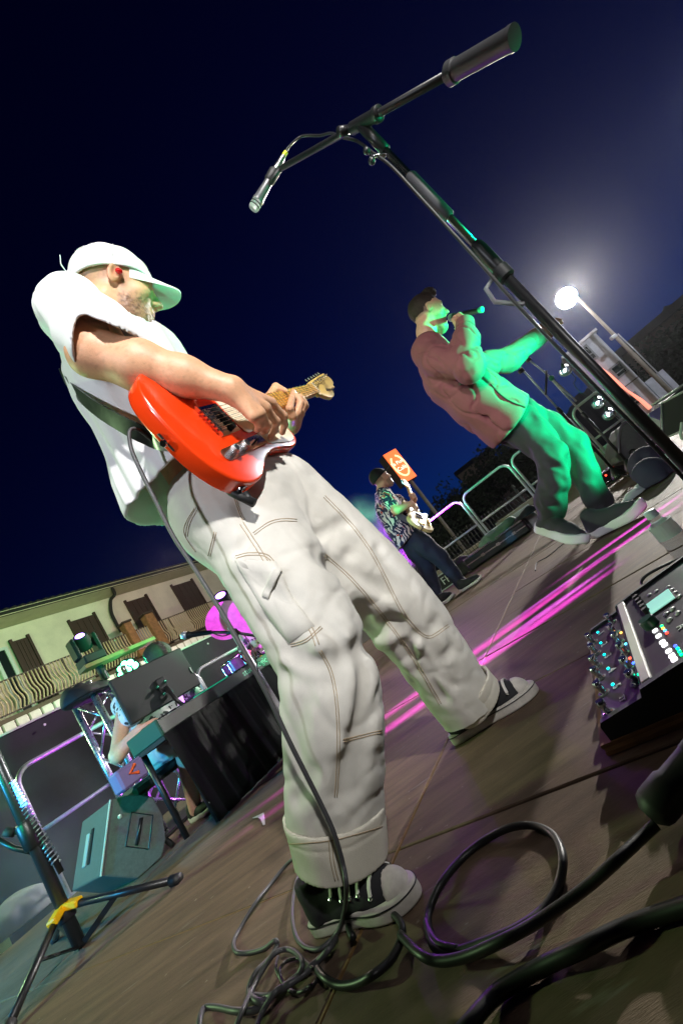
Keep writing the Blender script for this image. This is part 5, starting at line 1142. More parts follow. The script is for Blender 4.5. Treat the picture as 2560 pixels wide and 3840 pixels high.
    u, v = at(2555, 2350); text_mesh('printed_tab', 'A', .03, uv(min(u, .18), v, surf(u) + .001), -SV, X, Mt, t)
    b = MB(); b.box(uv(.0, 1.10, .0045), (.56, .56, .007), RS); b2 = empty('plywood_board', uv(0, 1.1, 0), 'layered plywood board lying under the floor processor', 'board')
    for i in range(3): MB().box(uv(.0, 1.10, .0045 + i * .0066), (.53 - .003 * (i % 2), .50 - .003 * (i % 2), .0064), RS).build('ply', mat('ply_%d' % (i % 2), srgb(168, 132, 84) if i % 2 else srgb(132, 98, 58), rough=.8, var=.2, scale=30), b2)
pedal_unit()
pp = [PZ(x, y, .0225 if i in (2, 3) else .002) for i, (x, y) in enumerate(((2190, 2358), (2195, 2420), (2272, 2352), (2276, 2308)))]
def paper(name, c, w, d, label, rz=0.0, curl=.01):
    R2 = rotm((0, 0, 1), rz); V = []; F = []
    for i in range(7):
        for j in range(7): a, b_ = i / 6 - .5, j / 6 - .5; V.append(np.asarray(c) + R2 @ (SU * a * w + SV * b_ * d) + [0, 0, .002 + curl * (max(0, a) ** 2 + max(0, -b_) ** 2) * 2])
    for i in range(6):
        for j in range(6): k = i * 7 + j; F.append((k, k + 7, k + 8, k + 1))
    o = mkmesh(name, V, F, mat('paper_white', (.78, .78, .80), rough=.8), None, True); m = o.modifiers.new('s', 'SOLIDIFY'); m.thickness = .0006; return setup(o, label, 'paper')
paper('set_list', uv(-.205, 1.375, .001), .15, .12, 'white paper set list tucked under the pedal board edge', .1)
def bottle(base, label, h=.22, r=.033, tilt=(0, 0, 1)):
    t = empty('water_bottle', base, label, 'bottle'); ax = nrm(tilt)
    M_pet = mat('clear_pet', (.95, .98, 1), rough=.08, trans=1.0); M_pet.node_tree.nodes['Principled BSDF'].inputs['IOR'].default_value = 1.12
    MB().lathe(base, ax, [(r * .8, 0), (r, .008), (r * .96, .03), (r, .05), (r * .95, .07), (r, .09), (r * .97, h * .55), (r, h * .62), (r * .85, h * .75), (r * .42, h * .88), (r * .38, h * .92)], 24).build('bottle_body', M_pet, t, 'auto')
    MB().lathe(np.asarray(base) + ax * h * .5, ax, [(r * 1.01, 0), (r * 1.01, .05)], 24).build('paper_label', mat('label_clear', (.5, .75, .72), rough=.3, alpha=.35), t)
    MB().lathe(np.asarray(base) + ax * h * .915, ax, [(r * .50, 0), (r * .52, .004), (r * .50, .022), (r * .42, .024)], 20).build('cap', mat('cap_pale', srgb(200, 215, 222), rough=.4), t, 'auto')
bottle(PZ(2590, 2095, .0), 'small clear water bottle standing on the deck near the singer\'s front shoe', .175, .036)
bottle(PZ(2600, 1800, .03), 'small clear water bottle with pale cap beside the dark bag', .17, .033)

# ---------------------------------------------------------------- wind-up lighting stand at the left edge
def light_stand():
    foot = PZ(305, 3555, 0); foot[2] = 0; up = np.array([0, 0, 1.0]); D = foot[1]
    zc = lambda x, y: P(x, y, D)[2]
    t = empty('lighting_stand', foot, 'black tripod lighting stand with yellow leg brackets and blue-lit spring', 'light stand')
    MB().cyl(foot + up * .01, foot + up * 1.45, .026, n=16).build('mast', mat('mast_grey', (.06, .065, .07), rough=.35, metal=.6), t, True)
    c = foot + up * zc(110, 3130)
    MB().lathe(c - up * .06, up, [(.034, 0), (.040, .01), (.040, .11), (.034, .12)], 18).build('clutch', M_black, t, 'auto')
    s = nrm(-_right + .1 * _up); MB().cyl(c, c + s * .085, .008, n=10).build('lock_bolt', M_black, t, True); MB().cyl(c + s * .07, c + s * .11, .018, n=12).build('lock_knob', M_blackm, t, True)
    e = foot + up * zc(170, 3180); MB().tube([e, e + s * .10 + up * .01, e + s * .17 + up * .05], .011, 8).build('crank', M_black, t, True)
    # spring beside the mast, glowing blue at its head
    a0 = foot + up * zc(35, 2925) + _right * .022 - _up * 0; a1 = foot + up * zc(190, 3220) + _right * .06
    h = np.linspace(0, 1, 190); ax = a1 - a0; R = frame_from(ax); w = [a0 + ax * q_ + .017 * (math.cos(q_ * 2 * math.pi * 22) * R[0] + math.sin(q_ * 2 * math.pi * 22) * R[1]) for q_ in h]
    MB().tube(w, .0032, 6).build('spring', mat('spring_steel', (.6, .6, .62), rough=.3, metal=.9), t, True)
    MB().tube([a0, a0 + ax * .30], .013, 10).build('blue_light', mat('blue_glow', (.1, .3, 1), emit=(.05, .25, 1), estr=9), t, True)
    for i in range(7): b = a0 + ax * (.012 + i * .04); MB().tube([b - R[0] * .018, b + R[0] * .018], .0042, 6).build('light_bar', mat('bluewhite_glow', (.6, .8, 1), emit=(.55, .75, 1), estr=8), t)
    MB().tube([a0 + ax * .55, a1 + ax * .1], .012, 8).build('spring_rod', M_black, t, True)
    # legs, brackets and struts
    yb = mat('yellow_plastic', srgb(250, 190, 10), rough=.45); hub = foot + up * zc(232, 3432)
    def leg(f, nm):
        d = nrm(f - hub); st = hub + np.array([d[0], d[1], 0]) * .05 + up * .01
        l = MB().tube([st, f], .0145, 10).build('leg', M_black, t, True); MB().tube([f - d * .035, f + d * .012], .021, 10).build('rubber_foot', M_rubber, l, True)
        mid = st + (f - st) * .45; MB().box((foot + up * .012 + mid) / 2, (.022, .008, np.linalg.norm(mid - foot)), frame_from(mid - foot)).build('strut', M_black, t)
        return st
    l1 = leg(PZ(668, 3296, .012), 1); l2 = leg(PZ(20, 3880, .012), 2); l3 = leg(foot + np.array([-.55, .45, .012]), 3)
    for st in (l1, l2, l3):
        d = nrm(st - hub); MB().box(hub + (st - hub) * 1.0 + up * .004, (.045, .030, .085), frame_from(nrm(st - hub) * .8 - up * .35), bev=.006).build('leg_bracket', yb, t)
    MB().lathe(hub - up * .03, up, [(.033, 0), (.036, .006), (.036, .055), (.033, .06)], 18).build('leg_hub', M_black, t, 'auto')
light_stand()

# ---------------------------------------------------------------- floor monitor beside the stand
def wedge_left():
    c0 = PZ(612, 3215, 0); n = nrm([.62, -.78, .0]); off = c0 @ n; S4 = .4464
    pxs = [(930, 670), (1050, 632), (1180, 622), (1290, 645), (1372, 800), (1400, 990), (1365, 1150), (1160, 1335), (850, 1312)]
    poly = [PPL(x * S4, 2700 + y * S4, n, off) for x, y in pxs]
    e = PPL(195, 3150, np.array([0, 1, 0]), 3.2) - poly[0]; e = nrm(np.array([e[0], e[1], -.02])) * .52
    t = empty('floor_monitor', (np.mean(poly, 0) + e * .5) * [1, 1, 0], 'dark floor monitor loudspeaker lit teal and green behind the tripod', 'loudspeaker')
    M_cab = mat('cabinet_grey', (.07, .075, .075), rough=.75, var=.25, scale=60, bump=.25, bscale=260)
    k = len(poly); V = poly + [p + e for p in poly]; b = mkmesh('cabinet', V, [tuple(range(k))[::-1], tuple(range(k, 2 * k))] + [(i, (i + 1) % k, k + (i + 1) % k, k + i) for i in range(k)], M_cab, t)
    m = b.modifiers.new('bevel', 'BEVEL'); m.width = .008; m.segments = 2
    q_ = lambda x, y, h=.0: PPL(x * S4, 2700 + y * S4, n, off + h)
    hp = [q_(*a, .001) for a in ((1125, 795), (1260, 815), (1225, 1060), (1080, 1040))]; hc = np.mean(hp, 0)
    MB().add([p - n * .0 for p in hp] + [hc + (p - hc) * .85 - n * .05 for p in hp], [(0, 1, 5, 4), (1, 2, 6, 5), (2, 3, 7, 6), (3, 0, 4, 7), (4, 5, 6, 7)]).build('handle_recess', mat('recess_black', (.004, .004, .004), rough=.9), t)
    MB().tube([q_(1190, 820, .004), q_(1150, 1050, .004)], .010, 8).build('handle_bar', M_black, t, True)
    r = [q_(*a, .004) for a in ((1105, 775), (1285, 800), (1250, 1085), (1055, 1060))]; MB().tube(r, .004, 6, closed=True).build('handle_rim', M_black, t)
    MB().lathe(q_(1008, 812), n, [(.012, 0), (.012, .006), (.006, .008)], 16).build('badge', mat('badge', (.5, .6, .55), rough=.3, metal=.6), t)
    MB().tube([poly[0] + n * .006, poly[8] + n * .006], .006, 8).build('edge_trim', mat('trim_grey', (.4, .4, .4), rough=.5), t)
    # fittings on the other face
    f0 = poly[0]; dn = poly[8] - poly[0]; MB().box(f0 + dn * .52 + e * .62 + nrm(np.cross(dn, e)) * -.004, (.05, .16, .012), np.array([nrm(e), nrm(dn), nrm(np.cross(nrm(e), nrm(dn)))]), bev=.004).build('vent_slot', mat('vent_grey', (.3, .32, .32), rough=.5), t)
    MB().box(f0 + dn * .50 + e * .48 + nrm(np.cross(dn, e)) * -.004, (.03, .17, .012), np.array([nrm(e), nrm(dn), nrm(np.cross(nrm(e), nrm(dn)))]), bev=.004).build('vent_slot', MATS['recess_black'], t)
wedge_left()
# crumpled dust sheet behind the stand
def cloth_heap(name, c, r, h, m, label, seed, cat='cloth'):
    def fn(p):
        q = p - np.asarray(c, f32); d = ell(q, (0, 0, 0), (r[0], r[1], h)); d = d - .05 * vnoise(p, 4.0, seed) - .03 * np.abs(vnoise(p, 8.0, seed + 2)); return np.maximum(d, -q[:, 2] + .004)
    o = sdf_obj(name, fn, np.asarray(c) - [r[0] + .12, r[1] + .12, .02], np.asarray(c) + [r[0] + .12, r[1] + .12, h + .12], .014, m, None, 1); return setup(o, label, cat)
cloth_heap('dust_sheet', PZ(100, 3420, 0) * np.array([.86, .86, 0]), (.28, .22), .22, mat('grey_sheet', (.35, .36, .40), rough=.9), 'crumpled pale sheet heaped behind the lighting stand', 3.0)

# ================================================================== SINGER
def fold(p, a, sc, seed, st=(1, 1, .6)): q = p * A(*st); n = vnoise(q, sc, seed) + .6 * vnoise(q, sc * 2.1, seed + 3); return a * (n - .5 * np.abs(n))
def simple_shoe(heel, toe, parent, up_m, sole_m, up=(0, 0, 1), sole_h=.034, vox=.007, hgt=.095):
    heel = np.asarray(heel, float); toe = np.asarray(toe, float); X = nrm(toe - heel); Z = nrm(np.asarray(up, float) - X * (X @ np.asarray(up))); Yl = np.cross(Z, X); k = np.linalg.norm(toe - heel) / .30
    out = [(.0, 0), (.012, -.028), (.05, -.036), (.12, -.036), (.19, -.046), (.24, -.046), (.28, -.030), (.302, 0), (.28, .030), (.24, .046), (.19, .046), (.12, .036), (.05, .036), (.012, .028)]
    pr = MB().prism(smooth_path(out, 3, True), heel, X * k, Yl * k, Z * k, 0, sole_h, .010); V = []
    for v in pr.V:
        q = np.array(v) - heel; x = q @ X / k; z = q @ Z / k; V.append(np.array(v) + Z * k * ((.022 * max(0, (x - .22) / .08) ** 2) + (.012 * (1 - min(1, x / .12)) if z > sole_h * .5 else .010 * max(0, 1 - x / .04) ** 2)))
    pr.V = V
    R = np.array([X, Yl, Z]).astype(f32); h32 = heel.astype(f32)
    def fn(p):
        q = ((p - h32) @ R.T) / f32(k); d = chain(q, [(.05, 0, .045), (.12, 0, .046), (.20, 0, .044), (.252, 0, .044)], [.034, .034, .037, .027], .02); d = smin(d, chain(q, [(.05, 0, .05), (.06, 0, hgt)], [.034, .036], .01), .03); d = smin(d, cap(q, (.08, 0, .075), (.17, 0, .055), .028, .026), .03)
        return np.maximum(d, sole_h * .8 - q[:, 2]) * k
    lo, hi = bb([heel, toe], .14 * k); s = sdf_obj('shoe', fn, lo, hi, vox, up_m, parent, 1); so = pr.build('sole', sole_m, s, 'auto'); return s
def far_hand(p, w, dirv, palm, curl=.9, s=1.0):
    """loose fist: knuckles along dirv from the wrist, fingers curling toward palm"""
    w = np.asarray(w, float); d = nrm(dirv); n = nrm(np.asarray(palm) - d * (np.asarray(palm) @ d)); l = np.cross(d, n); D = None
    for i, o in enumerate((-.03, -.01, .01, .03)):
        kn = w + d * .085 * s + l * o * s; a = kn + (d * (1 - curl) + n * curl) * .040 * s; b = a + (n * .6 - d * curl) * .028 * s; c = b - d * curl * .02 * s - n * .012 * s * curl
        e = chain(p, [w + l * o * .5 * s, kn, a, b, c], [.021 * s, .0125 * s, .0105 * s, .0095 * s, .008 * s], .006); D = e if D is None else smin(D, e, .006)
    th = w + d * .03 * s - l * .03 * s; return smin(D, chain(p, [th, th + (d * .7 + n * .6 - l * .2) * .04 * s, th + (d * 1.1 + n * 1.3) * .045 * s], [.016 * s, .012 * s, .009 * s], .006), .008)
def singer():
    Yc = 2.90; f = nrm([.96, -.22, 0]); l = np.array([.22, .96, 0])
    hc = P(1606, 1180, Yc - .02); HFs = nrm([.93, .06, -.34]); HRs = head_frame(HFs, [.42, 0, .85]); h32 = hc.astype(f32); R32 = HRs.astype(f32); sc = 1.12
    hqs = lambda p: ((p - h32) @ R32.T) / f32(sc); hws = lambda x, y, z: hc + np.array([x, y, z]) @ HRs * sc
    nb = P(1612, 1305, Yc - .02); shr = P(1640, 1352, Yc - .19); elr = P(1752, 1375, Yc - .34); wrr = P(1742, 1205, Yc - .24); shl = P(1768, 1372, Yc + .16); ell_ = P(1905, 1350, Yc + .28); wrl = P(2045, 1240, Yc + .34); hl = P(2082, 1208, Yc + .36)
    mic0 = hws(.128, 0, -.062); micd = nrm(P(1790, 1165, Yc - .18) - mic0); hd = P(1722, 1188, Yc - .14)
    def head(p):
        d = head_sdf(hqs(p), .014) * sc; d = smin(d, chain(p, [hws(-.03, 0, -.03), hws(-.05, 0, -.11), nb], [.062, .062, .07], .03), .02)
        d = smin(d, far_hand(p, wrr, hd - wrr, nrm(hc - hd) * .8 + np.array([0, .4, 0]), .85, 1.05), .01); d = smin(d, cap(p, elr, wrr, .05, .034), .02); return d
    def handl(p): return smin(far_hand(p, wrl + (hl - wrl) * .2, hl - wrl, [0, -.3, -1], .7, 1.0), cap(p, ell_, wrl + (hl - wrl) * .25, .045, .032), .02)
    def torso(p): return chain(p, [nb, P(1760, 1430, Yc), P(1900, 1580, Yc), P(2060, 1700, Yc), P(2065, 1890, Yc)], [.07, .12, .11, .07, .04], .04)
    dk = np.array(srgb(58, 42, 34)); sk = np.array(srgb(226, 178, 150))
    def colr(V):
        q = hqs(V); x, y, z = q.T; n = vnoise(V, 90); c = np.tile(sk, (len(V), 1)); m = (np.linalg.norm(V - h32, axis=1) < .24)
        b = np.clip((-.034 - z) * 50 + .4 * n, 0, 1) * np.clip((x - .005) * 60, 0, 1) * .55; s = np.clip((.01 - x) * 60, 0, 1) * np.clip((z + .03) * 40, 0, 1) * .8 * (1 - (np.abs(y) > .076)); br = ((np.abs(z - .031) < .006) & (x > .06) & (np.abs(y) > .014) & (np.abs(y) < .05)) * .85
        eye = ((np.abs(z - .010) < .0035) & (x > .07) & (np.abs(np.abs(y) - .032) < .013)) * .8; mo = ((np.abs(z + .069) < .010) & (x > .075) & (np.abs(y) < .02)) * .7
        w = np.clip(np.maximum.reduce([b, s, br, eye, mo]) * m, 0, .95)[:, None]; return c * (1 - w) + dk * w
    t = sdf_obj('person', head, *bb([hc, nb, wrr, hd, elr], .16), .0062, M_skin, None, 1, colr, extra=[(handl, *bb([wrl, hl, ell_], .12), .007), (torso, *bb([nb, P(1900, 1580, Yc), P(2065, 1890, Yc), P(2060, 1700, Yc)], .15), .02)])
    setup(t, 'singer in dusty pink overshirt and dark trousers, microphone to mouth, arm stretched out', 'person')
    def hair(p):
        q = hqs(p); x, y, z = q.T; d = ell(q, (-.016, 0, .046), (.1015, .0785, .0975)); top = ell(q, (.040, 0, .136), (.050, .050, .034)); d = smin(d, top, .015) - .006 * np.clip((z - .115) / .03, 0, 1) * vnoise(q * A(1, 1, .25), 190, 4); n = vnoise(q * A(3, 3, 1.0), 70, 3); d = d - .0025 * n - .004 * np.clip(z - .11, 0, .03) / .03 * vnoise(q * A(1, 1, .3), 260)
        cut = np.maximum(.028 + .55 * np.maximum(x - .01, 0) * 1.6 + .55 * np.maximum(x - .055, 0) - z - .07 * (x < -.035) - .05 * np.clip((-x - .01) * 12, 0, 1), -1); return np.maximum(d, cut) * sc
    sdf_obj('hair', hair, hc - .22, hc + .26, .005, mat('brown_hair', srgb(54, 42, 34), rough=.6, var=.4, scale=90, bump=.5, bscale=300), t, 1)
    Mj = mat('dusty_pink_twill', srgb(142, 86, 88), rough=.85, var=.08, scale=20, bump=.15, bscale=260)
    b0, b1, b2, b3 = nb + np.array([-.02, 0, -.02]), P(1690, 1420, Yc), P(1790, 1500, Yc), P(1905, 1575, Yc + .02)
    def jacket(p):
        d = chain(p, [b0, b1, b2, b3], [.125, .172, .182, .205], .06, l, .80)
        d = smin(d, chain(p, [nb * .5 + shr * .5, shr, elr + [0, 0, .0], elr * .45 + wrr * .55, wrr * .85 + elr * .15], [.088, .096, .096, .082, .058], .04), .045)
        d = smin(d, chain(p, [nb * .5 + shl * .5, shl, ell_, wrl], [.088, .094, .088, .068], .04), .045)
        d = smin(d, chain(p, [nb + l * .07 + [0, 0, .0], nb + f * .06 + [0, 0, -.02]], [.05, .045]), .03); d = d - fold(p, .009, 5.0, 2.0) + .010 * np.exp(-(vnoise(p * A(1, 1, .6), 7.0, 21.0) / .09) ** 2) + .008 * np.exp(-(vnoise(p * A(1, 1, .6), 13.0, 31.0) / .11) ** 2)
        for a_, b_, r_, dp in VJ: d = d + dp * np.exp(-(cap(p, a_, b_, 0.0) / r_) ** 2)
        ax = nrm(np.array([.42, 0, -.9])).astype(f32); hem = (p - P(1918, 1580, Yc).astype(f32)) @ ax; d = np.where(p[:, 2] < 1.25, np.maximum(d, hem - .03 * np.sin(((p - b3.astype(f32)) @ f.astype(f32)) * 9 + 1.2)), d)
        inner = chain(p, [b2 * .3 + b3 * .7, b3, b3 + (b3 - b2)], [.06, .13, .15], .05, l, .80); d = np.where(p[:, 2] < 1.3, np.maximum(d, -(inner - .0)), d)
        nd = chain(p, [hws(-.03, 0, -.04), nb + [0, 0, .03]], [.085, .072]); return smax(d, -nd, .01)
    VJ = [(P(1700, 1400, Yc - .2), P(1760, 1440, Yc - .2), .03, .03), (P(1740, 1420, Yc - .2), P(1830, 1560, Yc - .15), .022, .025), (P(1790, 1400, Yc - .15), P(1880, 1520, Yc - .15), .02, .02), (P(1755, 1290, Yc - .3), P(1790, 1310, Yc - .3), .02, .018), (P(1610, 1420, Yc - .15), P(1700, 1440, Yc - .18), .022, .02), (P(1790, 1310, Yc), P(1850, 1380, Yc), .02, .03)]
    j = sdf_obj('overshirt', jacket, *bb([nb, shr, elr, wrr, shl, wrl, b3 + [.1, 0, -.1], b3 + [-.2, 0, 0]], .2), .0085, Mj, t, 1, margin=.06)
    cr = frame_from(nb - hc, l); cc_ = nb + nrm(hc - nb) * .035
    MB().tube([cc_ + .088 * (math.cos(a_) * cr[0] + math.sin(a_) * cr[1]) + nrm(hc - nb) * .012 * math.cos(a_ * 2) for a_ in np.linspace(0, 2 * math.pi, 25)[:-1]], .017, 8, closed=True).build('collar', Mj, j, True)
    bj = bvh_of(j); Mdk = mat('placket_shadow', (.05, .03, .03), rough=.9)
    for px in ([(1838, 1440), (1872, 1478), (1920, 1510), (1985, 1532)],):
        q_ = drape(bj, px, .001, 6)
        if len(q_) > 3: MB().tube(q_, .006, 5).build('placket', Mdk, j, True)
    for w_, e_ in ((wrr, elr), (wrl, ell_)):
        ax_ = nrm(w_ - e_); fr_ = frame_from(ax_); c_ = w_ - ax_ * .035; MB().lathe(c_, ax_, [(.054, -.03), (.060, -.025), (.058, .03), (.050, .034)], 20).build('cuff', Mj, j, 'auto')
    Mtr = mat('dark_trousers', (.030, .030, .036), rough=.75, var=.15, scale=20, bump=.12, bscale=200)
    R_ = [(1930, 1590, Yc, .15), (2000, 1640, Yc - .06, .125), (2070, 1715, Yc - .12, .105), (2072, 1800, Yc - .07, .098), (2062, 1890, Yc, .095), (2060, 1935, Yc + .02, .090)]
    L_s = [(1950, 1570, Yc + .05, .14), (2050, 1610, Yc + .08, .125), (2135, 1670, Yc + .08, .105), (2190, 1780, Yc + .06, .098), (2235, 1880, Yc + .06, .090), (2255, 1925, Yc + .06, .085)]
    rp = [P(a, b, c) for a, b, c, d in R_]; lp = [P(a, b, c) for a, b, c, d in L_s]
    def trousers(p):
        d = smin(chain(p, rp, [q[3] for q in R_], .02), chain(p, lp, [q[3] for q in L_s], .02), .04); d = d - fold(p, .016, 7.0, 5.0) - fold(p, .007, 16.0, 1.0)
        for a_, b_ in ((P(2040, 1730, Yc - .2), P(2110, 1760, Yc - .2)), (P(2030, 1800, Yc - .2), P(2090, 1780, Yc - .2)), (P(2030, 1650, Yc - .2), P(2080, 1690, Yc - .25)), (P(2040, 1880, Yc - .1), P(2090, 1900, Yc - .1))): d = d + .022 * np.exp(-(cap(p, a_, b_, 0.0) / .02) ** 2)
        return d
    sdf_obj('trousers', trousers, *bb(rp + lp, .18), .009, Mtr, t, 1, margin=.04)
    Mu = mat('knit_grey', (.045, .045, .055), rough=.85, bump=.3, bscale=300); Ms = mat('white_foam_sole', (.82, .82, .84), rough=.6)
    h1 = P(2010, 1996, 3.02); t1 = PZ(2198, 2056, .012); simple_shoe(h1, t1, t, Mu, Ms, (.55, 0, .85), .042)
    h2 = PZ(2226, 2020, .006); t2 = PZ(2440, 1912, .012); simple_shoe(h2, t2, t, Mu, Ms, (0, 0, 1), .042)
    # handheld microphone
    m = empty('handheld_microphone', mic0, 'black handheld microphone with green-lit tail held to the singer\'s mouth', 'microphone')
    MB().sphere(mic0, .027, 16).build('grille', mat('mesh_dark', (.35, .35, .38), rough=.4, metal=.8, bump=.8, bscale=700), m, True)
    MB().lathe(mic0 + micd * .022, micd, [(.026, 0), (.026, .008), (.021, .012), (.017, .20), (.017, .225)], 18).build('body', M_black, m, 'auto'); MB().lathe(mic0 + micd * .247, micd, [(.0185, 0), (.0195, .004), (.0195, .024), (.016, .028)], 16).build('tail_cap', mat('tail_green', (.05, .5, .3), rough=.3), m, 'auto')
singer()

# ================================================================== BASS PLAYER
def bassist():
    Yb = 5.2; q4 = lambda x, y, Y=Yb: P(1350 + x * .319, 1680 + y * .319, Y); f = nrm([.95, -.3, 0]); l = np.array([.3, .95, 0])
    hc = q4(252, 372); HFb = nrm([.9, .25, .05]); HRb = head_frame(HFb, [.12, 0, 1]); h32 = hc.astype(f32); R32 = HRb.astype(f32); sc = 1.05
    hqb = lambda p: ((p - h32) @ R32.T) / f32(sc); hwb = lambda x, y, z: hc + np.array([x, y, z]) @ HRb * sc
    nb = q4(255, 520); shr = q4(300, 590, Yb - .18); elr = q4(420, 735, Yb - .32); wrr = q4(600, 650, Yb - .30); shl = q4(430, 620, Yb + .18); ell_ = q4(560, 700, Yb + .22); wrl = q4(640, 605, Yb + .05)
    def body(p):
        d = head_sdf(hqb(p)) * sc; d = smin(d, chain(p, [hwb(-.03, 0, -.04), nb], [.06, .068]), .02)
        d = smin(d, chain(p, [shr, elr, wrr], [.06, .046, .032], .02), .03); d = np.minimum(d, far_hand(p, wrr, q4(665, 720, Yb - .24) - wrr, [-.3, .3, -.8], .6)); d = smin(d, chain(p, [shl, ell_, wrl], [.055, .045, .033], .02), .03); d = np.minimum(d, far_hand(p, wrl, q4(640, 575, Yb) - wrl, [-.5, -.5, .3], .8))
        return d
    dk = np.array(srgb(60, 44, 36)); sk = np.array(srgb(224, 178, 148))
    def colr(V):
        q = hqb(V); x, y, z = q.T; m = np.linalg.norm(V - h32, axis=1) < .22; w = np.maximum(np.clip((-.03 - z) * 50, 0, 1) * np.clip(x * 60, 0, 1) * .45, np.clip((-.005 - x) * 60, 0, 1) * np.clip((z + .04) * 40, 0, 1) * .55) * m; w = w[:, None]; return sk * (1 - w) + dk * w
    t = sdf_obj('person', body, *bb([hc, nb, shr, elr, wrr, shl, ell_, wrl], .17), .009, M_skin, None, 1, colr); setup(t, 'bass player in floral shirt, black cap and navy trousers seen in profile', 'person')
    m = bpy.data.materials.new('floral_print'); m.use_nodes = True; nt = m.node_tree; N = nt.nodes.new; Lk = nt.links.new; bs = nt.nodes['Principled BSDF']; bs.inputs['Roughness'].default_value = .8; MATS['floral_print'] = m
    tc = N('ShaderNodeTexCoord'); no = N('ShaderNodeTexNoise'); no.inputs['Scale'].default_value = 9; no.inputs['Detail'].default_value = 2; Lk(tc.outputs['Object'], no.inputs['Vector'])
    ad = N('ShaderNodeMix'); ad.data_type = 'RGBA'; ad.blend_type = 'ADD'; ad.inputs[0].default_value = .22; Lk(tc.outputs['Object'], ad.inputs[6]); Lk(no.outputs['Color'], ad.inputs[7])
    v1 = N('ShaderNodeTexVoronoi'); v1.inputs['Scale'].default_value = 15; v1.feature = 'DISTANCE_TO_EDGE'; Lk(ad.outputs[2], v1.inputs['Vector']); v2 = N('ShaderNodeTexVoronoi'); v2.inputs['Scale'].default_value = 15; Lk(ad.outputs[2], v2.inputs['Vector'])
    r1 = N('ShaderNodeValToRGB'); r1.color_ramp.interpolation = 'CONSTANT'; e = r1.color_ramp.elements; e[0].position = 0; e[0].color = (.016, .018, .07, 1); e[1].position = .42; e[1].color = (.72, .62, .62, 1); x = e.new(.70); x.color = (.55, .06, .05, 1); x = e.new(.84); x.color = (.03, .03, .12, 1); Lk(v2.outputs['Color'], r1.inputs[0])
    r2 = N('ShaderNodeMath'); r2.operation = 'LESS_THAN'; r2.inputs[1].default_value = .075; Lk(v1.outputs['Distance'], r2.inputs[0]); mx = N('ShaderNodeMix'); mx.data_type = 'RGBA'; Lk(r2.outputs[0], mx.inputs[0]); Lk(r1.outputs[0], mx.inputs[6]); mx.inputs[7].default_value = (.70, .58, .62, 1)
    w3 = N('ShaderNodeTexWave'); w3.inputs['Scale'].default_value = 7; w3.inputs['Distortion'].default_value = 14; w3.inputs['Detail'].default_value = 2; Lk(tc.outputs['Object'], w3.inputs['Vector']); g3 = N('ShaderNodeMath'); g3.operation = 'GREATER_THAN'; g3.inputs[1].default_value = .58; Lk(w3.outputs['Color'], g3.inputs[0])
    m3 = N('ShaderNodeMix'); m3.data_type = 'RGBA'; Lk(g3.outputs[0], m3.inputs[0]); Lk(mx.outputs[2], m3.inputs[6]); m3.inputs[7].default_value = (.014, .015, .06, 1); Lk(m3.outputs[2], bs.inputs['Base Color'])
    hb = q4(555, 1060)
    def shirt(p):
        d = chain(p, [nb + [0, 0, -.03], q4(340, 720), q4(440, 880), hb], [.10, .155, .16, .165], .05, l, .8); d = smin(d, chain(p, [shr * .6 + nb * .4, shr, shr * .45 + elr * .55], [.08, .085, .088], .03), .05); d = smin(d, chain(p, [shl, shl * .5 + ell_ * .5], [.08, .08], .03), .05); d = d - fold(p, .014, 6, 4.0)
        ax = A(*nrm([.25, 0, -1])); d = np.where(p[:, 2] < 1.1, np.maximum(d, (p - hb.astype(f32)) @ ax - .02), d); nd = chain(p, [hwb(-.03, 0, -.05), nb + [0, 0, .02]], [.08, .07]); return smax(d, -nd, .01)
    sdf_obj('floral_shirt', shirt, *bb([nb, hb, shr, elr, shl], .2), .012, m, t, 1, margin=.05)
    Mn = mat('navy_jeans', (.012, .016, .036), rough=.8, var=.2, scale=15, bump=.1, bscale=150)
    Fr = [(600, 1040, 0, .15), (760, 1140, -.06, .125), (930, 1280, -.05, .105), (1060, 1440, 0, .092), (1185, 1590, .03, .085)]; Bk = [(590, 1080, .02, .14), (680, 1230, .08, .12), (770, 1380, .14, .10), (840, 1560, .18, .09), (900, 1720, .18, .085)]
    fr = [q4(a, b, Yb + c) for a, b, c, d in Fr]; bk = [q4(a, b, Yb + c) for a, b, c, d in Bk]
    sdf_obj('jeans', lambda p: smin(chain(p, fr, [q[3] for q in Fr], .02), chain(p, bk, [q[3] for q in Bk], .02), .04) - fold(p, .014, 7, 9.0) - fold(p, .006, 15, 2.0), *bb(fr + bk, .18), .012, Mn, t, 1, margin=.04)
    Mu = mat('black_suede', (.014, .015, .018), rough=.8); Mw = mat('gum_sole', (.62, .60, .55), rough=.6)
    simple_shoe(PZ(1350 + 1185 * .319, 1680 + 1700 * .319, .0), PZ(1350 + 1448 * .319, 1680 + 1530 * .319, .0), t, Mu, Mw, vox=.010, sole_h=.026); simple_shoe(PZ(1350 + 905 * .319, 1680 + 1875 * .319, .0), PZ(1350 + 1122 * .319, 1680 + 1755 * .319, .0), t, Mu, Mw, vox=.010, sole_h=.026)
    Mc = mat('black_cap_cloth', (.016, .018, .018), rough=.85)
    def cp_(p): q = hqb(p); return np.maximum(ell(q, (-.012, 0, .04), (.114, .092, .115)), (.030 + .22 * q[:, 0] - q[:, 2])) * sc
    c = sdf_obj('cap', cp_, hc - .2, hc + .24, .008, Mc, t, 1)
    V = []; F = []
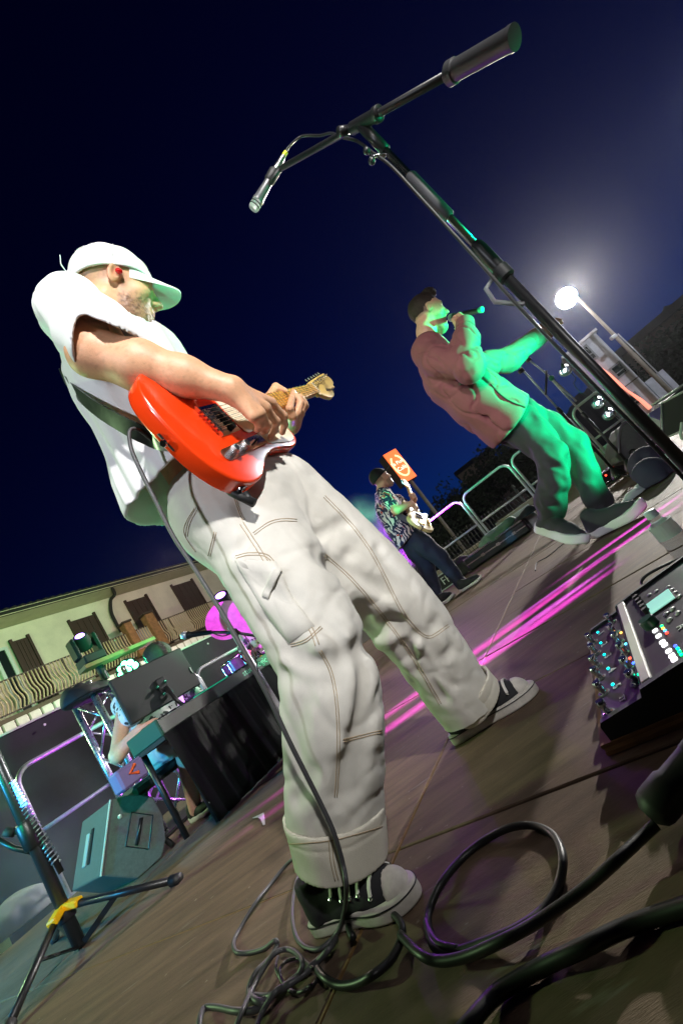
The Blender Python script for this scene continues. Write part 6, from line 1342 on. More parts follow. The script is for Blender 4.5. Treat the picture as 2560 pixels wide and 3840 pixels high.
    for i in range(13):
        s_ = -1 + i / 6; y = .072 * s_
        for j in range(5): tt = j / 4; x0 = -.012 + .105 * math.sqrt(max(0, 1 - (y / .09) ** 2)); V.append(hwb(x0 + tt * .078 * math.sqrt(1 - s_ ** 4 * .98), y, .052 + .02 * tt - 2.2 * y * y))
    for i in range(12):
        for j in range(4): a = i * 5 + j; F.append((a, a + 5, a + 6, a + 1))
    o = mkmesh('brim', V, F, Mc, c, True); o.modifiers.new('s', 'SOLIDIFY').thickness = .006
    # bass guitar
    gx = nrm(q4(570, 500, Yb + .32) - q4(690, 830, Yb - .24)); g0 = q4(705, 850, Yb - .25); gn = nrm(np.array([.75, -.62, .15])); gn = nrm(gn - gx * (gx @ gn)); gy = np.cross(gn, gx)
    b = empty('bass_guitar', g0, 'cream bass guitar with gold hardware held by the bass player', 'guitar'); Mcr = mat('cream_lacquer', srgb(236, 214, 150), rough=.25, coat=.5)
    out = [(-.16, 0), (-.15, -.08), (-.11, -.145), (-.04, -.165), (.04, -.14), (.10, -.118), (.17, -.135), (.25, -.165), (.285, -.15), (.27, -.115), (.21, -.06), (.20, -.032), (.24, .03), (.27, .075), (.35, .13), (.36, .155), (.33, .165), (.24, .145), (.15, .12), (.07, .13), (-.02, .165), (-.10, .16), (-.15, .09)]
    MB().prism(smooth_path(out, 3, True), g0, gx, gy, gn, -.04, 0, .008).build('body', Mcr, b, 'auto')
    gg = lambda x, y, z=0: g0 + gx * x + gy * y + gn * z
    MB().prism([(.08, .07), (.19, .10), (.26, .06), (.24, -.02), (.2, -.06), (.24, -.12), (.15, -.10), (.06, -.09), (.03, 0)], g0, gx, gy, gn, .0005, .003).build('pickguard', Mcr, b)
    MB().prism([(.2, -.031), (.86, -.021), (.86, .021), (.2, .031)], g0, gx, gy, gn, -.012, .012, .003).build('neck', M_maple, b, 'auto'); MB().prism([(.86, .021), (.89, .04), (1.05, .05), (1.08, .01), (1.0, -.03), (.90, -.035), (.86, -.021)], g0, gx, gy, gn, -.014, .004).build('headstock', M_maple, b)
    Mg = mat('gold', (.7, .5, .2), rough=.25, metal=1); MB().box(gg(-.06, 0, .01), (.06, .07, .02), np.array([gx, gy, gn]), bev=.003).build('bridge', Mg, b)
    for x in (.05, .12): MB().box(gg(x, 0, .008), (.03, .09, .014), np.array([gx, gy, gn]), bev=.003).build('pickup', M_blackm, b)
    for x in (-.03, .02, .07): MB().lathe(gg(x, -.115, 0), gn, [(.013, 0), (.012, .022)], 12).build('knob', Mg, b)
    for k in range(4): MB().tube([gg(-.06, -.024 + .016 * k, .022), gg(.86, -.014 + .0095 * k, .016)], .0016, 4).build('string', M_chrome, b)
    for k in range(4): MB().box(gg(.91 + .04 * k, .065, -.008), (.016, .03, .01), np.array([gx, gy, gn])).build('tuner', mat('teal_tuner', (.05, .45, .45), rough=.3, metal=.5), b)
    sp = [gg(-.165, 0, -.02), q4(600, 870, Yb - .28), q4(450, 800, Yb - .22), q4(330, 750, Yb - .16), q4(240, 700, Yb - .03), q4(200, 640, Yb + .1)]
    ribbon(smooth_path(sp, 4), np.array([-.4, -.8, .1]), .07, .006, 'strap', mat('violet_strap', (.05, .03, .06), rough=.5), b)
bassist()

# ================================================================== KEYBOARD RIG
M_drape = mat('black_drape', (.010, .013, .012), rough=.9, var=.35, scale=5, bump=.3, bscale=14)
def kpx(x, y): return 300 + x * .5102, 2350 + y * .5102
def keyboard_rig():
    va, vb, zt = 1.57, 3.05, .535
    t = empty('keyboard_stand', uv(-2.6, 2.3, 0), 'black draped keyboard table at the side of the stage', 'table'); V = []; F = []; n, m = 70, 10
    for i in range(n + 1):
        for j in range(m + 1):
            v = va + .04 * (1 - j / m) + (vb - va) * i / n; w = .012 * math.sin(i * 1.1) * (1 - j / m) + .008 * math.sin(i * 2.7 + j * .2); V.append(uv(-2.4 + w, v, .004 + zt * j / m))
    for i in range(n):
        for j in range(m): a = i * (m + 1) + j; F.append((a, a + m + 1, a + m + 2, a + 1))
    o = mkmesh('drape', V, F, M_drape, t, True); o.modifiers.new('s', 'SOLIDIFY').thickness = .004
    MB().box(uv(-2.62, (va + vb) / 2, zt - .012), (.40, vb - va - .02, .022), RS).build('table_top', M_blackm, t)
    for u in (-2.78, -2.46):
        for v in (va + .08, vb - .08): MB().cyl(uv(u, v, 0), uv(u, v, zt - .02), .017, n=10).build('leg', M_black, t, True)
    k = empty('stage_piano', uv(-2.6, 2.29, zt), 'grey stage piano with maker\'s name on its back panel', 'keyboard')
    R = RS; L = 1.36; vc_ = (va + vb) / 2 - .03
    MB().box(uv(-2.60, vc_, zt + .045), (.32, L, .085), R, bev=.008).build('case', mat('piano_grey', srgb(120, 124, 120), rough=.5, var=.08, scale=12), k)
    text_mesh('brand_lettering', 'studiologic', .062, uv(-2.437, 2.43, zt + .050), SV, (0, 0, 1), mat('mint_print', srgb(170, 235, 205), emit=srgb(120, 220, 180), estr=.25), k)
    for s in (-1, 1): MB().box(uv(-2.60, vc_ + s * (L / 2 + .006), zt + .05), (.33, .02, .10), R, bev=.006).build('end_block', mat('green_block', (.02, .10, .06), rough=.5), k)
    nk = 52; w = (L - .10) / nk
    kb = MB().box((0, 0, 0), (.145, w * .94, .018), R, bev=.001); k0 = None
    for i in range(nk):
        p = uv(-2.70, vc_ - L / 2 + .05 + (i + .5) * w, zt + .093)
        if k0 is None: k0 = kb.build('white_key', mat('ivory_key', (.8, .8, .78), rough=.3), k); o = k0
        else: o = k0.copy(); col.objects.link(o)
        o.parent = k; o.matrix_parent_inverse.identity(); o.location = [float(q) for q in p - np.array(k.location)]
    k1 = None; kb = MB().box((0, 0, 0), (.09, w * .5, .012), R, bev=.001)
    for i in range(nk - 1):
        if i % 7 in (2, 6): continue
        p = uv(-2.672, vc_ - L / 2 + .05 + (i + 1) * w, zt + .106)
        if k1 is None: k1 = kb.build('black_key', M_black, k); o = k1
        else: o = k1.copy(); col.objects.link(o)
        o.parent = k; o.matrix_parent_inverse.identity(); o.location = [float(q) for q in p - np.array(k.location)]
    for i in range(7): MB().box(uv(-2.52, 2.38 + i * .04, zt + .094), (.018, .02, .01), R, bev=.002).build('slider', mat('orange_cap', srgb(230, 120, 30), rough=.5) if i == 6 else M_blackm, k)
    MB().box(uv(-2.47, 2.05, zt + .092), (.02, .30, .006), R).build('light_line', mat('green_line', (.02, .4, .25), emit=(0, .5, .28), estr=.6), k)
    # screen on a bracket, its black back toward the stage
    s = empty('monitor_screen', uv(-2.8, 1.98, zt), 'black back of a flat monitor screen above the stage piano', 'screen'); a = [PU(*q, -2.8) for q in ((417, 2564), (677, 2416), (735, 2560), (494, 2740))]
    v0 = np.mean([a[0] @ SV, a[3] @ SV]); v1 = np.mean([a[1] @ SV, a[2] @ SV]); z1 = (a[0][2] + a[1][2]) / 2; z0 = (a[2][2] + a[3][2]) / 2
    sc = MB().box(uv(-2.80, (v0 + v1) / 2, (z0 + z1) / 2), (.03, v1 - v0, z1 - z0), R, bev=.008).build('screen_back', mat('screen_black', (.006, .010, .009), rough=.5), s)
    MB().box(uv(-2.778, (v0 + v1) / 2 + .01, (z0 + z1) / 2 - .03), (.02, .07, .10), R, bev=.006).build('mount_plate', M_black, sc); MB().tube([uv(-2.76, (v0 + v1) / 2 + .01, (z0 + z1) / 2 - .05), uv(-2.74, (v0 + v1) / 2 + .02, z0 - .02), uv(-2.70, (v0 + v1) / 2 + .03, zt + .08)], .014, 8).build('arm', M_black, s, True)
    for dv, dz in ((-.04, 0), (.03, .01), (-.02, -.06), (.035, -.07)): MB().sphere(uv(-2.765, (v0 + v1) / 2 + dv, (z0 + z1) / 2 - .03 + dz), .012, 10).build('bolt', mat('green_glint', (.05, .3, .2), rough=.25, metal=.7), s, True)
    MB().box(uv(-2.783, v1 - .02, z0 + .12), (.004, .008, .045), R).build('sticker', M_white, s)
    # piano end panel, violet light put into its colour, and a bench
    c = empty('gear_bag', uv(-2.64, 1.47, .38), 'violet-lit bag with an orange chevron hanging at the keyboard end', 'bag')
    MB().box(uv(-2.66, 1.46, .47), (.10, .16, .11), RS, bev=.012).build('bag_body', mat('violet_cloth', (.20, .16, .34), rough=.7), c)
    p = uv(-2.606, 1.46, .475); MB().tube([p + SV * .025 + [0, 0, .028], p + SV * -.02, p + SV * .025 + [0, 0, -.022]], .008, 6).build('chevron', mat('orange_print', srgb(255, 110, 50), rough=.5), c)
    b = empty('keyboard_bench', uv(-3.05, 1.9, 0), 'black padded keyboard bench under the seated player', 'stool')
    MB().box(uv(-3.04, 1.86, .37), (.34, .60, .07), R, bev=.02).build('seat', mat('vinyl_black', (.02, .026, .032), rough=.35), b)
    for s1 in (-1, 1): MB().tube([uv(-3.02 + s1 * .14, 1.62, .01), uv(-3.02 - s1 * .14, 1.62, .34)], .016, 8).build('leg', M_black, b, True); MB().tube([uv(-3.02 + s1 * .14, 2.1, .01), uv(-3.02 - s1 * .14, 2.1, .34)], .016, 8).build('leg', M_black, b, True)
keyboard_rig()
def spotted(name, base, spot, scale, thr):
    m = bpy.data.materials.new(name); m.use_nodes = True; nt = m.node_tree; N = nt.nodes.new; L = nt.links.new; b = nt.nodes['Principled BSDF']; b.inputs['Roughness'].default_value = .85
    tc = N('ShaderNodeTexCoord'); v = N('ShaderNodeTexNoise'); v.inputs['Scale'].default_value = scale; v.inputs['Detail'].default_value = 1.5; L(tc.outputs['Object'], v.inputs['Vector']); g = N('ShaderNodeMath'); g.operation = 'GREATER_THAN'; g.inputs[1].default_value = thr; L(v.outputs[0], g.inputs[0])
    x = N('ShaderNodeMix'); x.data_type = 'RGBA'; x.inputs[6].default_value = (*base, 1); x.inputs[7].default_value = (*spot, 1); L(g.outputs[0], x.inputs[0]); L(x.outputs[2], b.inputs['Base Color']); return m
def keyboardist():
    hc = PU(598, 2482, -3.12); h32 = hc.astype(f32); HRk = head_frame([.72, .28, -.62], [.6, .1, .75]); R32 = HRk.astype(f32); hq_ = lambda p: (p - h32) @ R32.T
    nb = hc + [-.11, -.03, -.12]; pel = uv(-3.04, 1.98, .50); shr = nb - SV * .17 + [0, 0, -.05]; shl = nb + SV * .17 + [0, 0, -.05]
    elr = PU(560, 2700, -2.92); wrr = PU(760, 2625, -2.72); ell2 = PU(790, 2640, -3.0); wrl = PU(850, 2590, -2.72)
    hr = PU(525, 2735, -2.78); hl = PU(850, 2588, -2.70)
    shr = PU(470, 2640, -3.1); 
    def body(p):
        d = head_sdf(hq_(p)); d = smin(d, cap(p, hc + np.array([-.03, 0, -.03]) @ HRk, nb, .06, .065), .02); d = smin(d, chain(p, [shr, hr + [-.16, -.05, -.05], hr], [.05, .045, .032], .02), .02); d = np.minimum(d, far_hand(p, hr, SU * .3 + SV * .9, [0, 0, -1], .4)); d = smin(d, chain(p, [shl, ell2, hl], [.05, .045, .032], .02), .02); d = np.minimum(d, far_hand(p, hl, SU + SV * .3, [0, 0, -1], .4))
        d = smin(d, chain(p, [pel - SV * .1, uv(-2.76, 1.90, .48), uv(-2.98, 1.9, .06)], [.085, .062, .042], .03), .03); d = smin(d, chain(p, [pel + SV * .1, uv(-2.7, 2.12, .48), uv(-2.9, 2.14, .06)], [.085, .062, .042], .03), .03); return d
    sk = np.array(srgb(222, 172, 148)); t = sdf_obj('person', body, *bb([hc, nb, pel, shr, shl, hr, hl, uv(-2.7, 1.6, .05), uv(-2.6, 2.0, .4)], .16), .010, M_skin, None, 1, lambda V: np.tile(sk, (len(V), 1)))
    setup(t, 'seated keyboard player with dark hair and spotted shirt behind the screen', 'person')
    sdf_obj('hair', lambda p: np.maximum(ell(hq_(p), (-.02, 0, .05), (.108, .088, .104)) - .003 * vnoise(p, 90) - .002 * vnoise(p, 200), -.005 - hq_(p)[:, 2] + .75 * np.maximum(hq_(p)[:, 0] - .0, 0)), hc - .18, hc + .2, .006, MATS['brown_hair'], t, 1)
    Msp = spotted('spotted_shirt', (.68, .66, .68), (.03, .03, .035), 26, .55)
    sdf_obj('shirt', lambda p: smin(smin(chain(p, [nb + [0, 0, -.03], nb * .5 + pel * .5, pel + [0, 0, .08]], [.10, .15, .15], .05, SV, .8), chain(p, [nb * .5 + shr * .5, shr, hr * .55 + shr * .45], [.08, .075, .07], .03), .05), chain(p, [nb * .5 + shl * .5, shl, ell2, hl * .7 + ell2 * .3], [.08, .075, .065, .06], .03), .05) - fold(p, .014, 7, 3.0), *bb([nb, pel, shr, shl, ell2, hl, hr], .18), .012, Msp, t, 1, margin=.04)
    Mst = mat('striped_shorts', srgb(196, 190, 196), rough=.85)
    sdf_obj('shorts', lambda p: smin(chain(p, [pel - SV * .06, pel - SV * .1, uv(-2.80, 1.84, .49)], [.13, .12, .10], .04), chain(p, [pel + SV * .06, pel + SV * .1, uv(-2.76, 2.12, .49)], [.13, .12, .10], .04), .05) - fold(p, .012, 9, 8.0) - .004 * np.sin((p @ SV.astype(f32)) * 260), *bb([pel, uv(-2.7, 1.6, .5), uv(-2.7, 2.0, .5)], .17), .010, Mst, t, 1)
    MB().tube([PU(575, 2530, -2.98), PU(600, 2520, -2.97), PU(618, 2500, -3.0)], .004, 6).build('glasses', mat('violet_frame', (.3, .1, .6), rough=.2, metal=.5), t)
    for s_, a in ((-1, uv(-3.0, 1.9, .0)), (1, uv(-2.92, 2.14, .0))): simple_shoe(a - SU * .07, a + SU * .2, t, M_blackm, M_rub, vox=.012)
keyboardist()

# ================================================================== TRUSS TOWER WITH LIGHTS
def truss():
    c = uv(-3.56, 2.06); h = .145; t = empty('truss_tower', c, 'short aluminium truss tower beside the keyboard player', 'truss'); zt = 1.17
    M_al = mat('truss_aluminium', (.62, .63, .66), rough=.28, metal=.9, var=.1, scale=40)
    cor = [c + SU * a * h + SV * b * h for a, b in ((1, -1), (1, 1), (-1, 1), (-1, -1))]
    for q in cor: MB().cyl(q + [0, 0, .02], q + [0, 0, zt], .025, n=14).build('chord', M_al, t, True); MB().lathe(q + [0, 0, zt], (0, 0, 1), [(.027, 0), (.027, .025), (.015, .04)], 12).build('coupler', M_al, t, 'auto')
    n = 5
    for i in range(4):
        a, b = cor[i], cor[(i + 1) % 4]
        for k in range(n):
            z0 = .06 + k * (zt - .1) / n; z1 = z0 + (zt - .1) / n; p, q = (a, b) if k % 2 else (b, a); MB().cyl(p + [0, 0, z0], q + [0, 0, z1], .009, n=8).build('brace', M_al, t, True)
    MB().box(c + [0, 0, .012], (.46, .46, .022), RS, bev=.004).build('base_plate', M_black, t)
    s = MB().box(uv(-3.40, 2.22, 1.30), (.12, .62, .030), RS, bev=.002).build('shelf', mat('pine_board', srgb(150, 122, 80), rough=.8, var=.2, scale=20), t)
    MB().cyl(SU * .12 + c + [0, 0, zt], SU * .12 + c + [0, 0, 1.285], .03, n=12).build('shelf_post', M_black, t)
    # moving-head light on the shelf
    p = PU(355, 2495, -3.42); p[2] = 1.316; m = empty('moving_head_light', p, 'black moving-head stage light with violet lens on the wooden shelf', 'stage light'); up = np.array([0, 0, 1.0])
    MB().box(p + up * .035, (.15, .17, .07), RS, bev=.01).build('base', M_blackm, m)
    for s_ in (-1, 1): MB().box(p + up * .15 + SV * s_ * .085, (.10, .035, .17), RS, bev=.014).build('yoke_arm', M_blackm, m)
    hd = p + up * .185; d = nrm(np.array([.5, -.6, .9])); MB().lathe(hd - d * .06, d, [(.03, 0), (.055, .01), (.06, .07), (.052, .11), (.05, .125)], 20).build('head', M_blackm, m, 'auto')
    MB().lathe(hd + d * .062, d, [(.036, 0), (.030, .01), (.012, .014)], 20).build('lens', mat('violet_lens', (.5, .3, 1), emit=(.45, .2, 1), estr=9), m, 'auto')
    # green LED par can
    p = PU(482, 2512, -3.42); d = nrm(np.array([0, 0, .6]) + np.array([.15, .0, 0]) - p); g = empty('led_par_light', p, 'round LED stage light glowing green beside the screen', 'stage light'); R = frame_from(d)
    MB().lathe(p - d * .12, d, [(.05, 0), (.085, .03), (.09, .11), (.092, .115)], 24).build('housing', M_blackm, g, 'auto')
    for k in range(9):
        a = k * 2 * math.pi / 8; q = p + (.0 if k == 8 else .058) * (math.cos(a) * R[0] + math.sin(a) * R[1]); MB().lathe(q - d * .004, d, [(.024, 0), (.020, .008), (.008, .012)], 14).build('led_lens', mat('green_led', (.4, 1, .7), emit=(.12, 1, .42), estr=14), g, 'auto')
    MB().tube([p - d * .06 + R[0] * .10, p - d * .10 - np.array([0, 0, .10]), p - d * .06 - R[0] * .10], .008, 8).build('bracket', M_black, g, True)
    MB().cyl(p - d * .12, uv(-3.42, 2.2, 1.15), .018, n=10).build('spigot', mat('white_clamp', (.6, .6, .62), rough=.4), g, True)
    return p, d
PARP, PARD = truss()
cloth_heap('black_cover', uv(-3.5, 1.93, 1.1), (.16, .2), .14, M_blackm, 'black cover cloth draped over the truss top under the shelf', 6.0)
bottle(uv(-3.02, 2.02, .0), 'clear water bottle lying by the truss foot', .24, .036, (.3, .1, .9))

# ================================================================== DRUM KIT AND BOOM MICROPHONE BEHIND
M_bronze = mat('cymbal_bronze', (.78, .55, .62), rough=.38, metal=.55, var=.2, scale=14)
def drums():
    Yd = 4.3; t = empty('drum_kit', P(960, 2420, Yd) * [1, 1, 0], 'drum kit with pink-lit cymbals behind the keyboard', 'drum kit')
    for (x, y, r, n, Y) in ((850, 2328, .205, (.25, -.80, -.52), Yd + .1), (932, 2305, .20, (.10, -.90, -.42), Yd)):
        c = P(x, y, Y); n = nrm(n); cy = MB().lathe(c, n, [(r, -.014), (r, -.012), (r * .6, -.004), (r * .24, 0), (r * .2, .008), (r * .1, .018), (.01, .02)], 40).build('cymbal', M_bronze, t, 'auto')
        MB().lathe(c + n * .018, n, [(.022, 0), (.022, .014), (.010, .02), (.010, .04)], 12).build('felt_and_nut', M_blackm, cy)
        MB().tube([c - n * .02, c - n * .06 + [0, 0, -.2], np.array([c[0], c[1] + .15, .05])], .011, 8).build('cymbal_stand', M_chrome, t, True)
    for x, y, r, h, Y in ((985, 2450, .17, .16, Yd + .1), (880, 2470, .15, .2, Yd + .35), (1060, 2470, .21, .34, Yd + .3)):
        c = P(x, y, Y); dr = MB().lathe(c - [0, 0, h], (0, 0, 1), [(r, 0), (r, h)], 28).build('drum_shell', mat('drum_violet', (.22, .05, .25), rough=.25, coat=.6), t, 'auto')
        for z in (0, h): MB().tube([c + [r * 1.03 * math.cos(a), r * 1.03 * math.sin(a), z - h] for a in np.linspace(0, 2 * math.pi, 29)[:-1]], .012, 6, closed=True).build('hoop', M_chrome, dr, True)
        MB().lathe(c + [0, 0, .002], (0, 0, 1), [(r * .98, 0), (r * .98, .003)], 28).build('drum_head', M_white, dr)
        for k in range(6): a = k * math.pi / 3 + .3; MB().cyl(c + [r * 1.02 * math.cos(a), r * 1.02 * math.sin(a), -h * .85], c + [r * 1.02 * math.cos(a), r * 1.02 * math.sin(a), -h * .1], .008, n=6).build('lug', M_chrome, dr)
    for x, y in ((1000, 2425), (1020, 2460), (965, 2440), (905, 2465)): a = P(x, y, Yd - .1); MB().tube([a, a + np.array([.05, 0, -.18]), np.array([a[0] + .1, a[1], .02])], .012, 8).build('hardware', M_chrome, t, True)
    # drummer, mostly hidden by the cymbals
    hc = P(925, 2262, Yd + .55); nb = hc + [-.02, 0, -.16]; pel = nb + np.array([-.02, .02, -.52]); sk = np.array(srgb(214, 160, 136))
    def body(p):
        q = (p - hc.astype(f32)) @ head_frame([.5, -.8, -.2], [0, 0, 1]).T.astype(f32); d = smin(head_sdf(q), cap(p, hc + [0, 0, -.04], nb, .058, .066), .02)
        for s_ in (-1, 1): d = smin(d, chain(p, [nb + [s_ * .17, 0, -.05], nb + [s_ * .26, -.1, -.3], nb + [s_ * .12, -.36, -.32]], [.05, .042, .03], .02), .02); d = np.minimum(d, far_hand(p, nb + [s_ * .12, -.36, -.32], [0, -1, 0], [0, 0, -1], .8)); d = smin(d, chain(p, [pel + [s_ * .1, 0, 0], pel + [s_ * .2, -.42, -.02], pel + [s_ * .2, -.40, -.44]], [.085, .06, .04], .03), .03)
        return d
    o = sdf_obj('person', body, *bb([hc, nb, pel, pel + [-.3, -.5, -.45], pel + [.3, 0, 0], nb + [.3, -.45, 0]], .13), .013, M_skin, None, 1, lambda V: np.tile(sk, (len(V), 1))); setup(o, 'drummer in pale patterned shirt and shorts half hidden by the cymbals', 'person')
    Mp = spotted('patterned_shirt', (.62, .58, .52), (.10, .09, .10), 16, .56)
    sdf_obj('shirt', lambda p: smin(smin(chain(p, [nb + [0, 0, -.04], nb * .5 + pel * .5, pel], [.11, .16, .16], .05), chain(p, [nb + [.1, 0, -.04], nb + [.23, -.06, -.22]], [.08, .08]), .05), chain(p, [nb + [-.1, 0, -.04], nb + [-.23, -.06, -.22]], [.08, .08]), .05) - fold(p, .014, 7, 3.0), *bb([nb, pel], .32), .015, Mp, o, 1)
    sdf_obj('shorts', lambda p: smin(chain(p, [pel + [.08, 0, .02], pel + [.17, -.30, -.01]], [.13, .10]), chain(p, [pel + [-.08, 0, .02], pel + [-.17, -.30, -.01]], [.13, .10]), .05) - fold(p, .012, 8, 5.0), *bb([pel, pel + [.2, -.35, 0], pel + [-.2, -.35, 0]], .16), .015, Mp, o, 1)
    sdf_obj('hair', lambda p: np.maximum(ell(p, hc + [0, .02, .05], (.085, .10, .10)) - .006 * vnoise(p, 60), hc[2] + .02 - p[:, 2]), hc - .16, hc + .2, .012, MATS['brown_hair'], o, 1)
    st = empty('drum_stool', pel * [1, 1, 0], 'round drum stool under the drummer', 'stool'); MB().lathe(pel * [1, 1, 0] + [0, 0, pel[2] - .19], (0, 0, 1), [(.16, 0), (.17, .02), (.17, .06), (.15, .08)], 20).build('seat', M_blackm, st, 'auto')
    for k in range(3): a = k * 2.1; MB().cyl(pel * [1, 1, 0] + [0, 0, pel[2] - .2], pel * [1, 1, 0] + [.25 * math.cos(a), .25 * math.sin(a), .01], .014, n=8).build('leg', M_chrome, st, True)
drums()
def ball_mic():
    Y = 2.95; b = P(692, 2383, Y); e = P(792, 2371, Y); j = P(880, 2372, Y); f = P(1010, 2392, Y + .02)
    t = empty('boom_mic_stand', P(940, 2500, Y) * [1, 1, 0], 'boom stand reaching across the drums toward the keyboard', 'microphone stand')
    MB().tube([e, j, f], .010, 8).build('boom', M_black, t, True); top = P(862, 2352, Y + .02); low = P(945, 2500, Y + .02); g = np.array([low[0], low[1], .0]) + (low - top) * 0
    MB().tube([top, np.array([top[0], top[1], .02])], .019, 12).build('pole', M_galv, t, True); MB().box(j, (.04, .05, .05), bev=.008).build('boom_joint', M_black, t)
    for k in range(3): a = k * 2.1 + .4; MB().tube([[top[0], top[1], .10], [top[0] + .3 * math.cos(a), top[1] + .3 * math.sin(a), .012]], .011, 8).build('leg', M_black, t, True)
    m = empty('ball_microphone', b, 'vocal microphone with pale round grille pointing at the keyboard player', 'microphone'); d = nrm(e - b)
    MB().sphere(b, .027, 16).build('grille', mat('mesh_pale', (.62, .62, .66), rough=.4, metal=.6), m, True); MB().lathe(b + d * .02, d, [(.025, 0), (.026, .01), (.02, .02), (.014, .17)], 16).build('body', M_black, m, 'auto')
    _o = MB().tube(smooth_path([e, P(830, 2385, Y), P(860, 2378, Y), P(890, 2365, Y), P(930, 2400, Y), P(960, 2480, Y), P(975, 2560, Y + .02)], 5), .004, 6).build('microphone_cable', mat('orange_black_cable', (.10, .03, .015), rough=.5), None, True); setup(_o, 'thin dark cable along the boom stand by the drums', 'cable')
ball_mic()
def light_pole():
    a = P(898, 2200, 3.1); t = empty('light_stand', [a[0], a[1], 0], 'tall bright metal light stand beside the guitarist\'s hip with small lamp', 'light stand')
    MB().tube([a + [0, 0, .12], [a[0], a[1], .55]], .017, 12).build('upper_pole', mat('bright_alu', (.8, .82, .85), rough=.25, metal=.8), t, True); MB().tube([[a[0], a[1], .62], [a[0], a[1], .02]], .022, 12).build('lower_pole', M_galv, t, True)
    for k in range(3): b = k * 2.1; MB().tube([[a[0], a[1], .35], [a[0] + .4 * math.cos(b), a[1] + .4 * math.sin(b), .012]], .012, 8).build('leg', M_black, t, True)
    p = P(832, 2243, 4.9); s = empty('small_spotlight', p * [1, 1, 0], 'small black spotlight with violet lens behind the cymbals', 'stage light'); d = nrm([.3, -.7, .8]); MB().lathe(p - d * .1, d, [(.06, 0), (.09, .04), (.09, .14)], 16).build('housing', M_blackm, s, 'auto'); MB().lathe(p + d * .042, d, [(.06, 0), (.03, .012)], 16).build('lens', MATS['violet_lens'], s, 'auto'); MB().tube([p - d * .05, [p[0], p[1], .02]], .02, 8).build('pole', M_black, s, True)
light_pole()

# ================================================================== BACK AND RIGHT OF THE STAGE
def bg_stands():
    for (bx, by, tx, ty, lb) in ((2330, 1797, 1912, 1342, 'slim microphone stand with bare top, green-lit base'), (2383, 1768, 2030, 1395, 'slim boom microphone stand with clip, green-lit knobs')):
        f_ = PZ(bx, by, 0); top = np.array([f_[0], f_[1], P(tx, ty, f_[1])[2]]); t = empty('slim_mic_stand', f_, lb, 'microphone stand'); up = np.array([0, 0, 1.0]); h = top[2]
        MB().lathe(f_ + up * .03, up, [(.03, 0), (.075, .015), (.07, .05), (.03, .11), (.02, .13)], 18).build('hub', M_black, t, 'auto')
        for k, a in enumerate((.2, 2.4, 4.4)): MB().tube([f_ + up * .06, f_ + np.array([.42 * math.cos(a), .42 * math.sin(a), .015])], .011, 8).build('leg', M_black, t, True)
        MB().cyl(f_ + up * .1, f_ + up * h * .55, .015, n=10).build('lower_tube', M_black, t, True); MB().cyl(f_ + up * h * .55, top, .010, n=10).build('upper_tube', M_galv, t, True); MB().lathe(f_ + up * (h * .55 - .05), up, [(.017, 0), (.022, .01), (.022, .07), (.014, .08)], 14).build('clutch', M_black, t, 'auto')
        if 'boom' in lb:
            Y = f_[1] - .05; pts = [P(1985, 1352, Y), P(2020, 1380, Y), P(2066, 1418, Y), P(2160, 1505, Y)]; MB().tube(pts, .009, 8).build('boom', M_galv, t, True); MB().sphere(P(2066, 1418, Y), .03, 12).build('swivel', mat('green_plastic', (.02, .25, .14), rough=.3), t, True)  # green light on the swivel is put into its colour
            MB().tube([P(2048, 1390, Y), P(2045, 1480, Y)], .012, 8).build('drop_arm', M_black, t, True); MB().box(P(1980, 1350, Y), (.05, .05, .04), bev=.008).build('mic_clip', M_black, t)
        else: MB().box(top - up * .22 + _right * -.03, (.07, .04, .05), bev=.01).build('mic_clip', M_black, t)
bg_stands()
def festoon():
    for i, (x, y) in enumerate(((2115, 1385), (2238, 1505), (2278, 1548))):
        p = P(x, y, 7.0); t = empty('festoon_bulb', p, ['festoon bulb hanging highest on the wire', 'festoon bulb hanging in the middle of the wire', 'festoon bulb hanging lowest on the wire'][i], 'bulb', 'festoon bulbs by the tower'); a = nrm(P(x - 6, y - 14, 7.0) - p)
        MB().lathe(p - a * .02, a, [(.03, .06), (.07, .04), (.10, -.0), (.085, -.06), (.04, -.09)], 18).build('glass', mat('bulb_glass', (.8, .85, 1), rough=.1, trans=.85), t, 'auto'); MB().tube([p - a * .02 - _right * .02 - _up * .04, p + a * .0 + _right * .03 + _up * .07], .03, 10).build('filament', mat('bulb_white', (1, 1, 1), emit=(.92, 1, .97), estr=5), t, True); MB().lathe(p + a * .03, a, [(.032, 0), (.028, .06)], 12).build('socket', M_blackm, t, 'auto')
    _o = MB().tube(smooth_path([P(2100, 1360, 7.02), P(2155, 1415, 7.02), P(2150, 1440, 7.02), P(2185, 1480, 7.02), P(2238, 1495, 7.02), P(2278, 1535, 7.02), P(2320, 1570, 7.02)], 5), .008, 6).build('festoon_wire', M_cabl, None, True); setup(_o, 'thin wire carrying the festoon bulbs by the tower', 'wire')
festoon()
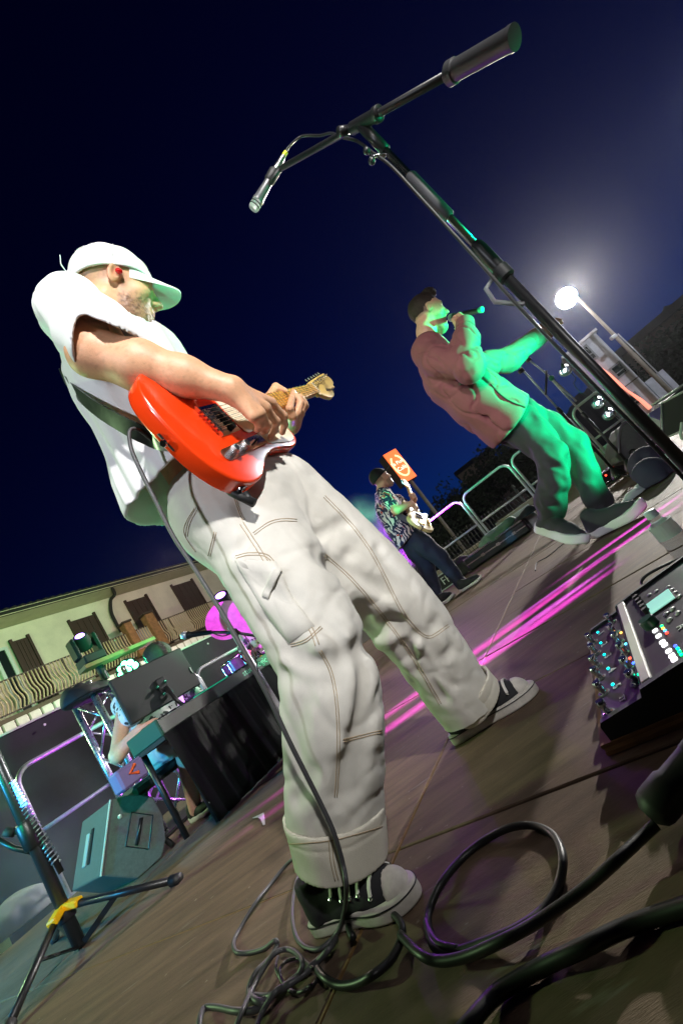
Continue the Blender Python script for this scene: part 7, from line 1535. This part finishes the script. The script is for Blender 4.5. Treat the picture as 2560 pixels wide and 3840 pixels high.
def cases():
    z = lambda x, y: PV(x, y, 6.95)
    u0, u1 = PV(1770, 2140, 6.95) @ SU, PV(2000, 1990, 6.95) @ SU
    t = empty('guitar_case', uv((u0 + u1) / 2, 7.0, 0), 'long black guitar case with bright metal edges under the green bag', 'case'); L = u1 - u0
    MB().box(uv((u0 + u1) / 2, 7.0, .11), (L, .36, .21), RS, bev=.03).build('shell', mat('case_black', (.014, .014, .018), rough=.35), t)
    for zz_, w in ((.21, .012), (.115, .010)): MB().box(uv((u0 + u1) / 2, 6.815, zz_), (L * .96, .014, w * 1.6), RS).build('metal_edge', M_chrome, t)
    for k in (.3, .55, .8): MB().box(uv(u0 + L * k, 6.808, .12), (.06, .02, .05), RS, bev=.004).build('latch', M_chrome, t)
    g = PV(1865, 2005, 6.98); 
    def bag(p): q = (p - g.astype(f32)) @ np.array([SU, SV, [0, 0, 1]]).T.astype(f32); d = ell(q, (-.04, 0, -.0), (.30, .16, .10)); d = smin(d, ell(q, (.20, 0, .04), (.16, .13, .07)), .03); d = d - .02 * np.abs(vnoise(p, 9, 2)) - .008 * vnoise(p, 22); return np.maximum(d, -q[:, 2] - .09)
    o = sdf_obj('green_bag', bag, g - [.5, .45, .12], g + [.5, .45, .22], .012, mat('green_nylon', srgb(84, 116, 96), rough=.7, var=.15, scale=14), None, 1); setup(o, 'green soft gear bag lying on the black case', 'bag')
    a = PV(1750, 2160, 6.95) @ SU; f_ = empty('flight_case', uv(a - .25, 7.0, 0), 'small dark flight case with white stencilled letters', 'case'); MB().box(uv(a - .26, 7.0, .12), (.46, .34, .23), RS, bev=.012).build('box', MATS['case_black'], f_); text_mesh('stencil', 'FR', .17, uv(a - .26, 6.826, .12), SU, (0, 0, 1), M_white, f_)
    for zz_ in (.012, .23): MB().box(uv(a - .26, 6.826, zz_), (.46, .012, .016), RS).build('edge', M_galv, f_)
    cloth_heap('gear_heap', uv(a + .05, 7.05, .02), (.34, .2), .26, M_blackm, 'heap of black gear and straps beside the flight case', 8.0, 'gear')
    cloth_heap('black_jacket', uv(u1 + .05, 6.98, .20), (.26, .16), .12, M_blackm, 'black jacket thrown on the end of the guitar case', 11.0, 'jacket')
    c = empty('white_case', uv(u1 - .15, 7.26, 0), 'pale flat case behind the guitar case', 'case'); MB().box(uv(u1 - .25, 7.2, .17), (.8, .06, .33), RS, bev=.01).build('panel', mat('pale_panel', srgb(170, 172, 180), rough=.6), c); MB().box(uv(u1 - .25, 7.165, .33), (.8, .02, .012), RS).build('rim', M_galv, c)
    w = empty('small_white_box', uv(a - .95, 6.6, 0), 'small white box behind the bass player\'s shoes', 'box'); MB().box(uv(a - .95, 6.6, .09), (.18, .16, .17), RS, bev=.01).build('box', M_white, w); MB().box(uv(a - .95, 6.517, .09), (.1, .012, .1), RS).build('dark_opening', M_blackm, w)
    p = PZ(2280, 1815, 0); r = empty('rack_unit', p, 'low black effects rack with red lights behind the slim stands', 'effects unit'); MB().box(p + SU * .28 + SV * .15 + [0, 0, .07], (.80, .30, .13), RS, bev=.01).build('chassis', M_blackm, r)
    for k in range(7): MB().sphere(p + SU * (-.08 + .12 * k) + SV * -.005 + [0, 0, .06 + .04 * (k % 3)], .011, 8).build('led', mat('red_led', (1, .05, .03), emit=(1, .06, .03), estr=6), r, True)
    for k in range(9): MB().cyl(p + SU * (-.1 + .09 * k) + [0, 0, .135], p + SU * (-.1 + .09 * k) + [0, 0, .16], .016, n=10).build('knob', M_galv, r)
    MB().box(p + SU * .28 + SV * .15 + [0, 0, .142], (.5, .22, .006), RS).build('paper_strip', M_white, r)
    d = PZ(2470, 1800, 0); o = cloth_heap('folded_cloth', d, (.17, .13), .15, mat('dark_violet_cloth', (.05, .04, .08), rough=.9), 'dark folded cloth on the floor beside the white towel', 14.0)
    d = PZ(2410, 1840, 0)
    def towel(p): q = (p - d.astype(f32)) @ np.array([nrm(PZ(2470, 1795) - PZ(2360, 1885)), nrm(np.cross([0, 0, 1], PZ(2470, 1795) - PZ(2360, 1885))), [0, 0, 1]]).T.astype(f32); return np.maximum(ell(q, (0, 0, 0), (.34, .045, .05)) - .012 * vnoise(p, 16, 3) - .008 * np.abs(vnoise(p, 34, 5)), -q[:, 2] + .003)
    o = sdf_obj('white_towel', towel, d - [.4, .4, .02], d + [.4, .4, .1], .009, mat('towel_white', (.72, .72, .74), rough=.95), None, 1); setup(o, 'twisted white towel lying beside the dark folded cloth', 'towel')
def amps():
    # loudspeaker wedge at the right-hand edge
    q = lambda x, y, Y: P(2300 + x * .17, 1350 + y * .17, Y)
    Y = 3.9; a = [q(1050, 950, Y), q(1800, 560, Y - .25), q(1800, 1420, Y - .25), q(1060, 1760, Y)]
    c = np.mean(a, 0); t = empty('stage_monitor', c * [1, 1, 0], 'big dark stage monitor with pale edges at the stage edge', 'loudspeaker'); bk = np.array([.25, .42, .04]); M_c2 = mat('monitor_grey', (.05, .05, .055), rough=.7, var=.2, scale=50, bump=.2, bscale=200)
    V = a + [p + bk for p in a]; mkmesh('cabinet', V, [(3, 2, 1, 0), (4, 5, 6, 7), (0, 1, 5, 4), (1, 2, 6, 5), (2, 3, 7, 6), (3, 0, 4, 7)], M_c2, t)
    cc = c - bk * .01; MB().add([cc + (p - cc) * .9 - bk * .03 for p in a], [(3, 2, 1, 0)]).build('grille', mat('grille_dark', (.02, .02, .022), rough=.6, bump=.6, bscale=300), t)
    for i, j in ((0, 1), (0, 3), (3, 2)): MB().tube([a[i] - bk * .02, a[j] - bk * .02], .009, 8).build('edge_trim', mat('pale_trim', (.5, .48, .5), rough=.5), t, True)
    MB().tube([q(830, 1010, Y + .2), q(1800, 380, Y - .05)], .012, 8).build('top_edge', MATS['pale_trim'], t, True); MB().add([q(780, 1170, Y + .1), q(1040, 1010, Y + .01), q(1010, 1330, Y + .01), q(790, 1250, Y + .1)], [(0, 1, 2, 3)]).build('side_panel', mat('violet_panel', (.10, .07, .24), rough=.5), t)
    MB().add([q(800, 1260, Y + .12), q(1010, 1330, Y + .02), q(1010, 1580, Y + .02), q(850, 1450, Y + .12)], [(0, 1, 2, 3)]).build('side_plate', mat('grey_plate', (.4, .38, .40), rough=.6), t)
    MB().add([q(830, 1010, Y + .2), q(1800, 380, Y - .05), q(1800, 560, Y - .02), q(1060, 950, Y + .02)], [(0, 1, 2, 3)]).build('top_panel', M_c2, t)
    MB().tube(smooth_path([q(1500, 1380, Y - .35), q(1480, 1560, Y - .35), q(1470, 1640, Y - .35), q(1510, 1760, Y - .35)], 4), .012, 8).build('white_sleeve', M_white, t, True)
    MB().box(c * [1, 1, 0] + [.15, .2, c[2] * .5 - .20], (.7, .5, max(.05, c[2] - .42)), RS, bev=.01).build('riser', M_blackm, t)
    # rounded amplifier standing on the floor
    b = PZ(2400, 1775, 0); w = empty('bass_amplifier', b, 'rounded dark grey amplifier cabinet with a cable over it', 'amplifier')
    Yq = b[1] + .4; pl = [q(190, 1420, Yq), q(330, 1330, Yq), q(640, 1700, Yq), q(850, 1960, Yq), q(640, 2150, Yq), q(120, 2250, Yq), q(30, 2150, Yq), q(80, 1750, Yq)]; bk = np.array([.1, .45, 0]); k = len(pl)
    o = mkmesh('cabinet', pl + [p + bk for p in pl], [tuple(range(k))[::-1], tuple(range(k, 2 * k))] + [(i, (i + 1) % k, k + (i + 1) % k, k + i) for i in range(k)], mat('amp_grey', (.12, .115, .125), rough=.75, var=.15, scale=40), w); m = o.modifiers.new('b', 'BEVEL'); m.width = .02; m.segments = 3
    MB().tube(smooth_path([q(290, 1360, Yq - .04), q(170, 1440, Yq - .04), q(110, 1700, Yq - .04), q(120, 2050, Yq - .04)], 4), .012, 8).build('cable', mat('violet_grey', (.16, .13, .18), rough=.5), w, True)
    MB().tube([q(420 + 70 * math.cos(a_), 2060 + 90 * math.sin(a_), Yq - .01) for a_ in np.linspace(0, 6.28, 20)[:-1]], .008, 6, closed=True).build('port_ring', M_black, w)
    cloth_heap('dark_cloth', PZ(2455, 1755, 0) , (.16, .12), .20, MATS['dark_violet_cloth'], 'dark violet cloth bundle against the grey amplifier', 17.0)
cases(); amps()

# ================================================================== NIGHT AIR AND STAGE SMOKE
def volume(name, c, size, color, dens, R=None, noise=None, aniso=.3):
    m = bpy.data.materials.new(name); m.use_nodes = True; nt = m.node_tree; nt.nodes.clear(); out = nt.nodes.new('ShaderNodeOutputMaterial'); v = nt.nodes.new('ShaderNodeVolumePrincipled')
    v.inputs['Color'].default_value = (*color, 1); v.inputs['Density'].default_value = dens; v.inputs['Anisotropy'].default_value = aniso; nt.links.new(v.outputs[0], out.inputs['Volume'])
    if noise:
        tc = nt.nodes.new('ShaderNodeTexCoord'); n = nt.nodes.new('ShaderNodeTexNoise'); n.inputs['Scale'].default_value = noise; n.inputs['Detail'].default_value = 3; nt.links.new(tc.outputs['Object'], n.inputs['Vector'])
        g = nt.nodes.new('ShaderNodeVectorMath'); g.operation = 'DISTANCE'; g.inputs[1].default_value = tuple(float(t) for t in c); nt.links.new(tc.outputs['Object'], g.inputs[0])
        r = nt.nodes.new('ShaderNodeMapRange'); r.inputs[1].default_value = min(size) * .5; r.inputs[2].default_value = min(size) * .1; r.inputs[3].default_value = 0; r.inputs[4].default_value = 1; nt.links.new(g.outputs['Value'], r.inputs[0])
        r2 = nt.nodes.new('ShaderNodeMapRange'); r2.inputs[1].default_value = .42; r2.inputs[2].default_value = .75; r2.inputs[3].default_value = 0; r2.inputs[4].default_value = dens; nt.links.new(n.outputs[0], r2.inputs[0])
        mu = nt.nodes.new('ShaderNodeMath'); mu.operation = 'MULTIPLY'; nt.links.new(r.outputs[0], mu.inputs[0]); nt.links.new(r2.outputs[0], mu.inputs[1]); nt.links.new(mu.outputs[0], v.inputs['Density'])
    o = MB().box(c, size, R).build(name, m); o['kind'] = 'stuff'; return o
volume('haze', (8, 28, 5.3), (76, 84, 15.8), (.9, .93, 1), .00016, aniso=.85)
volume('stage_smoke', P(1430, 2100, 7.4), (2.6, 1.8, 1.5), (.9, .9, .95), .9, None, 2.2)
volume('stage_smoke', P(1370, 1960, 7.4), (2.0, 1.6, 1.1), (.9, .9, .95), .7, None, 2.6)
volume('stage_smoke', P(120, 3260, 2.5), (1.7, 1.5, 1.3), (.9, .92, 1), .55, None, 1.8)
